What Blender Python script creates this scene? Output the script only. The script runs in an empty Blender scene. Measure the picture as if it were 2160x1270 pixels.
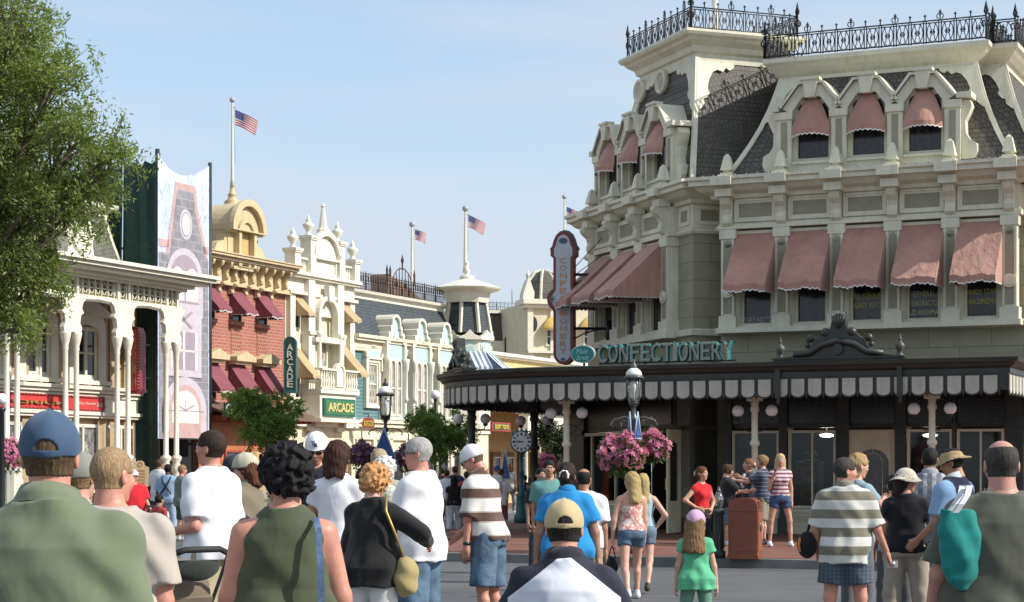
import bpy, math, random
import numpy as np
from mathutils import Vector, Matrix
R=math.radians
random.seed(7); RNG=np.random.RandomState(5)
HC=1.58; F=4120.0; CX=1080.0; HY=990.0     # eye height, focal length, picture centre and horizon of the photograph
sc=bpy.context.scene
COL=sc.collection
# ---------------------------------------------------------------- mesh builder
SPLIT={'panel_infill','hanging_arm','leaded_transoms','print_lights','print_window_bay','print_arch_shade','print_cross','print_roof_edge','print_fan_bars','brick_pilasters','niche_columns','frieze_diamonds','medallion_panels','shop_panels','scaffold_poles','frieze_panels','stretcher','corner_pier','valance_panels','orange_trim','sweet_jars','downpipe'}
REN={'valance_panels':'valance_panel','leaded_transoms':'leaded_transom','brick_pilasters':'brick_pilaster','niche_columns':'niche_column','frieze_diamonds':'frieze_diamond','medallion_panels':'medallion_panel','shop_panels':'shop_panel','scaffold_poles':'scaffold_pole','frieze_panels':'frieze_panel','sweet_jars':'sweet_jar','print_lights':'print_light','print_fan_bars':'print_fan_bar'}
class MB:
    def __init__(s): s.v=[]; s.f=[]; s.M=None; s.sm=[]; s.smooth=False
    def add(s,vs,fs):
        b=len(s.v)
        if s.M is not None: vs=[tuple(s.M@Vector(p)) for p in vs]
        s.v+=[tuple(p) for p in vs]; s.f+=[tuple(i+b for i in f) for f in fs]; s.sm+=[s.smooth]*len(fs)
        return s
    def box(s,x0,x1,y0,y1,z0,z1):
        if x0>x1:x0,x1=x1,x0
        if y0>y1:y0,y1=y1,y0
        if z0>z1:z0,z1=z1,z0
        return s.add([(x0,y0,z0),(x1,y0,z0),(x1,y1,z0),(x0,y1,z0),(x0,y0,z1),(x1,y0,z1),(x1,y1,z1),(x0,y1,z1)],
            [(0,3,2,1),(4,5,6,7),(0,1,5,4),(1,2,6,5),(2,3,7,6),(3,0,4,7)])
    def prism(s,poly,y0,y1):            # outline in x,z pushed through y
        n=len(poly)
        a=sum(poly[i][0]*poly[(i+1)%n][1]-poly[(i+1)%n][0]*poly[i][1] for i in range(n))
        if a<0: poly=poly[::-1]
        if y0>y1:y0,y1=y1,y0
        vs=[(p[0],y0,p[1]) for p in poly]+[(p[0],y1,p[1]) for p in poly]
        fs=[tuple(range(n)),tuple(range(2*n-1,n-1,-1))]+[(i,i+n,(i+1)%n+n,(i+1)%n) for i in range(n)]
        return s.add(vs,fs)
    def prismx(s,poly,x0,x1):           # outline in y,z pushed along x
        n=len(poly)
        vs=[(x0,p[0],p[1]) for p in poly]+[(x1,p[0],p[1]) for p in poly]
        return s.add(vs,[tuple(range(n-1,-1,-1)),tuple(range(n,2*n))]+[(i,(i+1)%n,(i+1)%n+n,i+n) for i in range(n)])
    def prismz(s,poly,z0,z1):
        n=len(poly)
        vs=[(p[0],p[1],z0) for p in poly]+[(p[0],p[1],z1) for p in poly]
        return s.add(vs,[tuple(range(n-1,-1,-1)),tuple(range(n,2*n))]+[(i,(i+1)%n,(i+1)%n+n,i+n) for i in range(n)])
    def ring(s,outer,inner,y0,y1):      # frame between two outlines of equal count (x,z)
        n=len(outer)
        vs=[(p[0],y0,p[1]) for p in outer]+[(p[0],y0,p[1]) for p in inner]+[(p[0],y1,p[1]) for p in outer]+[(p[0],y1,p[1]) for p in inner]
        fs=[]
        for i in range(n):
            j=(i+1)%n
            fs+=[(i,j,n+j,n+i),(2*n+i,3*n+i,3*n+j,2*n+j),(i,2*n+i,2*n+j,j),(n+i,n+j,3*n+j,3*n+i)]
        return s.add(vs,fs)
    def rframe(s,x0,x1,z0,z1,t,y0,y1):
        return s.ring([(x0,z0),(x1,z0),(x1,z1),(x0,z1)],[(x0+t,z0+t),(x1-t,z0+t),(x1-t,z1-t),(x0+t,z1-t)],y0,y1)
    def lathe(s,cx,cy,prof,seg=12,smooth=True,z0=0,k=1.0):
        vs=[];fs=[];n=len(prof)
        for r,z in prof:
            for i in range(seg):
                a=2*math.pi*i/seg; vs.append((cx+r*k*math.cos(a),cy+r*k*math.sin(a),z0+z*k))
        for j in range(n-1):
            for i in range(seg):
                i2=(i+1)%seg; fs.append((j*seg+i,j*seg+i2,(j+1)*seg+i2,(j+1)*seg+i))
        fs.append(tuple(range(seg-1,-1,-1))); fs.append(tuple((n-1)*seg+i for i in range(seg)))
        o=s.smooth; s.smooth=smooth; s.add(vs,fs); s.smooth=o; return s
    def tube(s,pts,r,seg=6,smooth=True):
        pts=[Vector(p) for p in pts]; n=len(pts)
        rs=r if isinstance(r,(list,tuple)) else [r]*n
        vs=[];fs=[]; up=None
        for i,p in enumerate(pts):
            d=(pts[min(i+1,n-1)]-pts[max(i-1,0)])
            d=d.normalized() if d.length>1e-9 else Vector((0,0,1))
            if up is None: up=Vector((0,0,1)) if abs(d.z)<.9 else Vector((1,0,0))
            a=d.cross(up); a=a.normalized() if a.length>1e-6 else Vector((1,0,0)); b=a.cross(d).normalized(); up=b
            for k in range(seg):
                t=2*math.pi*k/seg; vs.append(p+a*(rs[i]*math.cos(t))+b*(rs[i]*math.sin(t)))
        for i in range(n-1):
            for k in range(seg):
                k2=(k+1)%seg; fs.append((i*seg+k,i*seg+k2,(i+1)*seg+k2,(i+1)*seg+k))
        fs.append(tuple(range(seg-1,-1,-1))); fs.append(tuple((n-1)*seg+k for k in range(seg)))
        o=s.smooth; s.smooth=smooth; s.add(vs,fs); s.smooth=o; return s
    def bar(s,p,q,w,h=None):            # square bar
        return s.tube([p,q],w*.7071,4,False)
    def ball(s,c,r,seg=12,rings=8,sz=None):
        sx,sy,szz=(r,r,r) if sz is None else sz
        vs=[];fs=[]
        for j in range(rings+1):
            t=math.pi*j/rings
            for i in range(seg):
                a=2*math.pi*i/seg; vs.append((c[0]+sx*math.sin(t)*math.cos(a),c[1]+sy*math.sin(t)*math.sin(a),c[2]-szz*math.cos(t)))
        for j in range(rings):
            for i in range(seg):
                i2=(i+1)%seg; fs.append((j*seg+i,j*seg+i2,(j+1)*seg+i2,(j+1)*seg+i))
        o=s.smooth; s.smooth=True; s.add(vs,fs); s.smooth=o; return s
    def disc(s,c,r,y0,y1,seg=24,rz=None):
        rz=rz or r
        return s.prism([(c[0]+r*math.cos(2*math.pi*i/seg),c[1]+rz*math.sin(2*math.pi*i/seg)) for i in range(seg)],y0,y1)
    def sweep(s,path,prof,closed=False,cap=True):
        """profile (out,z) swept along a plan path; outward = right of travel, mitred"""
        n=len(path); m=len(prof); vs=[]; fs=[]
        P=[Vector(p) for p in path]
        for i in range(n):
            if closed or 0<i<n-1:
                d0=(P[i]-P[i-1]).normalized(); d1=(P[(i+1)%n]-P[i]).normalized()
            else:
                d0=d1=((P[1]-P[0]) if i==0 else (P[-1]-P[-2])).normalized()
            n0=Vector((d0.y,-d0.x)); n1=Vector((d1.y,-d1.x)); b=(n0+n1)
            b=b/max(1e-6,b.length); k=1/max(.3,b.dot(n0))
            for o,z in prof:
                q=P[i]+b*(o*k); vs.append((q.x,q.y,z))
        for i in range(n if closed else n-1):
            a=i*m; c=((i+1)%n)*m
            for j in range(m-1): fs.append((a+j,c+j,c+j+1,a+j+1))
        if cap and not closed:
            fs.append(tuple(range(m))[::-1]); fs.append(tuple((n-1)*m+j for j in range(m)))
        return s.add(vs,fs)
    def text(s,txt,x0,x1,z0,z1,y0,depth=.02,bold=0.0,shear=0.0):
        cu=bpy.data.curves.new('t','FONT'); cu.body=txt; cu.size=1; cu.extrude=.05; cu.offset=bold; cu.shear=shear
        o=bpy.data.objects.new('t',cu); COL.objects.link(o); dg=bpy.context.evaluated_depsgraph_get(); dg.update()
        me=bpy.data.meshes.new_from_object(o.evaluated_get(dg))
        V=[v.co.copy() for v in me.vertices]; Fs=[tuple(p.vertices) for p in me.polygons]
        bpy.data.objects.remove(o); bpy.data.curves.remove(cu); bpy.data.meshes.remove(me)
        if not V: return s
        ax=min(v.x for v in V);bx=max(v.x for v in V);az=min(v.y for v in V);bz=max(v.y for v in V)
        kx=(x1-x0)/max(1e-6,bx-ax);kz=(z1-z0)/max(1e-6,bz-az)
        s.add([(x0+(v.x-ax)*kx, y0-(v.z+.05)/.1*depth, z0+(v.y-az)*kz) for v in V],Fs); return s
    def islands(s):
        par=list(range(len(s.v)))
        def fd(a):
            while par[a]!=a: par[a]=par[par[a]]; a=par[a]
            return a
        for f in s.f:
            r=fd(f[0])
            for q in f[1:]: par[fd(q)]=r
        g={}
        for f,sm in zip(s.f,s.sm): g.setdefault(fd(f[0]),[]).append((f,sm))
        out=[]
        for fs in g.values():
            m=MB(); ids={}
            for f,sm in fs:
                for q in f:
                    if q not in ids: ids[q]=len(m.v); m.v.append(s.v[q])
                m.f.append(tuple(ids[q] for q in f)); m.sm.append(sm)
            out.append(m)
        return out
    def build(s,name,mat,parent=None,M=None,loc=None):
        if name in SPLIT:
            isl=s.islands()
            if 1<len(isl)<=90:
                r=[m.build(' '+name,mat,parent,M,loc) for m in isl]
                return r[0]
        name=name.strip(); name=REN.get(name,name)
        me=bpy.data.meshes.new(name); me.from_pydata(s.v,[],s.f); 
        if any(s.sm): me.polygons.foreach_set('use_smooth',s.sm)
        me.update(); 
        if mat: me.materials.append(mat)
        o=bpy.data.objects.new(name,me); COL.objects.link(o)
        if parent: o.parent=parent
        if M is not None: o.matrix_local=M
        if loc is not None: o.location=loc
        return o
def tag(o,label=None,cat=None,group=None,kind=None):
    if label:o['label']=label
    if cat:o['category']=cat
    if group:o['group']=group
    if kind:o['kind']=kind
    return o
def thing(name,label,cat,loc=(0,0,0),rz=0,group=None):
    o=bpy.data.objects.new(name,None); COL.objects.link(o); o.location=loc; o.rotation_euler=(0,0,rz); o.empty_display_size=.2
    return tag(o,label,cat,group)
def copy_tree(o,parent=None):
    c=o.copy(); COL.objects.link(c)
    if parent:
        c.parent=parent; c.matrix_parent_inverse=o.matrix_parent_inverse.copy()
    for ch in list(o.children): copy_tree(ch,c)
    return c
# ---------------------------------------------------------------- facade frames
class Fac:
    """plan frame: x to the right as seen from outside, y into the building"""
    def __init__(s,ox,oy,ang):
        s.o=(ox,oy); s.a=R(ang); s.ax=(math.cos(s.a),math.sin(s.a)); s.ay=(-math.sin(s.a),math.cos(s.a))
    def xY(s,px,n=0):
        k=(px-CX)/F; ox=s.o[0]+n*s.ay[0]; oy=s.o[1]+n*s.ay[1]
        t=(k*oy-ox)/(s.ax[0]-k*s.ax[1]); return t,oy+t*s.ax[1]
    def x(s,px,n=0): return s.xY(px,n)[0]
    def z(s,px,py,n=0): return HC+(HY-py)*s.xY(px,n)[1]/F
    def p(s,px,py,n=0):
        t,Y=s.xY(px,n); return (t,HC+(HY-py)*Y/F)
    def w(s,x,y): return (s.o[0]+x*s.ax[0]+y*s.ay[0], s.o[1]+x*s.ax[1]+y*s.ay[1])
    def loc(s,wx,wy):
        dx,dy=wx-s.o[0],wy-s.o[1]; return dx*s.ax[0]+dy*s.ax[1],dx*s.ay[0]+dy*s.ay[1]
def at(px,Y,py=None,z=None):
    """world point for a pixel at depth Y"""
    return Vector(((px-CX)/F*Y,Y,z if z is not None else HC+(HY-py)*Y/F))
# ---------------------------------------------------------------- materials
def _nt(name):
    m=bpy.data.materials.new(name); m.use_nodes=True; nt=m.node_tree; return m,nt,nt.nodes['Principled BSDF']
def N(nt,t,**k):
    n=nt.nodes.new(t)
    for a,b in k.items():
        if a in ('inputs',):
            for i,v in b.items(): n.inputs[i].default_value=v
        else: setattr(n,a,b)
    return n
def c4(c): return (c[0],c[1],c[2],1)
def objco(nt,scale=(1,1,1),swap=False):
    tc=N(nt,'ShaderNodeTexCoord'); out=tc.outputs['Object']
    if swap:      # facade patterns: x across, z up
        sp=N(nt,'ShaderNodeSeparateXYZ'); cb=N(nt,'ShaderNodeCombineXYZ'); nt.links.new(out,sp.inputs[0])
        ad=N(nt,'ShaderNodeMath',operation='ADD'); nt.links.new(sp.outputs[0],ad.inputs[0]); nt.links.new(sp.outputs[1],ad.inputs[1])
        nt.links.new(ad.outputs[0],cb.inputs[0]); nt.links.new(sp.outputs[2],cb.inputs[1]); out=cb.outputs[0]
    mp=N(nt,'ShaderNodeMapping'); mp.inputs['Scale'].default_value=scale; nt.links.new(out,mp.inputs[0]); return mp.outputs[0]
def mixc(nt,fac,a,b,mode='MIX'):
    m=N(nt,'ShaderNodeMix',data_type='RGBA',blend_type=mode)
    if isinstance(fac,(int,float)): m.inputs[0].default_value=fac
    else: nt.links.new(fac,m.inputs[0])
    for i,v in ((6,a),(7,b)):
        if isinstance(v,(tuple,list)): m.inputs[i].default_value=c4(v)
        else: nt.links.new(v,m.inputs[i])
    return m.outputs[2]
def noise(nt,co,scale,detail=3,rough=.55,dist=0):
    n=N(nt,'ShaderNodeTexNoise'); n.inputs['Scale'].default_value=scale; n.inputs['Detail'].default_value=detail; n.inputs['Roughness'].default_value=rough; n.inputs['Distortion'].default_value=dist
    nt.links.new(co,n.inputs['Vector']); return n.outputs[0]
def ramp(nt,v,a,b,ca=(0,0,0),cb=(1,1,1)):
    r=N(nt,'ShaderNodeValToRGB'); e=r.color_ramp.elements; e[0].position=a; e[1].position=b; e[0].color=c4(ca); e[1].color=c4(cb); nt.links.new(v,r.inputs[0]); return r.outputs[0]
def bump(nt,bs,h,strength=.3,dist=.02):
    b=N(nt,'ShaderNodeBump'); b.inputs['Strength'].default_value=strength; b.inputs['Distance'].default_value=dist
    nt.links.new(h,b.inputs['Height']); nt.links.new(b.outputs[0],bs.inputs['Normal']); return b
MATS={}
def mat(name,c,rough=.6,var=.16,scale=3.0,bmp=.0,bscale=30,metal=0,spec=.5,streak=False,sheen=0):
    if name in MATS: return MATS[name]
    m,nt,bs=_nt(name); co=objco(nt)
    n1=noise(nt,co,scale,5,.6)
    dark=tuple(v*(1-var) for v in c); light=tuple(min(1,v*(1+var*.6)) for v in c)
    col=mixc(nt,ramp(nt,n1,.3,.7),dark,light)
    if streak:     # weather streaks running down the paint
        co2=objco(nt,(9,9,.7)); n2=noise(nt,co2,1.0,4,.6); col=mixc(nt,ramp(nt,n2,.48,.75,(0,0,0),(.36,.36,.36)),col,tuple(v*.55 for v in c))
    nt.links.new(col,bs.inputs['Base Color']); bs.inputs['Roughness'].default_value=rough; bs.inputs['Metallic'].default_value=metal
    bs.inputs['Specular IOR Level'].default_value=spec
    if sheen: bs.inputs['Sheen Weight'].default_value=sheen
    if bmp: bump(nt,bs,noise(nt,co,bscale,4),bmp,.01)
    MATS[name]=m; return m
def brickmat(name,c1,c2,mortar,bw=.2,bh=.066,ms=.012,offset=.5,var=.2,bmp=.4,rough=.8):
    if name in MATS: return MATS[name]
    m,nt,bs=_nt(name); co=objco(nt,swap=True)
    b=N(nt,'ShaderNodeTexBrick'); b.offset=offset
    b.inputs['Scale'].default_value=1; b.inputs['Brick Width'].default_value=bw; b.inputs['Row Height'].default_value=bh; b.inputs['Mortar Size'].default_value=ms
    b.inputs['Color1'].default_value=c4(c1); b.inputs['Color2'].default_value=c4(c2); b.inputs['Mortar'].default_value=c4(mortar); b.inputs['Bias'].default_value=0
    nt.links.new(co,b.inputs['Vector'])
    n=noise(nt,objco(nt),2.2,5,.6); col=mixc(nt,ramp(nt,n,.3,.75,(1-var,)*3,(1+var*.3,)*3),b.outputs[0],b.outputs[0])
    col=mixc(nt,1.0,b.outputs[0],ramp(nt,n,.3,.75,(1-var,)*3,(1,1,1)),'MULTIPLY')
    nt.links.new(col,bs.inputs['Base Color']); bs.inputs['Roughness'].default_value=rough
    inv=N(nt,'ShaderNodeMath',operation='SUBTRACT'); inv.inputs[0].default_value=1; nt.links.new(b.outputs['Fac'],inv.inputs[1])
    bump(nt,bs,inv.outputs[0],bmp,.012)
    MATS[name]=m; return m
def slatemat(name,c,bw=.16,bh=.11,var=.35):
    """slate courses with bands laid as diamonds"""
    if name in MATS: return MATS[name]
    m,nt,bs=_nt(name); co=objco(nt,swap=True)
    def br(vec,w,h):
        b=N(nt,'ShaderNodeTexBrick'); b.inputs['Scale'].default_value=1; b.inputs['Brick Width'].default_value=w; b.inputs['Row Height'].default_value=h; b.inputs['Mortar Size'].default_value=.009
        b.inputs['Color1'].default_value=c4(c); b.inputs['Color2'].default_value=c4(tuple(v*.72 for v in c)); b.inputs['Mortar'].default_value=c4(tuple(v*.25 for v in c)); nt.links.new(vec,b.inputs['Vector']); return b
    b1=br(co,bw,bh)
    rot=N(nt,'ShaderNodeMapping'); rot.inputs['Rotation'].default_value=(0,0,R(52)); nt.links.new(co,rot.inputs[0]); b2=br(rot.outputs[0],bw*.8,bw*.8)
    sp=N(nt,'ShaderNodeSeparateXYZ'); nt.links.new(co,sp.inputs[0])
    md=N(nt,'ShaderNodeMath',operation='PINGPONG'); md.inputs[1].default_value=.62; nt.links.new(sp.outputs[1],md.inputs[0])
    gt=N(nt,'ShaderNodeMath',operation='GREATER_THAN'); gt.inputs[1].default_value=.31; nt.links.new(md.outputs[0],gt.inputs[0])
    col=mixc(nt,gt.outputs[0],b1.outputs[0],b2.outputs[0])
    n=noise(nt,objco(nt),5,5,.65); col=mixc(nt,1.0,col,ramp(nt,n,.3,.75,(1-var,)*3,(1.0,)*3),'MULTIPLY')
    nt.links.new(col,bs.inputs['Base Color']); bs.inputs['Roughness'].default_value=.62
    fc=N(nt,'ShaderNodeMix',data_type='FLOAT'); nt.links.new(gt.outputs[0],fc.inputs[0]); nt.links.new(b1.outputs['Fac'],fc.inputs[2]); nt.links.new(b2.outputs['Fac'],fc.inputs[3])
    inv=N(nt,'ShaderNodeMath',operation='SUBTRACT'); inv.inputs[0].default_value=1; nt.links.new(fc.outputs[0],inv.inputs[1])
    bump(nt,bs,inv.outputs[0],.7,.02); MATS[name]=m; return m
def stripemat(name,cols,period,axis=2,rough=.85,sheen=.2,offset=0,bmp=.12):
    """cols: list of (end position 0..1, colour)"""
    if name in MATS: return MATS[name]
    m,nt,bs=_nt(name); tc=N(nt,'ShaderNodeTexCoord'); sp=N(nt,'ShaderNodeSeparateXYZ'); nt.links.new(tc.outputs['Object'],sp.inputs[0])
    a=N(nt,'ShaderNodeMath',operation='MULTIPLY_ADD'); a.inputs[1].default_value=1/period; a.inputs[2].default_value=50+offset; nt.links.new(sp.outputs[axis],a.inputs[0])
    fr=N(nt,'ShaderNodeMath',operation='FRACT'); nt.links.new(a.outputs[0],fr.inputs[0])
    r=N(nt,'ShaderNodeValToRGB'); r.color_ramp.interpolation='CONSTANT'; e=r.color_ramp.elements
    e[0].position=0; e[0].color=c4(cols[0][1]); e[1].position=cols[0][0]; e[1].color=c4(cols[1][1])
    for i in range(1,len(cols)-1):
        k=e.new(cols[i][0]); k.color=c4(cols[i+1][1])
    nt.links.new(fr.outputs[0],r.inputs[0])
    n=noise(nt,objco(nt),9,3); col=mixc(nt,1.0,r.outputs[0],ramp(nt,n,.3,.75,(.8,)*3,(1,)*3),'MULTIPLY')
    nt.links.new(col,bs.inputs['Base Color']); bs.inputs['Roughness'].default_value=rough; bs.inputs['Sheen Weight'].default_value=sheen
    if bmp: bump(nt,bs,noise(nt,objco(nt),14,4,.5,1.2),bmp,.02)
    MATS[name]=m; return m
def glassmat(name,c=(.02,.025,.03),rough=.06):
    if name in MATS: return MATS[name]
    m,nt,bs=_nt(name); co=objco(nt)
    nt.links.new(mixc(nt,ramp(nt,noise(nt,co,1.7,3),.35,.65),tuple(v*.6 for v in c),tuple(v*1.5 for v in c)),bs.inputs['Base Color'])
    bs.inputs['Roughness'].default_value=rough; bs.inputs['Specular IOR Level'].default_value=.6
    bump(nt,bs,noise(nt,co,1.2,2),.06,.05); MATS[name]=m; return m
def lacemat(name,c=(.05,.05,.055),d=(.013,.014,.018),scale=16):
    """dark pane with lace curtain close behind"""
    if name in MATS: return MATS[name]
    m,nt,bs=_nt(name); v=noise(nt,objco(nt),scale,4,.7,.6)
    w=noise(nt,objco(nt,(14,14,.4)),1.0,2)
    col=mixc(nt,ramp(nt,v,.42,.62),d,c); col=mixc(nt,ramp(nt,w,.4,.6,(0,)*3,(.5,)*3),col,d)
    nt.links.new(col,bs.inputs['Base Color']); bs.inputs['Roughness'].default_value=.12; MATS[name]=m; return m
def clearglass(name,tint=(.9,.95,.95),refl=.12):
    if name in MATS: return MATS[name]
    m=bpy.data.materials.new(name); m.use_nodes=True; nt=m.node_tree; nt.nodes.clear()
    o=N(nt,'ShaderNodeOutputMaterial'); t=N(nt,'ShaderNodeBsdfTransparent'); t.inputs[0].default_value=c4(tint); g=N(nt,'ShaderNodeBsdfGlossy'); g.inputs['Roughness'].default_value=.05
    lw=N(nt,'ShaderNodeLayerWeight'); lw.inputs[0].default_value=.12; ad=N(nt,'ShaderNodeMath',operation='ADD',use_clamp=True); ad.inputs[1].default_value=refl; nt.links.new(lw.outputs[0],ad.inputs[0])
    mx=N(nt,'ShaderNodeMixShader'); nt.links.new(ad.outputs[0],mx.inputs[0]); nt.links.new(t.outputs[0],mx.inputs[1]); nt.links.new(g.outputs[0],mx.inputs[2]); nt.links.new(mx.outputs[0],o.inputs[0]); MATS[name]=m; return m
def foliagemat(name,c1,c2,trans=.35):
    if name in MATS: return MATS[name]
    m=bpy.data.materials.new(name); m.use_nodes=True; nt=m.node_tree; bs=nt.nodes['Principled BSDF']; o=nt.nodes['Material Output']
    gi=N(nt,'ShaderNodeNewGeometry'); col=mixc(nt,gi.outputs['Random Per Island'],c1,c2)
    n=noise(nt,objco(nt),1.6,3); col=mixc(nt,ramp(nt,n,.35,.65,(0,)*3,(.6,)*3),col,tuple(v*.6 for v in c1))
    nt.links.new(col,bs.inputs['Base Color']); bs.inputs['Roughness'].default_value=.5
    t=N(nt,'ShaderNodeBsdfTranslucent'); nt.links.new(mixc(nt,1.0,col,(1.0,1.0,.6),'MULTIPLY'),t.inputs[0])
    mx=N(nt,'ShaderNodeMixShader'); mx.inputs[0].default_value=trans; nt.links.new(bs.outputs[0],mx.inputs[1]); nt.links.new(t.outputs[0],mx.inputs[2]); nt.links.new(mx.outputs[0],o.inputs[0]); MATS[name]=m; return m
# ---------------------------------------------------------------- camera, sky, sun
cd=bpy.data.cameras.new('camera'); cam=bpy.data.objects.new('camera',cd); COL.objects.link(cam)
cam.location=(0,0,HC); cam.rotation_euler=(R(90),0,0); cd.lens=36*F/2160; cd.shift_y=(HY-635)/2160; cd.clip_end=3000; sc.camera=cam
SUN_EL=37.0; SUNH=Vector((.955,-.296)).normalized()       # towards the sun: from the right, a little behind the camera
w=bpy.data.worlds.new('World'); sc.world=w; w.use_nodes=True; nt=w.node_tree; bg=nt.nodes['Background']
sky=N(nt,'ShaderNodeTexSky'); sky.sky_type='NISHITA'; sky.sun_disc=False; sky.sun_elevation=R(SUN_EL); sky.sun_rotation=math.atan2(SUNH.x,SUNH.y)
sky.air_density=1.0; sky.dust_density=1.6; sky.ozone_density=2.5; sky.altitude=0
tc=N(nt,'ShaderNodeTexCoord'); mp=N(nt,'ShaderNodeMapping'); mp.inputs['Scale'].default_value=(2.2,2.2,16); mp.inputs['Rotation'].default_value=(0,R(3),0); nt.links.new(tc.outputs['Generated'],mp.inputs[0])
cn=noise(nt,mp.outputs[0],1.1,6,.5,.35)
cl=ramp(nt,cn,.36,.62,(0,)*3,(.95,)*3)
skc=mixc(nt,.55,sky.outputs[0],(2.15,2.6,2.95)); skc=mixc(nt,cl,skc,(2.75,3.05,3.5)); nt.links.new(skc,bg.inputs['Color']); bg.inputs['Strength'].default_value=.15
ld=bpy.data.lights.new('sun','SUN'); ld.energy=3.35; ld.angle=R(.53); ld.color=(1,.95,.87)
lo=bpy.data.objects.new('sun',ld); COL.objects.link(lo)
sd=Vector((SUNH.x*math.cos(R(SUN_EL)),SUNH.y*math.cos(R(SUN_EL)),math.sin(R(SUN_EL))))
lo.rotation_euler=sd.to_track_quat('Z','Y').to_euler(); lo.location=sd*200
sc.view_settings.view_transform='Standard'; sc.view_settings.look='None'; sc.view_settings.exposure=0.72; sc.view_settings.gamma=1
sc.render.engine='CYCLES'; sc.cycles.use_denoising=True; sc.cycles.max_bounces=8
# ---------------------------------------------------------------- frames of the place
A=Fac(5.9,43.5,-24.4)           # front of the corner shop
L=Fac(-9.56,62.0,65.6)          # west side of the street
GZ=.15                          # pavement height
# ================================================================ GROUND
asph,ant,abs_=_nt('asphalt'); co=objco(ant)
n1=noise(ant,co,.35,4,.6); n2=noise(ant,co,60,3,.7)
col=mixc(ant,ramp(ant,n1,.3,.7),(.075,.078,.082),(.135,.136,.138)); col=mixc(ant,ramp(ant,n2,.35,.7,(0,)*3,(.5,)*3),col,(.06,.062,.066))
lines=noise(ant,objco(ant,(.25,6,1)),1.0,3); col=mixc(ant,ramp(ant,lines,.55,.75,(0,)*3,(.6,)*3),col,(.05,.052,.057)); cr=ant.nodes.new('ShaderNodeTexVoronoi'); cr.feature='DISTANCE_TO_EDGE'; cr.inputs['Scale'].default_value=.16; ant.links.new(co,cr.inputs['Vector']); col=mixc(ant,ramp(ant,cr.outputs[0],.0,.012,(.7,)*3,(0,)*3),col,(.035,.035,.037))
ant.links.new(col,abs_.inputs['Base Color']); abs_.inputs['Roughness'].default_value=.85; bump(ant,abs_,n2,.3,.01)
g=MB(); g.add([(-700,-60,0),(700,-60,0),(700,1500,0),(-700,1500,0)],[(0,1,2,3)]); tag(g.build('road',asph),kind='structure')
paver=brickmat('red_paver',(.30,.125,.085),(.25,.10,.07),(.16,.09,.07),.3,.15,.012,var=.3,bmp=.2)
pn=paver.node_tree
def arcpts(cx,cy,r,a0,a1,n): return [(cx+r*math.cos(R(a0+(a1-a0)*i/n)),cy+r*math.sin(R(a0+(a1-a0)*i/n))) for i in range(n+1)]
A_M=Matrix.Translation((A.o[0],A.o[1],0))@Matrix.Rotation(A.a,4,'Z')
def kerbed(name,outline,kerb_mat,top_mat,M,kw=.28):
    mb=MB(); P=[Vector(p) for p in outline]; n=len(P); inner=[]
    for i in range(n):
        d0=(P[i]-P[i-1]).normalized(); d1=(P[(i+1)%n]-P[i]).normalized(); b=Vector((-d0.y-d1.y,d0.x+d1.x)).normalized(); inner.append(P[i]+b*kw)
    mb.prismz([tuple(p) for p in outline],-.05,GZ-.004); mb.build(name+'_kerb',kerb_mat,None,M)
    t=MB(); t.add([(p.x,p.y,GZ) for p in inner],[tuple(range(n))]); t.build(name,top_mat,None,M)
kerbm=mat('kerb_concrete',(.17,.17,.165),.85,.3,2,.3,40)
pave_out=arcpts(-4.5,-7.0,5.0,180,270,10)+[(60,-12.0),(60,45),(-9.5,45)]
mb=MB(); mb.prismz([tuple(p) for p in pave_out],-.05,GZ-.006); tag(mb.build('kerb',kerbm,None,A_M),kind='structure')
inn=arcpts(-4.5,-7.0,4.7,180,270,10)+[(59,-11.7),(59,44),(-9.2,44)]
t=MB(); t.add([(x,y,GZ) for x,y in inn],[tuple(range(len(inn)))]); 
# paver pattern in plan: own material in x,y
pm,pnt,pbs=_nt('paving_red'); co=objco(pnt); b=N(pnt,'ShaderNodeTexBrick'); b.inputs['Scale'].default_value=1; b.inputs['Brick Width'].default_value=.3; b.inputs['Row Height'].default_value=.15; b.inputs['Mortar Size'].default_value=.008
b.inputs['Color1'].default_value=(.27,.105,.07,1); b.inputs['Color2'].default_value=(.21,.08,.055,1); b.inputs['Mortar'].default_value=(.17,.10,.08,1); pnt.links.new(co,b.inputs['Vector'])
col=mixc(pnt,1.0,b.outputs[0],ramp(pnt,noise(pnt,co,1.2,5,.65),.3,.75,(.62,)*3,(1,)*3),'MULTIPLY'); pnt.links.new(col,pbs.inputs['Base Color']); pbs.inputs['Roughness'].default_value=.8
tag(t.build('pavement',pm,None,A_M),kind='structure')
L_M=Matrix.Translation((L.o[0],L.o[1],0))@Matrix.Rotation(L.a,4,'Z')
mb=MB(); mb.prismz([(-40,-5.2),(70,-5.2),(70,20),(-40,20)],-.05,GZ-.006); tag(mb.build('kerb',kerbm,None,L_M),kind='structure')
t=MB(); t.add([(-39.7,-4.9,GZ),(69,-4.9,GZ),(69,20,GZ),(-39.7,20,GZ)],[(0,1,2,3)]); tag(t.build('pavement',pm,None,L_M),kind='structure')
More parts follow.
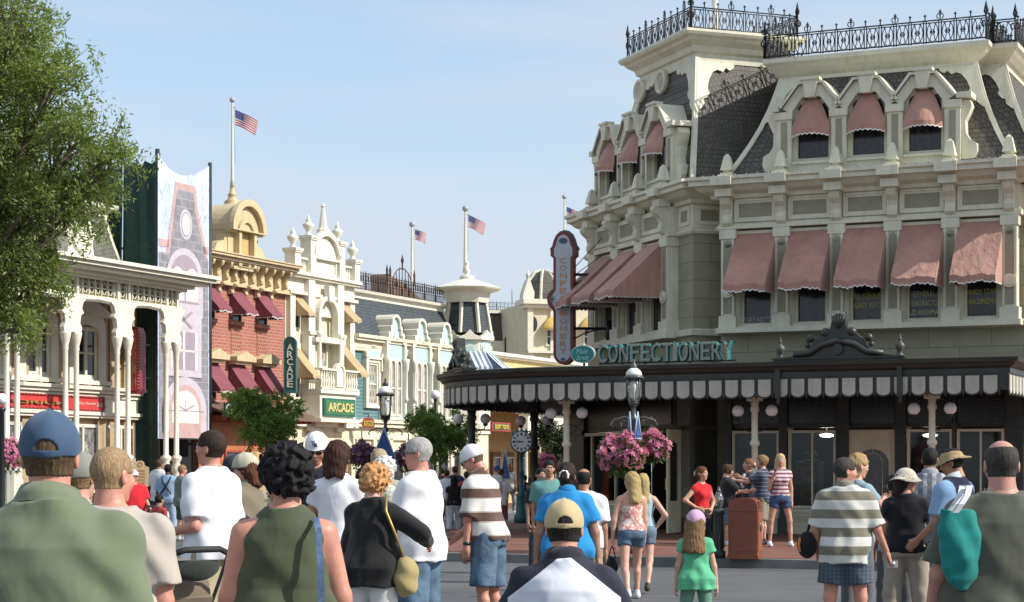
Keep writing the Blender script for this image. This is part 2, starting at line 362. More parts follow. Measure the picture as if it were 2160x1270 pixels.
# ================================================================ shared paints
CREAM=mat('cream_paint',(.68,.65,.505),.55,.13,2.0,streak=True)
OLIVE=brickmat('stone_block_paint',(.345,.325,.22),(.32,.30,.205),(.16,.155,.12),1.35,.42,.008,var=.22,bmp=.35)
GREYP=mat('grey_panel_paint',(.30,.28,.205),.6,.12,4)
DKGREEN=mat('dark_green_paint',(.032,.037,.031),.45,.3,2.5)
BLKIRON=mat('black_iron',(.018,.019,.022),.4,.2,8)
SLATE=slatemat('slate_dark',(.135,.118,.096))
PINK=mat('pink_canvas',(.43,.228,.178),.88,.22,1.6,0,5,streak=True,sheen=.2); _p=PINK.node_tree; bump(_p,_p.nodes['Principled BSDF'],noise(_p,objco(_p,(7,7,.9)),1.0,3,.5,.4),.7,.05)
WHITE=mat('white_paint',(.78,.77,.72),.5,.08,4)
VALW=mat('valance_white',(.44,.43,.36),.7,.12,4,streak=True)
LACE=lacemat('lace_pane')
DARKG=glassmat('dark_glass')
BULB=mat('bulb_glass',(.35,.34,.3),.25,.1)
# ---------------------------------------------------------------- helper shapes
def bracket(mb,x,w,y,z1,z0,out):
    """scroll bracket hanging under a cornice, profile in y,z"""
    h=z1-z0; pr=[(y,z1),(y-out,z1),(y-out*1.02,z1-.12*h),(y-out*.9,z1-.26*h),(y-out*.55,z1-.42*h),(y-out*.42,z1-.6*h),(y-out*.52,z1-.76*h),(y-out*.5,z1-.9*h),(y-out*.3,z0),(y,z0)]
    mb.prismx(pr,x-w/2,x+w/2); mb.prismx([(p[0]-.012,p[1]) if i not in(0,9) else p for i,p in enumerate(pr)],x-w*.22,x+w*.22)
def awning(parent,x0,x1,zt,zb,proj,m,M=None,val=.16,y=0,scal=.11,hollow=.04,bell=False,trim=None,label=None):
    mb=MB(); mb.smooth=True; nx,ns=12,8; vs=[]; fs=[]
    W=x1-x0
    for j in range(ns+1):
        t=j/ns
        for i in range(nx+1):
            u=i/nx; xx=x0+W*u; yy=y-proj*t; zz=zt-(zt-zb-val)*t
            zz-=hollow*math.sin(math.pi*t)*(.6+.4*math.cos(u*9)); zz+=.014*math.sin(u*23+t*5+x0*3)*t+.03*math.sin(u*9.5+x0*5)*t*(1-.3*t)
            if bell:                       # rounded hood that narrows upward
                k=.34+.66*min(1,t*1.15)**.95; xx=x0+W*(.5+(u-.5)*k); yy=y-proj*t*(1-.55*(abs(u-.5)*2)**2); zz=zt-(zt-zb-val)*(t**1.25)-.04*(abs(u-.5)*2)**3
            vs.append((xx,yy,zz))
    for j in range(ns):
        for i in range(nx):
            a=j*(nx+1)+i; fs.append((a,a+nx+1,a+nx+2,a+1))
    edge=[vs[ns*(nx+1)+i] for i in range(nx+1)]
    mb.add(vs,fs); mb.smooth=False
    # sides
    if not bell:
        for xx,fl in ((x0,0),(x1,1)):
            col=0 if xx==x0 else nx
            side=[vs[j*(nx+1)+col] for j in range(ns+1)]
            mb.add([(xx,y,zb+val)]+side,[tuple(range(ns+2)) if fl else tuple(range(ns+1,-1,-1))])
    # valance with scallops
    pts=list(edge)
    if not bell: pts=[(x0,y,zb+val)]+pts+[(x1,y,zb+val)]
    path=[]
    for a,b in zip(pts[:-1],pts[1:]):
        d=math.dist(a,b); k=max(1,int(round(d/scal*4)))
        for i in range(k): 
            t=i/k; path.append(tuple(a[q]+(b[q]-a[q])*t for q in range(3)))
    path.append(pts[-1]); dist=0; low=[]; prev=path[0]
    for p in path:
        dist+=math.dist(p,prev); prev=p
        low.append(val-.035+.035*abs(math.sin(math.pi*dist/scal)))
    n=len(path)
    mb.add([p for p in path]+[(p[0],p[1]-.004,p[2]-l) for p,l in zip(path,low)],[(i,i+n,i+n+1,i+1) for i in range(n-1)])
    o=mb.build('awning',m,parent,M)
    if label: o['label']=label
    tr=MB(); tr.add([(p[0],p[1]-.008,p[2]-l+.012) for p,l in zip(path,low)]+[(p[0],p[1]-.008,p[2]-l-.012) for p,l in zip(path,low)],[(i,i+n,i+n+1,i+1) for i in range(n-1)])
    tr.build('trim',trim or WHITE,o)
    return o
def cresting(mb,path,z,h=.50,pitch=.34,r=.0145,big=3,corner=True):
    """iron roof cresting: panels of scrollwork between spiked posts"""
    cnt=0
    for (a,b) in zip(path[:-1],path[1:]):
        a=Vector(a);b=Vector(b);Ln=(b-a).length; k=max(1,round(Ln/pitch)); d=(b-a)/k
        for zz in (z+.03,z+h): mb.tube([(a.x,a.y,zz),(b.x,b.y,zz)],r*1.1,4)
        mb.tube([(a.x,a.y,z+h-.05),(b.x,b.y,z+h-.05)],r*.7,4)
        for i in range(k):
            p=a+d*i; u=d.normalized(); 
            for off in (-.028,.028):
                q=p+u*off; mb.tube([(q.x,q.y,z),(q.x,q.y,z+h)],r*.9,4)
            spike(mb,p,z+h,.15 if i%big else .24,r,i%big==0,u)
            c=p+d*.5; w=d.length*.36; zc=z+h*.5
            P=lambda s,t:(c.x+u.x*s,c.y+u.y*s,zc+t)
            mb.tube([P(w*.42*math.cos(t*math.pi/5),w*.42*math.sin(t*math.pi/5)) for t in range(11)],r*.8,3)
            mb.tube([P(w*.16*math.cos(t*math.pi/3),w*.16*math.sin(t*math.pi/3)) for t in range(7)],r*.8,3)
            for sx in (-1,1):
                mb.tube([P(sx*w*math.cos(t),h*.42*math.sin(t)) for t in (-1.5,-1,-.5,0,.5,1,1.5)],r*.8,3)
                mb.tube([P(sx*w*(1-.75*math.cos(t)),h*.45*math.sin(t)) for t in (-1.3,-.8,-.3,0,.3,.8,1.3)],r*.75,3)
        if corner:
            for q in (a,b): spike(mb,q,z,h+.34,r*1.5,True,(b-a).normalized())
def spike(mb,p,z,h,r,scroll,u):
    mb.tube([(p[0],p[1],z),(p[0],p[1],z+h*.62),(p[0],p[1],z+h*.72),(p[0],p[1],z+h)],[r,r,r*2.8,.002],5)
    if scroll:
        for sx in (-1,1):
            k=min(.09,h*.3); zc=z+h*.42
            mb.tube([(p[0]+u.x*sx*k*(.5-.5*math.cos(t)),p[1]+u.y*sx*k*(.5-.5*math.cos(t)),zc+k*.75*math.sin(t)-k*.2) for t in (0,.8,1.6,2.4,3.2,4.0,4.8)],r*.8,4)
def obelisk(mb,x,y,z,k=.86):
    mb.box(x-.2*k,x+.2*k,y-.2*k,y+.2*k,z,z+.07*k); mb.box(x-.15*k,x+.15*k,y-.15*k,y+.15*k,z+.07*k,z+.12*k)
    def fr(r0,r1,z0,z1): mb.add([(x-r0,y-r0,z0),(x+r0,y-r0,z0),(x+r0,y+r0,z0),(x-r0,y+r0,z0),(x-r1,y-r1,z1),(x+r1,y-r1,z1),(x+r1,y+r1,z1),(x-r1,y+r1,z1)],[(0,3,2,1),(4,5,6,7),(0,1,5,4),(1,2,6,5),(2,3,7,6),(3,0,4,7)])
    fr(.07*k,.09*k,z+.12*k,z+.19*k); fr(.15*k,.075*k,z+.19*k,z+.55*k); fr(.075*k,.02*k,z+.55*k,z+.62*k)
def bulbs(mb,pts,step=.25,r=.018):
    for a,b in zip(pts[:-1],pts[1:]):
        a=Vector(a);b=Vector(b);k=max(1,int((b-a).length/step))
        for i in range(k):
            c=a+(b-a)*(i+.5)/k; mb.ball(c,r,5,3)
# ================================================================ CORNER SHOP
conf=thing('corner_shop','large grey green corner shop with dark mansard roofs, pink awnings and long scalloped canopy','building',(A.o[0],A.o[1],0),A.a)
xp=[A.x(p,-.15) for p in (1541,1655,1768,1886,2003,2133)]
ZC=8.07; KX=A.x(1462,0); CW=6.15
PITCH=(xp[5]-xp[0])/5
xp=[xp[0]+PITCH*i for i in range(6)]
K=(KX,0.0); E=(KX-CW*.7071,CW*.7071)
C=Fac(*A.w(*K),-69.4)
TC=Matrix.Translation((K[0],K[1],0))@Matrix.Rotation(R(-45),4,'Z')
XR=A.x(2215,0.3)               # right end of main body
# upper walls
mb=MB()
DK=xp[0]-.28-K[0]
mb.prismz([(K[0],0),(K[0]+DK,DK),(xp[0]-.28,0),(XR,0),(XR,14),(E[0],14),(E[0],E[1])],3.2,7.3)
mb.build('wall',OLIVE,conf)
# ground floor walls (dark green) are built as piers below
# --- facade bay A: pilasters, windows, panels
mb=MB()
for z0,z1,n0 in ((4.62,4.74,-.42),(6.94,7.02,-.36),(7.02,7.06,-.30)):
    mb.box(xp[0]-.24,xp[5]+.24,n0,.02,z0,z1)
mb.box(xp[0]-.2,xp[5]+.2,-.26,.0,7.06,7.62)          # frieze
for i,x in enumerate(xp):
    w=.15
    mb.box(x-w-.05,x+w+.05,-.40,.0,4.74,5.0); mb.box(x-w,x+w,-.34,0,5.0,6.9); mb.box(x-w-.04,x+w+.04,-.385,.0,6.72,6.93)
    mb.box(x-w,x-w+.05,-.37,-.34,5.02,6.72); mb.box(x+w-.05,x+w,-.37,-.34,5.02,6.72)
    bracket(mb,x,.22,-.26,7.64,7.0,.34)
for i in range(5):
    x0,x1=xp[i]+.14,xp[i+1]-.14
    mb.rframe(x0,x1,7.09,7.60,.05,-.315,-.26); mb.rframe(x0+.05,x1-.05,7.14,7.55,.05,-.29,-.26)
    # reveals and frames stepping inwards
    a,b=xp[i]+.15,xp[i+1]-.15
    mb.rframe(a,b,4.74,6.9,.07,-.24,.0)
mb.build('bay_trim',CREAM,conf)
mb=MB()
for i in range(5):
    x0,x1=xp[i]+.14,xp[i+1]-.14; mb.box(x0+.11,x1-.11,-.275,-.262,7.20,7.49)
for x in xp: mb.box(x-.085,x+.085,-.352,-.342,5.05,6.60); mb.disc((x,6.6),.085,-.352,-.342,16)
mb.build('panel_infill',GREYP,conf)
for x in (xp[0],xp[5]):
    mb=MB(); mb.disc((x,5.55),.15,-.40,-.37,24); mb.disc((x,5.55),.10,-.42,-.40,24); mb.build('rosette',CREAM,conf)
TXT=[("HENRY NOTTER",(.4,.4,.42)),None,("BILL KENNEY|LARRY REICH",(.55,.5,.08)),("GENERAL|CONTRACTOR|BUD WASHMAN",(.6,.55,.3)),("FRANCIS STANEK|DAN DINGMAN",(.55,.5,.08))]
for i in range(5):
    a,b=xp[i]+.2,xp[i+1]-.2
    win=MB(); win.rframe(a,b,4.74,6.85,.05,-.2,-.02); win.rframe(a+.05,b-.05,4.78,6.82,.06,-.14,-.02); f=win.build('window',CREAM,conf)
    p=MB(); p.box(a+.11,b-.11,-.05,-.02,4.84,6.78); p.build('pane',LACE,f)
    if TXT[i]:
        for k,line in enumerate(TXT[i][0].split('|')):
            t=MB(); n=len(TXT[i][0].split('|')); zz=5.42-.2*k if n>1 else 4.98; ww=.034*len(line)
            cxm=(a+b)/2; t.text(line,cxm-ww,cxm+ww,zz-.12,zz,-.055,.004); t.build('lettering',mat('gilt%d'%i,TXT[i][1],.5),f)
    if i==3:
        t=MB(); t.box(a+.16,b-.16,-.058,-.052,5.62,5.74); t.build('sign_band',mat('red_band',(.25,.03,.03),.6),f)
    awning(conf,xp[i]+.15,xp[i+1]-.14,6.86,5.46,.95,PINK,y=-.22)
# --- main cornice round the body and the corner
path=[(E[0],12),E,K,(K[0]+DK,DK),(xp[0]-.28,-.28),(xp[5]+.28,-.28),(xp[5]+.28,.0),(XR,0),(XR,12)]
path2=[(E[0],12),E,K,(K[0]+DK,DK),(xp[0]-.28,0),(XR,0),(XR,12)]
mb=MB(); mb.sweep(path,[(0,7.6),(.10,7.62),(.12,7.70),(.30,7.76),(.42,7.86),(.50,7.88),(.50,7.97),(.56,8.0),(.56,8.07),(.30,8.09),(-.6,8.10)])
mb.sweep(path2,[(0,6.92),(.07,6.94),(.10,6.99),(.05,7.05),(0,7.07)]); mb.sweep(path2,[(0,7.07),(.02,7.07),(.02,7.6),(0,7.6)]); mb.sweep(path2,[(0,4.60),(.10,4.62),(.12,4.74),(0,4.78)])
for i,x in enumerate(xp): mb.box(x-.24,x+.24,-.28-.62,-.28-.45,7.86,8.05); mb.box(x-.19,x+.19,-.28-.44,-.28,7.63,7.80)
mb.build('cornice',CREAM,conf)
mb=MB(); bulbs(mb,[(E[0]-.4,E[1]-.4,8.08),(K[0]-.2,K[1]-.55,8.08),(xp[0]-.3,-.85,8.08),(xp[5]+.3,-.86,8.08)]); mb.build('bulb_string',BULB,conf)
mb=MB()
TD=Matrix.Translation((K[0],K[1],0))@Matrix.Rotation(R(45),4,'Z')
mb.rframe(.1,.72,7.14,7.56,.07,-.06,0); mb.build('frieze_panel',CREAM,conf,TD); mb=MB(); mb.box(.19,.63,-.03,-.015,7.23,7.47); mb.build('panel_infill',GREYP,conf,TD)
# --- chamfer second floor (local frame C, x negative to the left)
cx_=[C.x(p,-.12) for p in (1262,1309,1357,1414)]
pitch=(cx_[3]-cx_[0])/3; cx_=[cx_[0]+pitch*i for i in range(4)]
mb=MB(); 
mb.box(cx_[0]-.24,cx_[3]+.24,-.36,.02,4.60,4.75); mb.box(cx_[0]-.24,cx_[3]+.24,-.30,.02,6.94,7.05); mb.box(cx_[0]-.2,cx_[3]+.2,-.22,.0,7.05,7.62)
for i,x in enumerate(cx_):
    w=.17; mb.box(x-w-.05,x+w+.05,-.33,.0,4.74,5.0); mb.box(x-w,x+w,-.28,0,5.0,6.9); mb.box(x-w-.04,x+w+.04,-.32,.0,6.72,6.93); bracket(mb,x,.22,-.22,7.64,7.0,.36)
    mb.box(x-.22,x+.22,-.64,-.5,7.86,8.05); mb.box(x-.17,x+.17,-.5,-.2,7.63,7.80)
for i in range(3):
    mb.rframe(cx_[i]+.15,cx_[i+1]-.15,7.10,7.59,.09,-.27,-.22); mb.rframe(cx_[i]+.17,cx_[i+1]-.17,4.74,6.9,.07,-.2,.0)
mb.rframe(-.62,-.1,7.14,7.56,.08,-.06,0)
mb.build('bay_trim',CREAM,conf,TC)
mb=MB()
for i in range(3): mb.box(cx_[i]+.26,cx_[i+1]-.26,-.235,-.222,7.20,7.48)
mb.box(-.53,-.19,-.03,-.015,7.23,7.47)
for x in cx_: mb.box(x-.1,x+.1,-.292,-.282,5.05,6.70)
mb.build('panel_infill',GREYP,conf,TC)
mb=MB(); mb.disc((cx_[3],5.55),.15,-.33,-.30,24); mb.disc((cx_[3],5.55),.10,-.35,-.33,24); mb.build('rosette',CREAM,conf,TC)
for i in range(3):
    a,b=cx_[i]+.22,cx_[i+1]-.22
    win=MB(); win.rframe(a,b,4.74,6.85,.05,-.18,-.02); win.rframe(a+.05,b-.05,4.78,6.82,.07,-.12,-.02); f=win.build('window',CREAM,conf,TC)
    p=MB(); p.box(a+.12,b-.12,-.05,-.02,4.84,6.78); p.build('pane',LACE,f)
    awning(conf,cx_[i]+.16,cx_[i+1]-.16,6.84,5.55,1.25,PINK,M=TC,y=-.25)
# --- mansards
def roof2(base,topp,z0,z1,m,name='mansard_roof',curve=.12,hips=None,parent=None):
    mb=MB(); n=len(base); fs=lambda t:t+curve*math.sin(math.pi*t)
    H=lambda i,t:(base[i][0]+(topp[i][0]-base[i][0])*fs(t),base[i][1]+(topp[i][1]-base[i][1])*fs(t),z0+(z1-z0)*t)
    for i in range(n-1):
        v=[];k=7
        for j in range(k): v+=[H(i,j/6),H(i+1,j/6)]
        mb.add(v,[(2*j,2*j+1,2*j+3,2*j+2) for j in range(k-1)])
    mb.build(name,m,parent or conf)
    for i in (range(1,n-1) if hips is None else hips):
        b=MB(); b.tube([H(i,t/6) for t in range(7)],.075,4,False); b.build('hip_board',CREAM,parent or conf)
def insets(path,ds):
    """move each segment inwards by its own distance and intersect"""
    P=[Vector(p) for p in path]; L_=[]
    for i in range(len(P)-1):
        d=(P[i+1]-P[i]).normalized(); nn=Vector((-d.y,d.x)); L_.append((P[i]+nn*ds[i],d))
    out=[tuple(L_[0][0])]
    for (p,d),(q,e) in zip(L_[:-1],L_[1:]):
        c=d.x*e.y-d.y*e.x; t=((q-p).x*e.y-(q-p).y*e.x)/c; out.append(tuple(p+d*t))
    p,d=L_[-1]; out.append(tuple(p+d*(P[-1]-P[-2]).length)); return out
def barge2(B,T,D,z0,z1,zt,curve=.12,k=1.0):
    """scalloped board lying on the slope beside a hip; B,T hip foot and head, D face direction"""
    out=[(0,0),(.95,0),(.93,-.10),(.83,-.16),(.74,-.10),(.66,-.20),(.52,-.16),(.40,-.22),(.30,-.42),(.27,-.62),(.33,-.72),(.27,-.84),(.18,-.88),(.2,-1.0),(.12,-1.12),(0,-1.2)]
    D=Vector(D).normalized(); n_=Vector((D.y,-D.x)); 
    if n_.dot(Vector(B)-Vector(T))<0: n_=-n_
    mb=MB(); vs=[]; n=len(out)
    for off in (.06,.0):
        for u,v in out:
            z=zt+v*k; t=(z-z0)/(z1-z0); f=t+curve*math.sin(math.pi*t); h=Vector(B).lerp(Vector(T),f)+D*(u*k)+n_*off; vs.append((h.x,h.y,z))
    mb.add(vs,[tuple(range(n)),tuple(range(2*n-1,n-1,-1))]+[(i,(i+1)%n,(i+1)%n+n,i+n) for i in range(n)]); mb.build('barge_board',CREAM,conf)
# tower over the chamfered corner
DL=4.7; D2=(K[0]+DL*.7071,DL*.7071)
tp=[(E[0]+DL*.7071,E[1]+DL*.7071),(E[0],E[1]),(K[0],-.05),D2,(D2[0]-CW*.7071,D2[1]+CW*.7071)]
ZT=11.15
cd_=Vector((-.7071,.7071)); dd_=Vector((.7071,.7071))
Kt=Vector((K[0],0))+dd_*.5+cd_*.85; Et=Kt+cd_*3.0; Dt=Kt+dd_*2.2
top=[tuple(Et+dd_*2.2),tuple(Et),tuple(Kt),tuple(Dt),tuple(Dt+cd_*3.0)]
roof2(tp,top,ZC+.02,ZT,SLATE)
mb=MB(); mb.sweep(top,[(-.1,11.0),(.04,11.02),(.05,11.22),(.12,11.26),(.16,11.38),(.30,11.48),(.34,11.54),(.42,11.58),(.46,11.64),(.46,11.70),(-1.2,11.72)])
mb.add([(x,y,11.715) for x,y in top],[tuple(range(len(top)))]); mb.build('upper_cornice',CREAM,conf)
mb=MB(); rp=[tuple(Vector(p)) for p in top]
cresting(mb,[(top[1][0]-.4,top[1][1]),(top[2][0],top[2][1]-.4),(top[3][0]+.4,top[3][1]),(top[4][0],top[4][1]+.3)],11.72); mb.build('roof_cresting',BLKIRON,conf)
barge2(K,Kt,dd_,ZC,ZT,11.02); barge2(K,Kt,cd_,ZC,ZT,11.02); barge2(E,Et,-cd_,ZC,ZT,11.02)
# wing roof over bay A, then the body roof to the right
def wingroof(base,ds,zt=10.45,hips=None):
    t=insets(base,ds); roof2(base,t,ZC+.02,zt,SLATE,hips=hips)
    mb=MB(); mb.sweep(t,[(-.1,zt-.10),(.04,zt-.08),(.05,zt),(.12,zt+.05),(.24,zt+.17),(.29,zt+.23),(.36,zt+.29),(.36,zt+.39),(-1.2,zt+.41)]); mb.add([(x,y,zt+.405) for x,y in t],[tuple(range(len(t)))]); mb.build('upper_cornice',CREAM,conf); return t
wp=[(xp[0]-.1,6),(xp[0]-.1,-.15),(xp[5]+.05,-.15),(xp[5]+.05,6)]
wt=wingroof(wp,[1.0,1.0,1.0])
mb=MB(); cresting(mb,[(wt[0][0]-.3,5.5),(wt[1][0]-.3,wt[1][1]-.35),(wt[2][0]+.3,wt[2][1]-.35),(wt[3][0]+.3,5.5)],10.86); mb.build('roof_cresting',BLKIRON,conf)
barge2(wp[1],wt[1],(1,0),ZC,10.45,10.38,k=.85); barge2(wp[2],wt[2],(-1,0),ZC,10.45,10.38,k=.85)
bp=[(xp[5]-1.5,.35),(XR-.15,.35),(XR-.15,12)]; bt=wingroof(bp,[1.0,1.0])
mb=MB(); cresting(mb,[(xp[5]-.6,1.0),(XR-.85,1.0),(XR-.85,8)],10.85); mb.build('roof_cresting',BLKIRON,conf)
mb=MB(); mb.prismz([(xp[0]+1.2,1.5),(XR-1.3,1.5),(XR-1.3,12),(E[0]+2.6,12),(E[0]+3,E[1]+1.6)],8.0,10.4); mb.build('attic_wall',SLATE,conf)
barge2(bp[1],bt[1],(-1,0),ZC,10.45,10.38,k=.85)
# --- dormers
def dormer(parent,M,x0,x1,y,z0,z1,zp,depth,first,last):
    xc=(x0+x1)/2; hw=(x1-x0)/2; tw=hw*.42
    o=[(x0-.03,z1),(xc-tw,zp),(xc+tw,zp),(x1+.03,z1)]; i_=[(x0+.16,z1-.12),(xc-tw+.06,zp-.27),(xc+tw-.06,zp-.27),(x1-.16,z1-.12)]
    mb=MB()
    mb.add([(p[0],yy,p[1]) for yy in (y-.16,y+depth) for p in o]+[(p[0],y-.16,p[1]) for p in i_]+[(p[0],y+.1,p[1]) for p in i_],
        [(0,1,5,4),(1,2,6,5),(2,3,7,6),(0,8,9,1),(1,9,10,2),(2,10,11,3),(8,12,13,9),(9,13,14,10),(10,14,15,11),(0,4,12,8),(3,11,15,7)])
    # outer lip
    lip=[(x0-.09,z1+.02),(xc-tw-.03,zp+.06),(xc+tw+.03,zp+.06),(x1+.09,z1+.02)]
    mb.add([(p[0],yy,p[1]) for yy in (y-.24,y+depth) for p in lip]+[(p[0],yy,p[1]) for yy in (y-.24,y+depth) for p in o],[(0,1,5,4),(1,2,6,5),(2,3,7,6),(0,8,9,1),(1,9,10,2),(2,10,11,3),(4,5,13,12),(5,6,14,13),(6,7,15,14),(0,4,12,8),(3,11,15,7)])
    mb.prism([(xc-.10,zp-.30),(xc+.10,zp-.30),(xc+.17,zp+.08),(xc-.17,zp+.08)],y-.27,y-.1); mb.box(xc-.22,xc+.22,y-.30,y-.05,zp+.08,zp+.14)   # keystone
    for xx in (x0,x1):      # pilasters, shared between neighbours
        if xx==x0 or last: 
            mb.box(xx-.17,xx+.17,y-.13,y+depth*.9,z0,z1-.1); mb.box(xx-.20,xx+.20,y-.18,y+.1,z1-.24,z1-.08)
    if first or last:
        for xx,sx,on in ((x0,-1,first),(x1,1,last)):
            if not on: continue
            h=z1-z0; mb.box(xx-.26 if sx<0 else xx+.1,xx-.1 if sx<0 else xx+.42 ,y-.24,y+.3,z1-.06,z1+.06)
            pr=[(.17,0),(.45,0),(.52,.12*h),(.50,.26*h),(.36,.32*h),(.27,.42*h),(.26,.62*h),(.33,.72*h),(.40,.84*h),(.36,.93*h),(.17,.94*h)]
            mb.prism([(xx+sx*u,z0+v) for u,v in pr],y-.06,y+.22)
    mb.box(x0+.17,x1-.17,y-.08,y+.0,z0,z0+.18); mb.box(x0+.15,x1-.15,y-.13,y-.05,z0+.14,z0+.2)
    mb.rframe(x0+.17,x1-.17,z0+.18,z1+.2,.1,y+.02,y+.12)
    d=mb.build('dormer',CREAM,parent,M)
    g=MB(); g.prism([(x0+.2,z0+.18),(x1-.2,z0+.18),(x1-.2,z1-.1),(xc+tw-.06,zp-.27),(xc-tw+.06,zp-.27),(x0+.2,z1-.1)],y+.1,y+.13); g.build('pane',LACE,d)
    gp=MB(); 
    for xx in (x0,)+((x1,) if last else ()): gp.box(xx-.07,xx+.07,y-.142,y-.132,z0+.3,z1-.3)
    gp.build('panel_infill',GREYP,d)
    aw=awning(d,x0+.19,x1-.19,zp-.28,z0+.74,.42,PINK,y=y-.02,bell=True,val=.12); return d
dx=[xp[1]+(.0),xp[2],xp[3],xp[4]]
for i in range(3): dormer(conf,None,dx[i],dx[i+1],-.02,8.18,9.56,10.06,1.3,i==0,i==2)
w3=(cx_[3]-cx_[0])/3
for i in range(3): dormer(conf,TC,cx_[0]+w3*i+.05,cx_[0]+w3*(i+1)+.05,-.05,8.18,9.52,10.02,1.3,i==0,i==2)
mb=MB()
for x in xp: mb=MB(); obelisk(mb,x,-.38,8.08); mb.build('roof_finial',CREAM,conf)
for x in cx_: mb=MB(); obelisk(mb,x,-.3,8.08); mb.build('roof_finial',CREAM,conf,TC)
# round vents on the chamfer roof
for px_,py_ in ((1366,194),(1412,174)):
    n=.60; x,z=C.p(px_,py_,n); mb=MB(); mb.M=Matrix.Translation((x,n,z))@Matrix.Rotation(R(90),4,'X')
    mb.lathe(0,0,[(.20,-.5),(.24,.12),(.29,.18),(.29,.26),(.24,.28),(.20,.22),(.19,.1)],20); mb.M=None
    for k in range(-3,4):
        hw=math.sqrt(max(.001,.19**2-(k*.05)**2)); mb.box(x-hw,x+hw,n-.22,n-.19,z+k*.05-.012,z+k*.05+.014)
    mb.build('round_vent',CREAM,conf,TC)
# flagpole stub on the tower roof
mb=MB(); x,_=A.p(1508,0,3.0); mb.lathe(x,3.0,[(.09,11.4),(.075,13),(.04,19)],10); mb.build('roof_pole',WHITE,conf)
# ================================================================ CORNER SHOP: canopy and ground floor
U0=-4.2; VX=-7.75; RR=4.2                  # canopy front line, side line (A frame), corner radius
XC=A.x(2128,U0)                            # right corner of canopy
cpath=[(VX,16)]+[(VX,y) for y in (12,8,4)]+arcpts(VX+RR,U0+RR,RR,180,270,16)+[(-2.0,U0),(0,U0),(XC,U0),(XC,-.05)]
ZCAN=3.66
mb=MB()
mb.sweep(cpath,[(-.35,ZCAN-.10),(-.02,ZCAN-.10-.0),(0,3.42),(.03,3.42),(.03,3.52),(.10,3.56),(.14,3.62),(.20,3.64),(.22,3.72),(.12,3.74),(-.4,3.72)],cap=True)
mb.build('canopy_cornice',DKGREEN,conf)
mb=MB(); inner=[(VX+.1,16),(VX+.1,4)]+arcpts(VX+RR,U0+RR,RR-.1,180,270,16)+[(XC-.05,U0+.1),(XC-.05,-.0),(xp[0],0),(K[0]+.3,.2),K,E,(E[0],16)]
mb.prismz(inner,3.50,3.70); mb.build('canopy_roof',DKGREEN,conf)
# valance of round-ended boards: walk along the path
pts=[Vector(p) for p in cpath]; seg=[]; 
def walk(step,start=0):
    out=[];d=-start
    for a,b in zip(pts[:-1],pts[1:]):
        Ls=(b-a).length
        while d<=Ls:
            if d>=0: out.append((a+(b-a)*(d/Ls),(b-a).normalized()))
            d+=step
        d-=Ls
    return out
band=MB(); band.sweep(cpath,[(0,3.10),(.01,3.10),(.012,3.44),(0,3.44)]); band.build('valance_board',DKGREEN,conf)
vp=MB(); pitchv=.345
def smallboard(mb,c,d,w,z0,z1,off,th):
    n=Vector((d.y,-d.x)); hw=w/2; poly=[(-hw,z1),(hw,z1)]+[(hw*math.cos(t),z0+hw*.62-hw*.62*math.sin(t)) for t in [i*math.pi/6 for i in range(7)]]
    vs=[]
    for o_ in (off,off+th):
        for s_,z in poly: q=c+d*s_+n*o_; vs.append((q.x,q.y,z))
    k=len(poly); mb.add(vs,[tuple(range(k)),tuple(range(2*k-1,k-1,-1))]+[(i,(i+1)%k,(i+1)%k+k,i+k) for i in range(k)])
sl=MB()
for c,d in walk(pitchv,.1):
    smallboard(vp,c,d,.262,3.03,3.38,.03,.012)
    smallboard(sl,c,d,.31,3.00,3.41,.014,.012)
    q=c+d*(pitchv/2); n=Vector((d.y,-d.x)); sl.tube([(q.x+n.x*.02,q.y+n.y*.02,3.15),(q.x+n.x*.02,q.y+n.y*.02,3.02),(q.x+n.x*.02,q.y+n.y*.02,2.99)],[.02,.02,.004],5)
vp.build('valance_panels',VALW,conf); sl.build('valance_backing',DKGREEN,conf)
mb=MB(); bulbs(mb,[(c.x+ (d.y)*.16,c.y-(d.x)*.16,3.70) for c,d in walk(.9)],.3,.02); mb.build('bulb_string',mat('bulb_dark',(.10,.10,.09),.3),conf)
# drop brackets dividing canopy bays
for px_ in (1643,1900):
    x=A.x(px_,U0); mb=MB(); mb.box(x-.05,x+.05,U0-.12,U0+.02,3.0,3.6); mb.lathe(x,U0-.06,[(.01,2.86),(.04,2.92),(.03,2.97),(.06,3.0)],8); mb.build('canopy_drop',DKGREEN,conf)
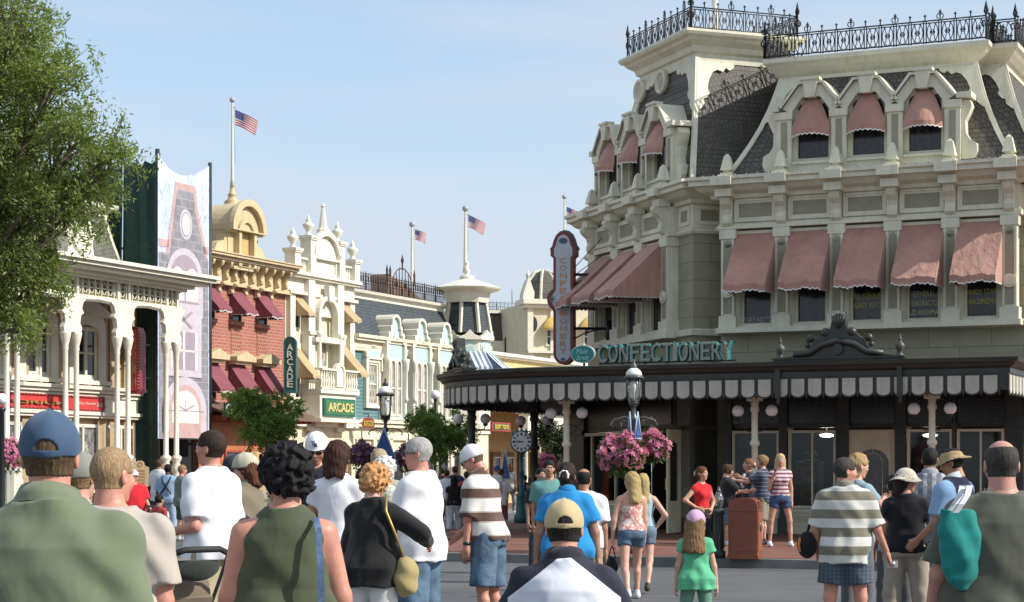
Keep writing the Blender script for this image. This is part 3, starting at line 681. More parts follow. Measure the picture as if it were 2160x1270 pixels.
# pediments on the canopy edge
def pediment(parent,M,w,name='pediment'):
    h=w/2.68; sc_=lambda P:[(x*h,z*h) for x,z in P]
    half=[(1.34,0),(1.34,.10),(1.05,.13),(.80,.16),(.62,.30),(.50,.48),(.44,.52),(.36,.60),(.20,.66),(.16,.76),(.13,.93),(.05,1.0)]
    out=[(-x,z) for x,z in half][0:]+[(x,z) for x,z in reversed(half)]
    mb=MB(); 
    out=sc_(out); mb.prism(out,-.10,.10)
    arch=sc_([(-.95,.16),(-.6,.20),(-.35,.36),(0,.44),(.35,.36),(.6,.20),(.95,.16)])
    mb.tube([(x,-.12,z) for x,z in arch],.035*h*2,5)
    mb.box(-1.36*h,1.36*h,-.16,.14,0,.07*h); mb.box(-1.40*h,1.40*h,-.2,.18,.07*h,.10*h)
    mb.disc((0,.27*h),.11*h,-.16,-.1,18)
    for sx in (-1,1):
        mb.ball((sx*.28*h,-.06,.62*h),.1*h,10,6); mb.ball((sx*.62*h,-.02,.50*h),.09*h,10,6); mb.ball((sx*.68*h,-.02,.36*h),.06*h,8,5)
    for k in range(-2,3): mb.tube([(0,-.13,.70*h),(k*.05*h,-.15,.86*h),(k*.065*h,-.12,.97*h)],[.02*h,.03*h,.012*h],5)
    o=mb.build(name,DKGREEN,parent,M)
    for sx in (-1,1):
        u=MB(); u.lathe(sx*1.27*h,0,[(.09,.10),(.09,.13),(.04,.16),(.07,.22),(.10,.30),(.10,.36),(.05,.40),(.03,.45),(.045,.47),(.02,.50),(.004,.60)],10,k=h*.95); u.build('urn_finial',mat('bronze_green',(.06,.062,.05),.5,.25,5),o)
    return o
xm=A.x(1771,U0); xw=A.x(1904,U0)-A.x(1638,U0)
pediment(conf,Matrix.Translation((xm,U0,3.70)),xw)
pa=arcpts(VX+RR,U0+RR,RR,180,270,16); ang=229
pediment(conf,Matrix.Translation((VX+RR+(RR)*math.cos(R(ang)),U0+RR+RR*math.sin(R(ang)),3.70))@Matrix.Rotation(R(ang+78),4,'Z'),2.1)
# ---- canopy posts with globe lamps
def iron_post(x,y,white=True,r=.07,lamps=True,ang=0):
    m=CREAM if white else DKGREEN
    mb=MB(); mb.lathe(x,y,[(r*2.0,GZ),(r*2.0,GZ+.12),(r*1.7,GZ+.2),(r*1.55,GZ+.75),(r*1.75,GZ+.8),(r*1.2,GZ+.9),(r*1.1,GZ+1.0),(r*1.35,GZ+1.05),(r,GZ+1.1),(r*.92,2.05),(r*1.45,2.08),(r*1.45,2.14),(r,2.18),(r*.95,2.75),(r*1.3,2.78),(r*1.3,2.84),(r*1.05,2.88),(r*1.25,2.98)],14)
    mb.box(x-r*1.9,x+r*1.9,y-r*1.9,y+r*1.9,2.98,3.06); mb.box(x-r*1.3,x+r*1.3,y-r*1.3,y+r*1.3,3.06,3.5)
    if not white: pass
    o=mb.build('canopy_post',m,conf)
    if lamps:
        for sx in (-1,1):
            ca_,sa_=math.cos(R(ang))*sx,math.sin(R(ang))*sx; b=MB()
            P=lambda d,z:(x+ca_*d,y+sa_*d,z)
            b.tube([P(.05,2.55),P(.20,2.50),P(.33,2.54),P(.36,2.62)],.014,5); b.tube([P(.06,2.35),P(.16,2.36),P(.24,2.46),P(.20,2.53),P(.13,2.50),P(.13,2.44)],.011,5)
            b.lathe(x+ca_*.36,y+sa_*.36,[(.02,2.6),(.06,2.63),(.06,2.67)],10); br=b.build('lamp_bracket',BLKIRON,o)
            g=MB(); g.ball(P(.36,2.78),.125,18,12); g.build('globe',GLOBE,br)
GLOBE=mat('opal_globe',(.80,.80,.80),.25,.03)
for px_ in (1592,1966): iron_post(A.x(px_,U0+.75),U0+.75)
iron_post(A.x(1195,U0+.75),U0+.75)
for px_,Y_ in ((1127,48.2),(995,46.6)):
    wx,wy=(px_-CX)/F*Y_,Y_; x,y=A.loc(wx,wy); iron_post(x,y,False,.09,True,0)  # shadow side posts: shade put into the colour, dark green for cream
# ---- ground floor, A side
def pier(mb,x0,x1,y0=-.12,y1=.3,z1=3.5): mb.box(x0,x1,y0,y1,GZ,z1); mb.box(x0-.03,x1+.03,y0-.04,y1,GZ,GZ+.35); mb.box(x0-.03,x1+.03,y0-.04,y1,2.46,2.58)
GX=lambda p:A.x(p,0)
mb=MB()
bays=[(1545,1647),(1663,1767),(1793,1890),(1913,2012),(2018,2122)]
ed=[GX(1530)]+[v for a,b in bays for v in (GX(a),GX(b))]+[GX(2160)]
for i in range(0,len(ed),2):
    x0,x1=ed[i],ed[i+1]
    if x1-x0>.03: pier(mb,x0,x1)
mb.box(GX(1530),XR,-.02,.3,2.50,3.5); mb.box(GX(2135),XR,.05,.4,GZ,3.5)
mb.build('shopfront_wall',DKGREEN,conf)
TRANS=brickmat('leaded_transom',(.012,.011,.010),(.02,.013,.01),(.035,.037,.03),.17,.17,.012,0,.5,.1,.25)
mb=MB()
for a,b in bays: mb.box(GX(a)+.03,GX(b)-.03,-.05,-.021,2.60,3.38)
mb.build('leaded_transoms',TRANS,conf)
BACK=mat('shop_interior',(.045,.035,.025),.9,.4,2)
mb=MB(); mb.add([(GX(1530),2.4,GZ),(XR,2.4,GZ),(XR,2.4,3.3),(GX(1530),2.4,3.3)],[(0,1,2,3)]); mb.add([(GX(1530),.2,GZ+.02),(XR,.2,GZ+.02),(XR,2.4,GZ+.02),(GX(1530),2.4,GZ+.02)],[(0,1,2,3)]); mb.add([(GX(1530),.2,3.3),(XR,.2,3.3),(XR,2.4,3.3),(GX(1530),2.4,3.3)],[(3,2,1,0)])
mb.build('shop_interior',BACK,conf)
CG=clearglass('shop_glass',(.62,.66,.66),.03)
WAINS=mat('wainscot_paint',(.60,.58,.45),.6,.12,3)
def shopwin(x0,x1,zb=.78,zt=2.44,mull=(.5,)):
    f=MB(); f.rframe(x0+.02,x1-.02,zb-.06,zt,.055,-.09,.02)
    for m_ in mull: xx=x0+(x1-x0)*m_; f.box(xx-.018,xx+.018,-.07,.0,zb,zt-.05)
    o=f.build('shop_window',CREAM,conf)
    p=MB(); p.box(x0+.07,x1-.07,-.03,-.02,zb,zt-.05); p.build('pane',CG,o)
    q=MB(); q.box(x0,x1,-.06,.25,GZ,zb-.08); q.box(x0-.01,x1+.01,-.11,.0,zb-.16,zb-.07); q.box(x0,x1,-.1,-.02,GZ,GZ+.14); q.rframe(x0+.04,x1-.04,GZ+.17,zb-.2,.035,-.085,-.06)
    for k in range(1,26): xx=x0+.1+(x1-x0-.2)*k/26; dz=.10*math.sin(math.pi*k/26*2)**2; q.box(xx-.006,xx+.006,-.072,-.058,GZ+.24+dz*.3,zb-.26)
    q.build('wainscot',WAINS,o); return o
for i,(a,b) in enumerate(bays):
    if i!=2: shopwin(GX(a),GX(b))
# door with arched light
def arch_door(x0,x1):
    f=MB(); zt=2.44
    xc=(x0+x1)/2; hw=(x1-x0)/2-.05
    f.rframe(x0,x1,GZ,zt,.06,-.08,.05)
    a=hw-.1; n=10
    arc=[(xc-a,.75),(xc+a,.75)]+[(xc+a*math.cos(t),1.72+a*.85*math.sin(t)) for t in [i*math.pi/n for i in range(n+1)]]
    box=[(xc-hw,GZ),(xc+hw,GZ)]+[(xc+hw,GZ+(zt-GZ)*.7)]+[(xc+hw*math.cos(t) if abs(math.cos(t))<.7 else (hw*(1 if math.cos(t)>0 else -1))+xc, zt) for t in [i*math.pi/n for i in range(1,n)]]+[(xc-hw,GZ+(zt-GZ)*.7)]
    f.ring(box[:len(arc)],arc,-.04,.02)
    f.rframe(xc-hw+.14,xc+hw-.14,GZ+.1,.66,.03,-.06,-.04)
    o=f.build('door',mat('door_cream',(.66,.61,.44),.6,.12,3),conf)
    p=MB(); p.prism(arc,-.012,-.002); p.build('pane',lacemat('door_lace',(.13,.13,.13),(.07,.07,.075),22),o)
    l=MB(); l.tube([(xc+.6*a*math.cos(t),-.02,1.72+.6*a*math.sin(t)) for t in [i*math.pi/12 for i in range(13)]]+[(xc-.6*a,-.02,.78)],.009,4); l.tube([(xc+.6*a,-.02,1.72),(xc+.6*a,-.02,.78)],.009,4); l.tube([(xc-a,-.02,1.2),(xc-.6*a,-.02,1.2)],.009,4); l.tube([(xc+a,-.02,1.2),(xc+.6*a,-.02,1.2)],.009,4); l.tube([(xc,-.02,2.25),(xc,-.02,1.72+.6*a)],.009,4)
    l.build('glazing_bars',CREAM,o)
    h=MB(); h.ball((xc+hw-.06,-.09,1.15),.03,8,6); h.build('handle',mat('brass',(.35,.25,.08),.3,.1,5,metal=1),o)
arch_door(GX(1793),GX(1890))
# display: shelves with yellow boxes
def things_in_window():
    x0,x1=GX(1672),GX(1716)
    sh=thing('display_shelf','dark shelf with two large yellow boxes in the window left of the arched door','shelf',(*A.w((x0+x1)/2,.55),GZ),A.a)
    w=(x1-x0)/2; m=MB()
    for z in (.70,1.14,1.58): m.box(-w,w,-.2,.2,z-.03,z)
    for sx in (-1,1): m.box(sx*w-.02,sx*w+.02,-.2,.2,0,1.62)
    m.build('shelf_frame',mat('shelf_grey',(.16,.17,.16),.5),sh)
    for i,z in enumerate((.705,1.145)):
        b=thing('gift_box',('upper' if i else 'lower')+' yellow gift box on the shelf in the shop window','box',(*A.w((x0+x1)/2,.55),GZ+z),A.a,'yellow boxes in the shop window')
        m=MB(); m.box(-w+.05,w-.05,-.14,.14,0,.34); m.build('carton',mat('box_yellow',(.36,.26,.07),.6,.25,6),b)
        m=MB(); m.add([(-w+.05,-.145,.05),(-w+.05,-.145,.10),(w-.05,-.145,.30),(w-.05,-.145,.25)],[(0,1,2,3)]); m.disc((0,.17),.09,-.155,-.146,16); m.build('ribbon',mat('box_brown',(.13,.07,.03),.6),b)
    # scrolled wire ornament above
    m=MB(); zz=1.60
    for sx in (-1,1): m.tube([(sx*(.10+.07*math.cos(t)),0,.14+.07*math.sin(t)) for t in [i*.52 for i in range(11)]],.008,4); m.tube([(0,0,.03),(sx*.12,0,.02),(sx*.2,0,.05)],.008,4)
    o=m.build('wire_ornament',mat('wire_white',(.4,.4,.38),.4),sh); o.location=(0,0,zz)
things_in_window()
def goods(fr,M,name,label,x0,x1,y0,z0,h,cols,n,seed,group):
    rr=random.Random(seed)
    for k in range(n):
        sh=0
        c=cols[k%len(cols)]; x=x0+(x1-x0)*(k+.5)/n; w=(x1-x0)/n*.36
        wx,wy=fr.w(x,y0); t=thing(name,label,'packet',(wx,wy,z0),fr.a,group)
        m=MB(); hh=h*(.6+.4*rr.random()); m.box(-w,w,-.05,.05,0,hh); m.box(-w*.7,w*.7,-.06,-.05,hh*.3,hh*.7); m.build('packet_body',mat('goods%d'%(k%len(cols)),c,.5,.3,9),t)
CL=[(.40,.30,.10),(.35,.08,.05),(.45,.44,.38),(.10,.22,.16)]
goods(A,None,'sweet_packet','packet in the row of sweets in the window right of the arched door',GX(1925),GX(2000),.5,.95,.36,CL,6,3,'sweets in the window right of the arched door')
goods(A,None,'sweet_packet','packet in the row of sweets in the last window before the right end pier',GX(2030),GX(2110),.5,.95,.30,CL[::-1],6,4,'sweets in the last window')
mb=MB(); mb.box(GX(1918),GX(2005),.3,.75,GZ,.95); mb.box(GX(2024),GX(2116),.3,.75,GZ,.95); mb.box(GX(1550),GX(1640),.3,.75,GZ,.90); mb.build('display_plinth',BACK,conf)
def emis(name,c,st):
    m,nt,bs=_nt(name); bs.inputs['Base Color'].default_value=c4(c); bs.inputs['Emission Color'].default_value=c4(c); bs.inputs['Emission Strength'].default_value=st; return m
for fr_,px_,py_,n_,cc,st,lb in ((A,1744,917,.8,(1,.95,.85),9,'lit white ceiling lamp inside the shop window left of the arched door'),(A,1962,917,.8,(1,.85,.6),5,'unseen ceiling lamp added to light the shop window right of the arched door'),(C,1392,900,1.6,(1,.62,.3),14,'warm ceiling lamp glowing inside the open entrance')):  # window right of the door: unseen lamp, added to brighten its display
    x_,z_=fr_.p(px_,py_,n_); z_=min(z_,2.9); lt_=thing('ceiling_lamp',lb,'lamp',(*fr_.w(x_,n_),z_)); m=MB(); m.lathe(0,0,[(.04,-.06),(.14,-.04),(.17,0),(.05,.03)],16); m.build('lamp_bowl',emis('lamp_glow%d'%px_,cc,st),lt_); m=MB(); m.lathe(0,0,[(.012,.03),(.012,3.29-z_)],6); m.build('lamp_rod',BLKIRON,lt_)
# ---- ground floor, chamfer side (local C)
CXf=lambda p:C.x(p,0)
mb=MB(); pier(mb,-.95,0.02,-.06,.6); 
mb.box(-.95,0,-.06,.3,GZ,3.5); pier(mb,-CW,CXf(1208)); pier(mb,CXf(1338),CXf(1350)); mb.box(-CW,0,-.02,.3,2.52,3.5)
mb.build('shopfront_wall',OLIVE if False else DKGREEN,conf,TC)
mb=MB(); mb.box(-.62,.0,-.10,-.06,GZ,3.5); mb.build('corner_pier',mat('pier_olive',(.15,.145,.105),.7,.2,3),conf,TC)
mb=MB(); mb.box(0.02,.95,-.02,.5,GZ,3.5); mb.build('corner_pier',mat('pier_olive',(.15,.145,.105)),conf,TD)
mb=MB()
for a,b in ((CXf(1212),CXf(1336)),(CXf(1352),-1.0)): mb.box(a+.05,b-.05,-.05,-.021,2.62,3.36)
mb.build('leaded_transoms',TRANS,conf,TC)
x0,x1=CXf(1208),CXf(1338)
f=MB(); f.rframe(x0,x1,.72,2.50,.08,-.09,.02); 
for k in (.36,.74): f.box(x0+(x1-x0)*k-.035,x0+(x1-x0)*k+.035,-.07,0,.74,2.46)
o=f.build('shop_window',CREAM,conf,TC); p=MB(); p.box(x0+.08,x1-.08,-.03,-.02,.78,2.44); p.build('pane',CG,o)
q=MB(); q.box(x0,x1,-.06,.25,GZ,.66); q.box(x0,x1,-.12,0,.60,.70); q.rframe(x0+.1,x1-.1,.22,.55,.05,-.1,-.06); q.build('wainscot',WAINS,o)
cu=MB(); cu.smooth=True; n=160; W=x1-x0; vs=[(x0+W*i/n,.22+.05*math.sin(i*.9)+.02*math.sin(i*2.3),z) for z in (.75,2.45) for i in range(n+1)]; cu.add(vs,[(i,i+1,i+n+2,i+n+1) for i in range(n)]); cu.build('curtain',mat('window_curtain',(.36,.36,.30),.9,.3,5),o)
# entrance with door leaf standing open
x0,x1=CXf(1352),-1.0
mb=MB(); mb.rframe(x0,x1,GZ-.05,2.5,.07,-.08,.05); fr=mb.build('entrance_frame',DKGREEN,conf,TC)
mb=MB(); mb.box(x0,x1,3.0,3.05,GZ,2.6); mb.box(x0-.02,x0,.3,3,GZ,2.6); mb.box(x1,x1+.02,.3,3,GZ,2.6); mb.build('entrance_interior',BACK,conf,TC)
hx,hy=A.loc(*at(1434,43.55,z=0)[:2]) ; dl=MB()
W=.86
dl.rframe(0,W,0,2.28,.13,-.025,.025); dl.box(.13,W-.13,-.02,.02,.13,.62); dl.rframe(.18,W-.18,.2,.55,.03,-.03,.03)
arc=[(.13,.62),(W-.13,.62)]
dl.box(.13,W-.13,-.02,.02,.62,.70); dl.prism([(.13,2.15),(.13,1.75),(.17,1.95),(W/2,2.08),(W-.17,1.95),(W-.13,1.75),(W-.13,2.15)],-.02,.02)
dm=Matrix.Translation((hx,hy,GZ+.03))@Matrix.Rotation(R(271),4,'Z')
o=dl.build('entrance_door',mat('door_cream2',(.62,.60,.45),.55,.12,3),conf,dm); p=MB(); p.box(.13,W-.13,-.005,.005,.70,1.98); p.build('pane',clearglass('door_glass',(.7,.75,.75),.25),o)
h=MB(); h.box(W-.09,W-.06,-.07,-.03,.95,1.2); h.build('handle',mat('brass',(.35,.25,.08)),o)
# counter seen through the entrance
wx,wy=C.w((x0+x1)/2,1.5); t=thing('sweet_counter','lit sweet counter with red and orange goods seen through the open entrance','counter',(wx,wy,GZ),C.a)
m=MB(); m.box(-.7,.7,-.25,.25,0,.9); m.box(-.75,.75,-.3,.3,.9,.95); m.build('cabinet',mat('counter_wood',(.14,.06,.03),.5,.3,4),t)
m=MB()
for k in range(6):
    for j in range(2): m.lathe(-.55+k*.22,0,[(.07,.0),(.08,.02),(.08,.2),(.05,.22)],10,z0=.95+j*.32)
m.box(-.7,.7,-.12,.12,1.22,1.25); m.build('sweet_jars',mat('jar_orange',(.42,.13,.04),.4,.5,3),t)
# ================================================================ SIGNS OF THE SHOP
TEAL=mat('teal_paint',(.018,.20,.20),.4,.12,4); OFFW=mat('sign_white',(.62,.63,.60),.5,.1,5)
def lettersign():
    U=-2.6; x0,z0=A.p(1264,765,U); x1,z1=A.p(1550,757,U); zt=A.z(1400,724,U); zb=A.z(1400,762,U)
    t=thing('lettering_sign','free standing bulb lit CONFECTIONERY lettering with teal sides on the canopy roof','sign',(*A.w((x0+x1)/2,U),3.7),A.a)
    W=(x1-x0)/2; zb-=3.7; zt-=3.7; word="CONFECTIONERY"; n=len(word); wds=[1.0]*n; wds[7]=.5
    tot=sum(wds); x=-W
    for ch,wd in zip(word,wds):
        w_=2*W*wd/tot; m=MB(); m.text(ch,x+w_*.06,x+w_*.9,zb,zt,.06,.16,bold=.012)
        lt=m.build('letter',TEAL,t)
        m=MB(); m.text(ch,x+w_*.06,x+w_*.9,zb,zt,-.102,.012,bold=.008); m.build('letter_face',mat('letter_face',(.30,.32,.27),.5,.15,8),lt)
        m=MB(); m.text(ch,x+w_*.06,x+w_*.9,zb,zt,0,.01,bold=-.01)
        vs=m.v; bb=MB(); k=0
        rr=random.Random(ord(ch)); seen=[]
        for f_ in m.f:
            if len(f_)>2:
                c=Vector((0,0,0)); 
                for i_ in f_: c+=Vector(vs[i_])
                c/=len(f_)
                if all((c-s_).length>.05 for s_ in seen): seen.append(c)
        for c in seen[:40]: bb.ball((c.x,-.12,c.z),.013,5,3)
        if seen: bb.build('bulbs',BULB,lt)
        x+=w_
    m=MB(); m.box(-W,W,.02,.05,zb-.03,zb+.0); m.box(-W,W,.02,.05,zt-.03,zt)
    for k in range(7): xx=-W+2*W*k/6; m.bar((xx,.05,0.02),(xx,.05,zb),.03); m.tube([(xx,.05,zb),(xx,.45,0.02)],.015,4)
    m.build('sign_frame',BLKIRON,t)
lettersign()
def ovalsign():
    U=-2.75; x,z=A.p(1230,747,U); t=thing('oval_sign','teal oval sign reading Main Street beside the CONFECTIONERY lettering','sign',(*A.w(x,U),3.7),A.a)
    z-=3.7; sx,sz=.285,.195
    m=MB(); m.disc((0,z),sx,-.03,.04,36,sz); m.build('rim',OFFW,t); m=MB(); m.disc((0,z),sx-.022,-.042,-.03,36,sz-.02); m.build('face',TEAL,t)
    m=MB(); m.text('Main',-.15,.12,z+.0,z+.11,-.043,.008,shear=.4); m.text('Street',-.14,.15,z-.13,z-.02,-.043,.008,shear=.4); m.build('lettering',mat('script_pale',(.35,.65,.62),.5),t)
    m=MB(); m.bar((0,.06,0.02),(0,.06,z),.04); m.build('post',BLKIRON,t)
ovalsign()
def bladesign():
    V=Fac(*at(1190,48.2,z=0)[:2],-14); Y=V.xY(1190)[1]
    zt=V.z(1190,492); zb=V.z(1190,767); hw=.235; H=zt-zb; zm=V.z(1190,632)
    t=thing('blade_sign','tall hanging CONFECTIONERY sign with dark red frame and round lobe','sign',(*V.o,zb),V.a)
    def outl(e):
        w=hw+e; p=[]
        p+=[(w*.95*math.cos(a),.28-(w*.95)*.9*math.sin(a)-e*0) for a in [i*math.pi/8 for i in range(9)]][::-1]   # bottom round, left to right reversed
        p=[(-w*.95*math.cos(a),.25-(.25+e)*math.sin(a)) for a in [i*math.pi/8 for i in range(9)]]
        r=.27+e; zc=zm-zb
        p+=[(w*.95,zc-.30),(w*.95+.0,zc-.24)]+[(w*.70+r*.75*math.cos(a),zc+r*.9*math.sin(a)) for a in [(-60+i*20)*math.pi/180 for i in range(7)]]+[(w*.95,zc+.26),(w*.95,H-.62),(w*1.22,H-.56),(w*1.22,H-.40),(w*1.0,H-.32)]
        p+=[(w*.92*math.cos(a),H-.30+(.30+e)*math.sin(a)) for a in [i*math.pi/8 for i in range(1,8)]]
        p+=[(-w*1.0,H-.32),(-w*1.22,H-.40),(-w*1.22,H-.56),(-w*.95,H-.62),(-w*.95,zc+.26)]+[(-w*.70-r*.75*math.cos(a),zc+r*.9*math.sin(a)) for a in [(60-i*20)*math.pi/180 for i in range(7)]]+[(-w*.95,zc-.30)]
        return p
    RED=mat('sign_oxblood',(.20,.035,.025),.5,.15,4)
    m=MB(); m.prism(outl(.03),-.10,.22); m.build('case',RED,t)
    m=MB(); m.prism(outl(-.045),-.115,-.10); m.build('panel',mat('sign_pale',(.47,.49,.53),.55,.08,3),t)
    m=MB(); cp=[p for p in outl(.055) if p[1]>H-.42]; m.tube([(p[0],.06,p[1]) for p in cp if True],.04,5); m.prism([(p[0],p[1]) for p in cp],.0,.26); m.build('cap',mat('sign_bluegrey',(.07,.10,.13),.4),t)
    m=MB(); word="CONFECTIONERY"; 
    for i,ch in enumerate(word): z=H-.60-(H-.80)*(i+1)/13; m.text(ch,-.085,.085,z+.035,z+(H-.80)/13-.015,-.116,.012,bold=.01)
    m.build('lettering',mat('letter_orange',(.50,.27,.13),.5),t)
    m=MB(); m.disc((0,H-.2),.11,-.125,-.115,20,.07); m.disc((0,.1),.06,-.125,-.115,16,.035); m.build('emblem',mat('sign_bluegrey',(.07,.10,.13),.4),t)
    m=MB()
    for sx in (-1,1):
        for k in range(8): a=k*math.pi/4; m.tube([(sx*.27,-.118,zm-zb),(sx*.27+.10*math.cos(a),-.118,zm-zb+.13*math.sin(a))],.008,4)
    m.build('ornament',mat('sign_blue',(.12,.22,.26),.5),t)
    # arms to the wall
    m=MB()
    for zz in (V.z(1235,578)-zb,V.z(1240,692)-zb):
        m.bar((.2,.06,zz),(1.05,.35,zz),.05); m.tube([(.25,.06,zz-.25),(.5,.1,zz-.12),(.9,.3,zz)],.018,5); m.tube([(1.05,.35,zz-.3),(1.05,.35,zz+.2)],.07,8)
    m.tube([(.2,.06,H-.9),(.9,.3,H-.1)],.01,4); m.tube([(.3,.06,H-1.0),(.95,.3,H-.5)],.01,4); m.build('hanging_arm',BLKIRON,t)
bladesign()
# ================================================================ WEST SIDE OF THE STREET
def sub(x): return Fac(*L.w(x,0),65.6)
YEL=mat('yellow_trim',(.56,.455,.27),.55,.1,3,streak=True)
YELL=mat('pale_yellow_wall',(.68,.64,.47),.6,.08,2.5,streak=True)
CRM2=mat('ivory_paint',(.70,.675,.56),.55,.08,3)
BRK=brickmat('red_brick',(.42,.135,.095),(.35,.105,.075),(.42,.25,.19),.30,.105,.016,var=.2,bmp=.5)
HERR=brickmat('herringbone_brick',(.36,.09,.05),(.26,.055,.035),(.42,.26,.20),.12,.12,.015)
BURG=mat('burgundy_canvas',(.20,.045,.065),.8,.15,3,.2,6,sheen=.2)
TAN=mat('tan_canvas',(.42,.31,.17),.85,.12,3,.2,6,sheen=.2)
def window(parent,x0,x1,z0,z1,y=0,fm=None,pm=None,t=.06,M=None,rail=True,dep=.06):
    m=MB(); m.rframe(x0,x1,z0,z1,t,y-dep,y+.02)
    if rail: m.box(x0+t,x1-t,y-dep*.5,y+.01,(z0+z1)/2-.025,(z0+z1)/2+.025)
    o=m.build('window',fm or CRM2,parent,M); p=MB(); p.box(x0+t*.8,x1-t*.8,y-.012,y-.002,z0+t*.8,z1-t*.8); p.build('pane',pm or DARKG,o); return o
def pole_flag(parent_fr,x,y,z0,z1,fz,fw,fh,label,drop=.55,r=.04,col=None):
    wx,wy=parent_fr.w(x,y); t=thing('flagpole',label,'flagpole',(wx,wy,z0),0,'flagpoles on the roofs')
    H=z1-z0; m=MB(); m.lathe(0,0,[(r*1.5,0),(r,.3),(r*.55,H-.2),(r*.5,H-.12)],10); m.build('pole',col or mat('pole_cream',(.62,.60,.50),.5),t)
    m=MB(); m.ball((0,0,H-.06),r*1.7,10,6); m.tube([(0,0,H-.3),(r*2.4,0,H-.3)],.012,4); m.tube([(r*1.7,0,.8),(r*1.1,0,H-.3)],.006,3); m.build('finial',mat('pole_grey',(.35,.35,.36),.4),t)
    # flag hanging and flying to the right: stripes and canton as cloth strips
    def P(u,v): # u along fly, v down 0..1
        sag=drop*fh*u**1.2; return (r*1.6+fw*u*(.96-.12*v), .10*math.sin(u*7+v*1.5)*(.3+u)*fw*.9, fz-z0-v*fh*(1-.10*u)-sag)
    red=MB(); wh=MB(); bl=MB()
    for k in range(13):
        tgt=red if k%2==0 else wh; tgt.smooth=True; u0=.42 if k<7 else 0; n=12
        vs=[P(u0+(1-u0)*i/n,vv) for vv in (k/13,(k+1)/13) for i in range(n+1)]; tgt.add(vs,[(i,i+1,i+n+2,i+n+1) for i in range(n)])
    n=6; bl.smooth=True; vs=[P(.42*i/n,7/13*j/n) for j in range(n+1) for i in range(n+1)]; bl.add(vs,[(j*(n+1)+i,j*(n+1)+i+1,(j+1)*(n+1)+i+1,(j+1)*(n+1)+i) for j in range(n) for i in range(n)])
    st=MB()
    for j in range(5):
        for i in range(6):
            c=P(.035+.07*i,.05+.108*j); st.prism([(c[0]+.018*fw/1.2*math.cos(a)*(1 if q%2 else .45),c[2]+.018*fw/1.2*math.sin(a)*(1 if q%2 else .45)) for q,a in enumerate([R(36*q_) for q_ in range(10)])],c[1]-.012,c[1]-.006)
    f=wh.build('flag',mat('flag_white',(.72,.70,.70),.8,.05),t); red.build('flag_stripes',mat('flag_red',(.45,.04,.06),.8,.05),f); bl.build('flag_canton',mat('flag_blue',(.05,.07,.22),.8,.05),f); st.build('flag_stars',mat('flag_white',(.72,.70,.70)),f)
    return t
# ---------------------------------------------------------------- brick building
B=sub(L.x(447)); Wb=B.x(601)
brick=thing('brick_building','red brick building with yellow bracketed cornice, round gable and burgundy awnings','building',(*B.o,0),B.a)
mb=MB(); mb.box(-.9,Wb,0,8,GZ,7.6); mb.build('wall',BRK,brick)
xc3=[B.x(p) for p in (497.5,552)]; pb=xc3[1]-xc3[0]; xs=[xc3[0]-pb,xc3[0],xc3[1]]
z1=B.z(497,654)
for i,x in enumerate(xs):
    window(brick,x-.30,x+.26,B.z(497,680),B.z(497,630),.0,mat('olive_frame',(.22,.19,.10),.6),DARKG,.05)
    m=MB(); m.box(x-.42,x+.40,-.12,0,B.z(497,687),B.z(497,678)); m.build('sill',BRK,brick)
    m=MB(); m.box(x-.30,x+.28,-.018,.0,B.z(497,745),B.z(497,690)); m.build('herringbone_panel',HERR,brick)
    m=MB(); za=B.z(505,764); m.prism([(x-.58,za),(x+.58,za),(x+.58,za+.14),(x,za+.34),(x-.58,za+.14)],-.42,0); m.box(x-.48,x+.48,-.3,0,za-.10,za); m.build('window_hood',YEL,brick)
    awning(brick,x-.38,x+.36,B.z(490,613),B.z(490,613)-.80,.62,BURG,y=-.02,val=.10,scal=.09)
    awning(brick,x-.44,x+.42,B.z(500,766),B.z(500,766)-1.02,.70,BURG,y=-.02,val=.10,scal=.09)
    window(brick,x-.36,x+.34,B.z(500,845),B.z(500,770),.0,mat('olive_frame',(.22,.19,.10)),DARKG,.05)
    for k in (-1,1): m=MB(); bracket(m,x+k*.42,.16,-.02,B.z(490,600),B.z(490,622),.28); m.build('cornice_bracket',YEL,brick)
zt=8.45; mb=MB()
mb.box(-1,Wb+.05,-.12,.5,7.50,8.2); mb.box(-1,Wb+.1,-.22,.5,7.48,7.58)
for z0,z1_,o_ in ((8.18,8.24,.42),(8.24,8.34,.50),(8.34,8.42,.62),(8.42,8.46,.66)): mb.box(-1,B.x(497),-o_,.5,z0,z1_); mb.box(B.x(524,-.5),Wb+.12,-o_,.5,z0,z1_)
mb.box(B.x(487,-.3),B.x(528,-.3),-.42,.5,8.0,8.10)
for k in range(40): x=-1+(Wb+1)*(k+.5)/40; 
mb.build('cornice',YEL,brick)
n=10
for k in range(n):
    x=-.75+(Wb+.75)*(k+.35)/n; m=MB(); bracket(m,x,.13,-.12,8.2,7.62,.34); m.build('cornice_bracket',YEL,brick)
mb=MB()
for k in range(n-1): x=-.75+(Wb+.75)*(k+.85)/n; mb.prism([(x-.09,7.85),(x,7.72),(x+.09,7.85),(x,7.98)],-.15,-.12)
mb.build('frieze_diamonds',YEL,brick)
xg=B.x(512,-.25); rg=.88; zs=B.z(520,490,-.25)
def arcp(x,z,r,a0=0,a1=180,n=16): return [(x+r*math.cos(R(a0+(a1-a0)*i/n)),z+r*math.sin(R(a0+(a1-a0)*i/n))) for i in range(n+1)]
mb=MB(); mb.prism([(xg-rg,8.0),(xg+rg*.9,8.0),(xg+rg*.9,zs)]+[(xg-rg,zs)],-.25,.9)
mb.prism(arcp(xg,zs,rg+.02),-.38,.9); mb.ring(arcp(xg,zs,rg+.14)+[(xg-rg-.14,zs-.04),(xg+rg+.14,zs-.04)],arcp(xg,zs,rg-.08)+[(xg-rg+.08,zs-.0),(xg+rg-.08,zs-.0)],-.55,-.38)
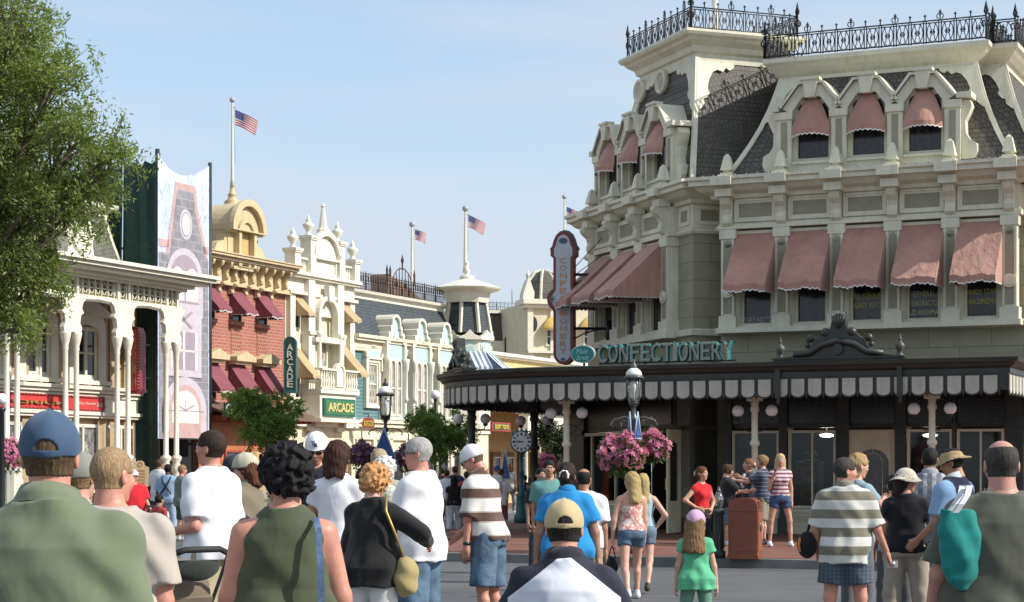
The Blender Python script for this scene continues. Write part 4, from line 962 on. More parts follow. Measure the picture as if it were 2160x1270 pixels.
mb.ring(arcp(xg,zs-.1,rg*.6)+[(xg-rg*.6,8.1),(xg+rg*.6,8.1)],arcp(xg,zs-.1,rg*.42)+[(xg-rg*.42,8.12),(xg+rg*.42,8.12)],-.46,-.25)
for sx in (-1,1): mb.box(xg+sx*rg*1.08,xg+sx*rg*.5,-.44,-.2,zs-.10,zs); 
for sx,e in ((-1,1.3),(1,1.0)):
    mb.prism([(xg+sx*rg*.9,8.3),(xg+sx*(rg*.9+.95*e),8.3),(xg+sx*(rg*.9+.90*e),8.42),(xg+sx*(rg*.9+.62*e),8.55),(xg+sx*(rg*.9+.5*e),8.8),(xg+sx*(rg*.9+.2*e),8.9),(xg+sx*(rg*.9+.18*e),9.1),(xg+sx*rg*.9,9.1)],-.22,.1)
mb.build('round_gable',YEL,brick)
m=MB(); m.box(xg-rg*.36,xg+rg*.36,-.27,-.25,8.15,zs); m.build('gable_panel',mat('gable_panel',(.50,.36,.15),.6),brick)
zf=zs+rg; m=MB(); xf=B.x(490,.35); m.lathe(xf,.35,[(.36,zf-.2),(.36,zf+.02),(.30,zf+.06),(.24,zf+.08),(.28,zf+.14),(.16,zf+.24),(.13,zf+.34),(.17,zf+.38),(.10,zf+.44),(.07,zf+.62),(.05,zf+.7)],16); m.build('roof_finial',mat('finial_tan',(.52,.42,.24),.5),brick)
pole_flag(B,xf,.35,zf+.62,B.z(490,207,.35),B.z(492,232,.35),.78,.50,'tall flagpole with flag on the yellow round gable of the brick building',.75,.055)
m=MB(); zc=B.z(460,872,-1.0); m.prismx([(-1.15,zc-.02),(-1.15,zc+.05),(0,zc+.42),(0,zc+.3)],-1,Wb); m.box(-1,Wb,-1.2,-1.12,zc-.14,zc+.02); m.build('shop_canopy',mat('canopy_brown',(.16,.10,.07),.7,.2,4),brick)
m=MB()
for k in range(16): x=-.9+(Wb+.8)*k/15; m.box(x-.04,x+.04,-1.1,0,zc-.22,zc-.05)
m.build('canopy_brackets',mat('red_wood',(.33,.06,.03),.6),brick)
m=MB(); m.box(-.9,Wb,-.10,.0,GZ,zc); m.build('shopfront',mat('orange_wood',(.42,.15,.05),.55,.2,3),brick)
for k in range(4):
    x=-.7+k*1.25; window(brick,x,x+1.0,.7,2.2,-.10,mat('red_wood',(.33,.06,.03)),DARKG,.07,rail=False)
xg0,zg0=B.p(474,878,-1.25); xg1,zg1=B.p(512,852,-1.25)
t=thing('gift_sign','black board with white block letters reading GIFT above the brick building shop','sign',(*B.w((xg0+xg1)/2,-1.3),zg0),B.a)
m=MB(); m.box(-.62,.62,-.03,.03,0,.42); m.build('board',mat('sign_black',(.012,.013,.014),.5),t)
m=MB(); m.text('GIFTS',-.58,.58,.06,.37,-.03,.02,bold=.03); m.build('lettering',WHITE,t)
m=MB(); m.box(-.6,-.56,.0,.12,0,.06); m.box(.56,.6,.0,.12,0,.06); m.build('mount',BLKIRON,t)
# ---------------------------------------------------------------- arcade building
Ar=sub(L.x(601)+.02); Wa=Ar.x(742)-.02
arc_b=thing('arcade_building','ivory and pale yellow arcade building with urn topped parapet, balcony and tan awnings','building',(*Ar.o,0),Ar.a)
zc2=Ar.z(602,576)
mb=MB(); mb.box(0,Wa,0,8,GZ,zc2); mb.build('wall',YELL,arc_b)
ax=[Ar.x(p,-.3) for p in (591,629,667,700,735)]
ax=[.25,Wa*.28,Wa*.5,Wa*.72,Wa-.2]
mb=MB()
for z,o_ in ((zc2-.05,.34),(zc2+.03,.42),(zc2-.62,.26)): mb.box(-.05,Wa+.05,-o_,.2,z-.06,z+.04)
mb.box(0,Wa,-.12,.2,zc2-.55,zc2-.1)
for x in (ax[0],ax[4]): mb.box(x-.17,x+.17,-.16,0,2.9,zc2-.6)
for x in (ax[1],ax[3]): mb.box(x-.22,x+.22,-.30,0,2.9,zc2+.2); mb.box(x-.26,x+.26,-.38,0,Ar.z(640,700)-.1,Ar.z(640,700)+.02)
mb.box(ax[1],ax[3],-.18,0,6.9,zc2-.1)
zp=zc2+.05
for i,x in enumerate(ax):
    if i==2: continue
    h=.72 if i in(0,4) else 1.25
    mb.box(x-.19,x+.19,-.36,.06,zp,zp+h); mb.box(x-.26,x+.26,-.43,.12,zp+h,zp+h+.09); mb.box(x-.23,x+.23,-.4,.1,zp+h-.06,zp+h)
mb.prism([(ax[1]+.18,zp)]+[(ax[3]-.18,zp)]+arcp(ax[2],zp+.62,(ax[3]-ax[1])/2-.12,8,172,14),-.22,.05)
mb.ring(arcp(ax[2],zp+.62,(ax[3]-ax[1])/2-.02,8,172,14)+[(ax[1]+.2,zp+.6),(ax[3]-.2,zp+.6)],arcp(ax[2],zp+.58,(ax[3]-ax[1])/2-.16,8,172,14)+[(ax[1]+.3,zp+.58),(ax[3]-.3,zp+.58)],-.36,-.2)
for sx in (0,): mb.ring([(ax[1]+.25,zp+.05),(ax[3]-.25,zp+.05),(ax[3]-.25,zp+.62),(ax[1]+.25,zp+.62)],[(ax[1]+.33,zp+.12),(ax[3]-.33,zp+.12),(ax[3]-.33,zp+.55),(ax[1]+.33,zp+.55)],-.27,-.22)
mb.build('parapet',CRM2,arc_b)
for i,x in enumerate(ax):
    m=MB()
    if i==2:
        z0=zp+.62+(ax[3]-ax[1])/2-.05; m.lathe(x,-.15,[(.24,z0-.1),(.24,z0+.08),(.17,z0+.12),(.15,z0+.2),(.06,z0+.85),(.09,z0+.9),(.02,z0+1.02)],8,False); m.build('obelisk_finial',CRM2,arc_b); continue
    z0=zp+(.72 if i in(0,4) else 1.25)+.09
    m.lathe(x,-.15,[(.12,z0),(.12,z0+.06),(.06,z0+.12),(.10,z0+.18),(.19,z0+.32),(.20,z0+.40),(.11,z0+.44),(.08,z0+.5),(.10,z0+.54),(.05,z0+.6),(.02,z0+.72)],14); m.build('urn_finial',CRM2,arc_b)
def balusters(parent,x0,x1,z0,z1,y,n,m_=None,name='balustrade'):
    m=MB(); m.box(x0,x1,y-.09,y+.09,z0,z0+.06); m.box(x0,x1,y-.1,y+.1,z1-.07,z1); h=z1-z0-.13
    for k in range(n): x=x0+(x1-x0)*(k+.5)/n; m.lathe(x,y,[(.05,0),(.05,h*.08),(.03,h*.14),(.065,h*.34),(.05,h*.5),(.028,h*.72),(.035,h*.86),(.055,h*.92),(.055,h)],8,z0=z0+.06)
    return m.build(name,m_ or CRM2,parent)
balusters(arc_b,ax[0]+.2,ax[1]-.2,zp,zp+.55,-.15,5); balusters(arc_b,ax[3]+.2,ax[4]-.2,zp,zp+.55,-.15,5)
# niche
xn=ax[2]; m=MB(); zn=Ar.z(665,668); rn=.62; m.ring(arcp(xn,zn,rn+.1)+[(xn-rn-.1,zn-.75),(xn+rn+.1,zn-.75)],arcp(xn,zn,rn-.04)+[(xn-rn+.04,zn-.72),(xn+rn-.04,zn-.72)],-.42,-.18); m.prism([(xn-.13,zn+rn-.1),(xn+.13,zn+rn-.1),(xn+.2,zn+rn+.45),(xn-.2,zn+rn+.45)],-.5,-.3); m.box(xn-1.0,xn+1.0,-.46,-.1,zn-.92,zn-.76); m.build('arched_niche',CRM2,arc_b)
xw0,zw0=Ar.p(646,772); xw1,zw1=Ar.p(668,709); 
o=window(arc_b,xn-.42,xn+.42,Ar.z(655,775),Ar.z(655,706),-.03,CRM2,brickmat('display_dolls',(.42,.20,.16),(.12,.32,.32),(.5,.48,.4),.22,.3,.06,var=.5,bmp=0),.07,rail=False)
m=MB()
for sx in (-1,1): m.lathe(xn+sx*.72,-.42,[(.13,0),(.10,.1),(.08,.2),(.075,1.1),(.12,1.2),(.14,1.35)],12,z0=Ar.z(655,775)-.1)
m.build('niche_columns',CRM2,arc_b)
for x0,x1,top_,h,pr in ((.45,ax[1]-.3,Ar.z(620,622),.74,.62),(ax[3]+.28,ax[4]-.2,Ar.z(708,636),.74,.62),(.45,ax[1]-.3,Ar.z(640,738),1.02,.8),(ax[3]+.28,ax[4]-.2,Ar.z(708,728),1.15,.95)):
    window(arc_b,x0+.06,x1-.1,top_-(1.15 if h<.8 else 1.7),top_-.05,0,CRM2,DARKG,.05)
    awning(arc_b,x0,x1,top_,top_-h,pr,TAN,y=-.02,val=.1,scal=.09,trim=mat('tan_trim',(.5,.42,.28),.7))
# balcony
zb=Ar.z(640,818,-.7); mb=MB(); mb.box(ax[1]-.35,ax[3]+.35,-.85,0,zb-.14,zb); mb.box(ax[1]-.25,ax[3]+.25,-.75,0,zb-1.0,zb-.14); mb.box(ax[1]-.35,ax[3]+.4,-.85,0,zb-1.12,zb-1.0); mb.box(0,Wa,-.3,0,zb-1.28,zb-1.10); mb.build('balcony',CRM2,arc_b)
balusters(arc_b,ax[1]-.3,xn-.32,zb,zb+.72,-.78,6); balusters(arc_b,xn+.32,ax[3]+.3,zb,zb+.72,-.78,6)
m=MB(); m.prism([(xn-.32,zb)]+[(xn+.32,zb)]+arcp(xn,zb+.62,.32),-.84,-.7); m.ring(arcp(xn,zb+.62,.30)+[(xn-.3,zb+.1),(xn+.3,zb+.1)],arcp(xn,zb+.6,.22)+[(xn-.22,zb+.16),(xn+.22,zb+.16)],-.88,-.84); m.build('balcony_crest',CRM2,arc_b)
# arches at street level
TEXW=mat('textured_plaster',(.64,.60,.42),.8,.22,9,.8,12)
m=MB(); zl=zb-1.28
def archwall(x0,x1,xc,r,zspr,z1_,y0,y1):
    pts=[(x0,GZ),(xc-r,GZ),(xc-r,zspr)]+arcp(xc,zspr,r,180,0,12)[1:]+[(xc+r,GZ),(x1,GZ),(x1,z1_),(x0,z1_)]
    m.prism(pts,y0,y1)
archwall(0,Wa*.70,Wa*.38,.86,2.05,zl,-.15,.0); archwall(Wa*.70,Wa,Wa*.86,.38,1.95,zl,-.15,.0); m.build('arcade_front',TEXW,arc_b)
m=MB(); m.box(.05,Wa-.05,-.02,-.005,GZ,3.1); m.build('arcade_recess',mat('recess_tan',(.32,.23,.13),.8,.2,3),arc_b)
m=MB(); m.ring(arcp(Wa*.38,2.05,.98)+[(Wa*.38-.98,GZ+.02),(Wa*.38+.98,GZ+.02)],arcp(Wa*.38,2.05,.85)+[(Wa*.38-.85,GZ+.02),(Wa*.38+.85,GZ+.02)],-.22,-.15); m.build('arch_moulding',CRM2,arc_b)
GRN=mat('sign_green',(.05,.17,.06),.5,.15,4); GOLD=mat('gold_letter',(.60,.52,.22),.45,.1)
t=thing('arcade_board_sign','green framed board with gold letters reading ARCADE under the balcony','sign',(*Ar.w(xn,-.78),zb-.92),Ar.a)
m=MB(); m.box(-1.1,1.1,-.05,.03,0,.62); m.build('frame',mat('sign_teal',(.02,.12,.09),.5),t); m=MB(); m.box(-1.02,1.02,-.065,-.05,.07,.55); m.build('board',GRN,t); m=MB(); m.text('ARCADE',-.88,.88,.16,.47,-.065,.03,bold=.02); m.build('lettering',GOLD,t)
xs_,_=Ar.p(612,0,-1.0); zt_=Ar.z(612,708,-1.0); zb_=Ar.z(612,826,-1.0); H=zt_-zb_
t=thing('arcade_blade_sign','tall round topped dark green vertical sign reading ARCADE with teal edge','sign',(*Ar.w(xs_,-1.0),zb_),0)
m=MB(); m.prism([(-.17,0),(.17,0)]+arcp(0,H-.22,.17),-.06,.0); m.build('board',mat('sign_darkgreen',(.018,.055,.045),.4),t)
m=MB(); m.ring([(-.21,-.05),(.21,-.05)]+arcp(0,H-.24,.21),[(-.16,.03),(.16,.03)]+arcp(0,H-.22,.16),-.07,.3); m.build('edge',mat('sign_tealedge',(.02,.11,.11),.45),t)
m=MB()
for i,ch in enumerate('ARCADE'): z=H-.30-(H-.34)*(i+1)/6.2; m.text(ch,-.10,.10,z+.05,z+.27,-.06,.015,bold=.015)
m.build('lettering',mat('letter_cream',(.6,.58,.45),.5),t); m=MB(); m.bar((.1,.3,H*.3),(.1,1.3,H*.3),.04); m.bar((.1,.3,H*.8),(.1,1.3,H*.8),.04); m.build('hanging_arm',BLKIRON,t)
# ---------------------------------------------------------------- blue building
Bl=sub(L.x(742)); We=Bl.x(972)
blue=thing('blue_building','pale blue clapboard building with dark slate mansard and three tall curved gable bays','building',(*Bl.o,0),Bl.a)
CLAP=brickmat('teal_clapboard',(.115,.225,.245),(.115,.225,.245),(.05,.11,.12),40,.13,.014,var=.12,bmp=.5)
ICE=mat('ice_blue_paint',(.42,.56,.56),.6,.08,3)
zbc=Bl.z(760,715); ztc=Bl.z(748,615)
mb=MB(); mb.box(0,We+2.5,0,9,3.2,zbc); mb.build('wall',CLAP,blue)
m=MB()
for (z,o_) in ((zbc-.42,.10),(zbc-.30,.14),(zbc-.05,.28),(zbc+.05,.36)): m.box(-.1,We+.1,-o_,.3,z-.02,z+.10)
m.box(-.1,We+.1,-.12,.2,zbc-.42,zbc); 
for z,o_ in ((3.2,.3),(3.35,.38),(2.75,.16)): m.box(-.05,We+2,-o_,.2,z-.08,z+.04)
m.box(-.05,We+2,-.1,.1,2.78,3.2); m.build('cornice',YELL,blue)
m=MB(); rb=[(-.02,7),(-.02,-.05),(We,-.05),(We,7)]; rt=insets(rb,[.35,.75,.3])
BSL=slatemat('slate_blue',(.075,.095,.11),.15,.12)
roof2(rb,rt,zbc+.05,ztc,BSL,hips=[1,2],parent=blue,curve=.08)
m=MB(); m.sweep(rt,[(-.1,ztc-.12),(.05,ztc-.1),(.06,ztc+.02),(.22,ztc+.1),(.26,ztc+.2),(-.4,ztc+.22)]); m.add([(x,y,ztc+.21) for x,y in rt],[(0,1,2,3)]); m.build('upper_cornice',CRM2,blue)
m=MB(); DKI=mat('rail_brown',(.035,.022,.025),.5)
zr=ztc+.22
def simple_rail(mb,p0,p1,z,h,n,spk=.1,r=.016):
    p0=Vector(p0);p1=Vector(p1)
    for zz in (.04,h*.45,h): mb.tube([(p0.x,p0.y,z+zz),(p1.x,p1.y,z+zz)],r,4)
    for i in range(n+1):
        q=p0.lerp(p1,i/n); mb.tube([(q.x,q.y,z),(q.x,q.y,z+h),(q.x,q.y,z+h+spk)],[r,r,.004] if i%5 else [r*2,r*2,.01],4)
        if i<n:
            q2=p0.lerp(p1,(i+.5)/n); mb.tube([(q2.x,q2.y,z+h*.1),(q2.x,q2.y,z+h*.42)],r*.9,3); w=(p1-p0)/n*.3
            mb.tube([(q2.x+w.x*math.cos(a),q2.y+w.y*math.cos(a),z+h*.72+h*.2*math.sin(a)) for a in [i_*1.05 for i_ in range(7)]],r*.8,3)
simple_rail(m,(rt[1][0]-.1,rt[1][1]-.1),(rt[2][0],rt[2][1]-.1),zr,.62,44)
# central ornament
xo=Bl.x(851,.6); 
for k in range(7): a=-.75+.25*k; hh=1.1-.9*abs(a)**2; m.tube([(xo+a,.65,zr),(xo+a,.65,zr+hh),(xo+a,.65,zr+hh+.12)],[.02,.02,.004],4)
m.tube([(xo+.75*math.cos(t_),.65,zr+.55+.55*math.sin(t_)) for t_ in [i*math.pi/10 for i in range(11)]],.022,4); m.tube([(xo,.65,zr+1.05),(xo,.65,zr+1.3),(xo,.65,zr+1.4),(xo,.65,zr+1.65)],[.03,.03,.07,.004],5)
for a in (-1.25,-1.0,1.0): m.tube([(xo+a,.65,zr+.5),(xo+a,.65,zr+.95),(xo+a,.65,zr+1.15)],[.025,.05,.004],5)
m.build('roof_cresting',DKI,blue)
m=MB(); m.prism([(xo+.6,zr),(xo+3.6,zr),(xo+3.5,zr+.2),(xo+2.6,zr+.5),(xo+1.6,zr+.8),(xo+.7,zr+1.0)],1.6,2.4); m.build('roof_hump',mat('roof_terracotta',(.30,.19,.13),.8),blue)
pole_flag(Bl,Bl.x(869,1.5),1.5,zr,Bl.z(869,470,1.5),Bl.z(872,484,1.5),.48,.42,'flagpole with flag behind the iron roof cresting of the blue building',.45,.07)
# left low part: window with surround
x0,x1=Bl.x(771),Bl.x(793); zA,zB=Bl.z(780,855),Bl.z(780,765)
window(blue,x0,x1,zA,zB,-.02,CRM2,brickmat('display_dolls',(.42,.20,.16),(.12,.32,.32),(.5,.48,.4),.22,.3,.06),.08)
m=MB(); m.ring([(x0-.16,zA-.1),(x1+.16,zA-.1),(x1+.16,zB+.5),(x0-.16,zB+.5)],[(x0,zA),(x1,zA),(x1,zB),(x0,zB)],-.13,0); m.box(x0-.28,x1+.28,-.2,0,zB+.12,zB+.2); m.box(x0-.28,x0-.1,-.2,0,zB-.3,zB+.35); m.box(x1+.1,x1+.28,-.2,0,zB-.3,zB+.35); m.prism(arcp((x0+x1)/2,zB+.5,.22),-.14,0); m.build('window_surround',CRM2,blue)
m=MB(); m.box(x0,x1,-.15,-.13,zB+.22,zB+.45); m.build('surround_panel',ICE,blue)
# three bays
bc=[Bl.x(p,-.35) for p in (838,893,944)]; pbb=(bc[2]-bc[0])/2; bc=[bc[0]+pbb*i for i in range(3)]; ztop=Bl.z(836,663,-.35); hw=pbb*.30
for x in bc:
    zz=zbc; H=ztop-zz; m=MB()
    half=[(hw*1.25,-2.9),(hw*1.25,.05*H),(hw*1.0,.05*H),(hw*1.0,.33*H),(hw*.72,.36*H),(hw*.72,.56*H),(hw*.55,.60*H)]+[(hw*.55*math.cos(a),.72*H+.28*H*math.sin(a)) for a in [R(v) for v in (0,20,40,60,80)]]
    out=[(x+u,zz+v) for u,v in half]+[(x-u,zz+v) for u,v in reversed(half)]
    m.prism(out,-.22,.0); inn_=[(x+u*.80,zz+v-(.10 if v>0 else -.05)) for u,v in half]+[(x-u*.80,zz+v-(.10 if v>0 else -.05)) for u,v in reversed(half)]
    m.ring(out,inn_,-.34,-.22)
    m.prism([(p[0],p[1]) for p in out if p[1]>zz],.0,.7)
    for sx in (-1,1): m.lathe(x+sx*hw*1.12,-.36,[(.07,0),(.09,.1),(.06,.2),(.06,1.1),(.10,1.2),(.12,1.45),(.14,1.6)],8,z0=zz-2.2)
    o=m.build('gable_bay',CRM2,blue)
    p=MB(); p.prism(inn_,-.235,-.222); p.build('gable_panel',ICE,o)
    q=MB()
    for sx in (-1,1):
        xc_=x+sx*hw*.38; q.ring(arcp(xc_,zz-.85,hw*.34)+[(xc_-hw*.34,zz-2.75),(xc_+hw*.34,zz-2.75)],arcp(xc_,zz-.85,hw*.24)+[(xc_-hw*.24,zz-2.68),(xc_+hw*.24,zz-2.68)],-.32,-.235)
        q.box(xc_-hw*.24,xc_+hw*.24,-.28,-.24,zz-1.75,zz-1.68)
    q.box(x-hw,x+hw,-.38,-.2,zz-2.9,zz-2.78); q.lathe(x,-.26,[(.14,0),(.10,.12),(.03,.26)],8,z0=zz+.1)
    w_=q.build('arched_windows',CRM2,o)
    g=MB()
    for sx in (-1,1): xc_=x+sx*hw*.38; g.prism(arcp(xc_,zz-.85,hw*.25)+[(xc_-hw*.25,zz-2.7),(xc_+hw*.25,zz-2.7)],-.245,-.238)
    g.build('pane',mat('curtained_pane',(.42,.40,.36),.3,.4,6),w_)
# shopfront under it
m=MB(); m.box(0,We+2,-.05,.0,GZ,2.75)
for k in range(8): x=.2+k*(We)/7; m.box(x-.12,x+.12,-.16,0,GZ,2.75)
m.build('shopfront',YELL,blue)
for k in range(7):
    x=.35+k*(We)/7; window(blue,x+.05,x+We/7-.35,.8,2.3,-.05,CRM2,DARKG,.06,rail=False)
t=thing('toys_sign','small hanging shop sign with yellow panel reading TOYS under the blue building cornice','sign',(*Bl.w(Bl.x(777,-.8),-.8),Bl.z(777,902,-.8)),R(20))
m=MB(); m.prism([(-.2,0),(.2,0),(.24,.12),(.2,.28),(.1,.36),(-.1,.36),(-.2,.28),(-.24,.12)],-.03,.03); m.build('board',mat('sign_rededge',(.35,.05,.05),.5),t); m=MB(); m.box(-.17,.17,-.04,-.03,.06,.24); m.build('panel',mat('sign_yellow',(.60,.45,.06),.5),t); m=MB(); m.text('TOYS',-.14,.14,.09,.21,-.04,.01); m.build('lettering',mat('sign_darkgreen',(.018,.055,.045)),t); m=MB(); m.bar((0,0,.36),(0,0,.5),.02); m.bar((0,0,.5),(0,.7,.5),.03); m.build('hanging_arm',BLKIRON,t)
# octagonal corner turret
tw=thing('corner_turret','octagonal ivory turret with slate sides and low roof at the end of the blue building','tower',tuple(at(985,79.0,z=0)),R(8))
def octo(r,z,rot=22.5,n=8): return [(r*math.cos(R(rot+360/n*i)),r*math.sin(R(rot+360/n*i)),z) for i in range(n)]
def frust(m,r0,z0,r1,z1,n=8):
    a=octo(r0,z0,n=n); b=octo(r1,z1,n=n); m.add(a+b,[(i,(i+1)%n,(i+1)%n+n,i+n) for i in range(n)]+[tuple(range(n-1,-1,-1)),tuple(range(n,2*n))])
Zt=lambda py: HC+(HY-py)*79.0/F
m=MB(); frust(m,.9,Zt(640),1.0,Zt(618)); frust(m,1.0,Zt(618),1.42,Zt(612)); frust(m,1.42,Zt(612),1.46,Zt(609)); frust(m,1.46,Zt(609),.22,Zt(588)); m.build('turret_roof',CRM2,tw)
m=MB(); m.lathe(0,0,[(.16,-.1),(.30,.04),(.31,.12),(.22,.17),(.10,.2),(.09,.28),(.15,.36),(.08,.44),(.06,.6),(.10,.66),(.05,.74)],12,z0=Zt(590)); m.build('roof_finial',CRM2,tw)
m=MB(); frust(m,.97,Zt(704),.72,Zt(634)); m.build('slate_sides',BSL,tw)
m=MB()
for a,b in zip(octo(1.0,Zt(704)),octo(.76,Zt(630))): m.tube([a,b],.075,4,False)
frust(m,.80,Zt(640),.80,Zt(630))
for i in range(8):
    a0=R(22.5+45*i+22.5); c,s_=math.cos(a0),math.sin(a0)
    m.M=Matrix.Rotation(a0+R(90),4,'Z'); hw_=.36; z0=Zt(713)
    m.prism([(-.42,z0-.12),(.42,z0-.12),(.42,z0),(.2,z0+.08),(0,z0+.28),(-.2,z0+.08),(-.42,z0)],-1.06,-.9); m.ring(arcp(0,Zt(640)-.25,.26)+[(-.33,Zt(640)-.2),(-.33,Zt(640)+.12),(.33,Zt(640)+.12),(.33,Zt(640)-.2)][::-1][:2],arcp(0,Zt(640)-.25,.22)+[(-.22,Zt(640)-.25),(.22,Zt(640)-.25)],-.80,-.72) if False else None
    m.disc((0,z0-.55),.24,-1.0,-.93,18)
    m.M=None
frust(m,.98,3.0,.98,Zt(713)); frust(m,1.1,Zt(716),1.12,Zt(712)); frust(m,1.1,3.2,1.1,3.4); m.build('turret_wall',CRM2,tw)
m=MB()
for i in range(8):
    a0=R(45*i+45); m.M=Matrix.Rotation(a0+R(90),4,'Z'); z0=Zt(713); m.prism([(-.28,z0-1.2),(.28,z0-1.2),(.28,z0-.3),(0,z0-.05),(-.28,z0-.3)],-.935,-.915); m.disc((0,z0-.55),.19,-1.02,-1.0,18); m.M=None
m.build('medallion_panels',ICE,tw)
m=MB(); frust(m,.9,GZ,.9,3.0); m.build('turret_base',YELL,tw)
STRP=stripemat('striped_canvas',[(.5,(.10,.16,.26)),(1,(.62,.63,.66))],.22,0)
for i,a0 in enumerate((250,295,340)):
    awning(tw,-.36,.36,Zt(742),Zt(785),.75,STRP,M=Matrix.Rotation(R(a0+82),4,'Z')@Matrix.Translation((0,-.93,0)),val=.14,trim=TEAL)
pole_flag(Fac(*at(981.5,79,z=0)[:2],0),0,0,Zt(575),Zt(437),Zt(453),.72,.50,'flagpole with flag standing on the octagonal turret roof',.75,.075)
# ---------------------------------------------------------------- far shops along the street
Fs=sub(L.x(1000)); fw_=Fs.x(1290)
fshop=thing('far_shop','yellow and cream shop row with porch columns far down the street behind the clock','building',(*Fs.o,0),Fs.a)
m=MB(); m.box(0,fw_,0,9,GZ,Fs.z(1060,748)); m.build('wall',mat('buff_wall',(.58,.45,.22),.7,.12,2),fshop)
m=MB()
for pz,o_ in ((748,.3),(752,.2),(776,.12),(780,.22)): z=Fs.z(1060,pz); m.box(0,fw_,-o_,0,z-.08,z+.05)
ze=Fs.z(1050,920,-2.2); m.box(0,fw_,-2.4,-2.0,ze,ze+.95); m.box(-.1,fw_,-2.55,-1.9,ze+.95,ze+1.1); m.box(-.1,fw_,-2.5,-1.95,ze-.06,ze+.04); m.build('porch_entablature',CRM2,fshop)
m=MB(); m.box(-.1,fw_,-2.3,0,ze+1.08,ze+1.16); m.build('porch_roof',CRM2,fshop)
for k in range(9):
    x=.3+k*1.35; m=MB(); m.lathe(x,-2.2,[(.14,0),(.14,.3),(.07,.42),(.12,.55),(.13,.75),(.06,.95),(.065,1.1),(.05,ze-.45),(.09,ze-.35),(.1,ze-GZ)],10,z0=GZ); m.build('porch_column',CRM2,fshop)
m=MB()
for k in range(9): x=.2+k*1.35; m.box(x,x+.9,-.1,0,.8,2.3)
m.build('shop_panels',mat('brown_panel',(.20,.10,.04),.6,.3,3),fshop)
for k in range(9): x=.2+k*1.35; window(fshop,x+.1,x+.75,1.0,2.1,-.1,CRM2,DARKG,.05,rail=False)
xs0,zs0=Fs.p(1036,909,-2.45); xs1,_=Fs.p(1075,909,-2.45)
t=thing('soft_toys_sign','red framed green sign reading SOFT TOYS on the far porch left of the clock','sign',(*Fs.w((xs0+xs1)/2,-2.45),zs0),Fs.a)
w_=(xs1-xs0)/2; m=MB(); m.box(-w_,w_,-.04,.04,0,.34); m.build('frame',mat('sign_rededge',(.35,.05,.05)),t); m=MB(); m.box(-w_+.1,w_-.1,-.05,-.04,.05,.29); m.build('board',mat('sign_darkgreen',(.018,.055,.045)),t); m=MB(); m.text('SOFT TOYS',-w_+.22,w_-.22,.08,.26,-.05,.02,bold=.03); m.build('lettering',mat('sign_yellow',(.60,.45,.06)),t)
# dark mansard pavilion and domed cream building across the far end
Fd=Fac(*at(1040,104,z=0)[:2],16)
fdm=thing('mansard_pavilion','distant building with brown black mansard roof and pale iron cresting left of the hanging sign','building',(*Fd.o,0),Fd.a)
zz0,zz1=Fd.z(1080,744),Fd.z(1080,660); w_=Fd.x(1125)
m=MB(); m.box(-1,w_,0,5,GZ,zz0); m.box(.5,w_,-.4,0,zz0-.5,zz0+.0); m.build('wall',YELL,fdm)
roof2([(-1.2,5),(-1.2,0),(w_,0),(w_,5)],[(-.6,4.4),(-.6,.6),(w_-.2,.6),(w_-.2,4.4)],zz0,zz1,SLATE,parent=fdm,hips=[])
m=MB(); m.box(-.8,w_,.4,4.6,zz1,zz1+.15); m.box(Fd.x(1078)-.0,Fd.x(1084)+.1,-.05,.5,zz0,zz1); m.box(-.2,w_*.5,-.3,.1,zz0-.1,zz0+.6); m.build('roof_trim',CRM2,fdm)
m=MB(); simple_rail(m,(-.7,.5),(w_,.5),zz1+.15,.42,14,.12,.02); m.tube([(1.2,.5,zz1+.5),(1.2,.5,zz1+1.3)],.03,4); m.build('roof_cresting',mat('rail_pale',(.25,.28,.32),.5),fdm)
m=MB(); simple_rail(m,(.6,-.35),(w_,-.35),zz0,.75,10,.05,.03); m.build('balcony_rail',BLKIRON,fdm)
Fe=Fac(*at(1112,100,z=0)[:2],16)
dome=thing('domed_building','distant cream building with slate dome and yellow awnings behind the hanging sign','building',(*Fe.o,0),Fe.a)
w_=Fe.x(1245); zt=Fe.z(1130,638); m=MB(); m.box(0,w_,0,6,GZ,zt); m.build('wall',mat('cream_wall_far',(.66,.60,.42),.7,.1,2),dome)
m=MB(); m.box(-.3,w_*.42,-.4,1,zt-.1,zt+.15); m.box(-.2,w_*.42,-.25,.5,zt-.3,zt-.1); m.box(0,w_,-.2,0,Fe.z(1130,745),Fe.z(1130,740)); m.box(0,.3,-.1,0,3,zt); m.box(w_*.36,w_*.36+.3,-.1,0,3,zt); m.build('trim',CRM2,dome)
xd=Fe.x(1160); zd=zt; rd=1.15
m=MB(); m.M=Matrix.Translation((xd,1.2,zd)); frust(m,rd,0,rd*.98,.5); frust(m,rd*.98,.5,rd*.8,1.15); frust(m,rd*.8,1.15,rd*.45,1.62); frust(m,rd*.45,1.62,.15,1.75); m.build('dome_roof',SLATE,dome)
m=MB()
for i in range(8):
    pr=[(rd*1.01,0),(rd*1.0,.5),(rd*.82,1.15),(rd*.46,1.63),(.15,1.78)]; a=R(22.5+45*i); m.tube([(xd+r_*math.cos(a),1.2+r_*math.sin(a),zd+z_) for r_,z_ in pr],.07,4,False)
m.prism([(xd-1.5,zd),(xd-.9,zd),(xd-.85,zd+.5),(xd-1.0,zd+.9),(xd-1.15,zd+1.35),(xd-1.3,zd+.9),(xd-1.42,zd+.5)],-.1,.3); m.lathe(xd-1.15,.1,[(.08,0),(.12,.1),(.02,.35)],8,z0=zd+1.3); m.build('dome_ribs',CRM2,dome)
YAW=mat('yellow_canvas',(.62,.42,.12),.8,.1,3)
for px_ in (1143,1222): x=Fe.x(px_); awning(dome,x,x+1.3,Fe.z(px_,666),Fe.z(px_,697),.6,YAW,y=-.02,bell=True,val=.12); window(dome,x+.2,x+1.1,Fe.z(px_,730),Fe.z(px_,690),0,CRM2,DARKG,.08)
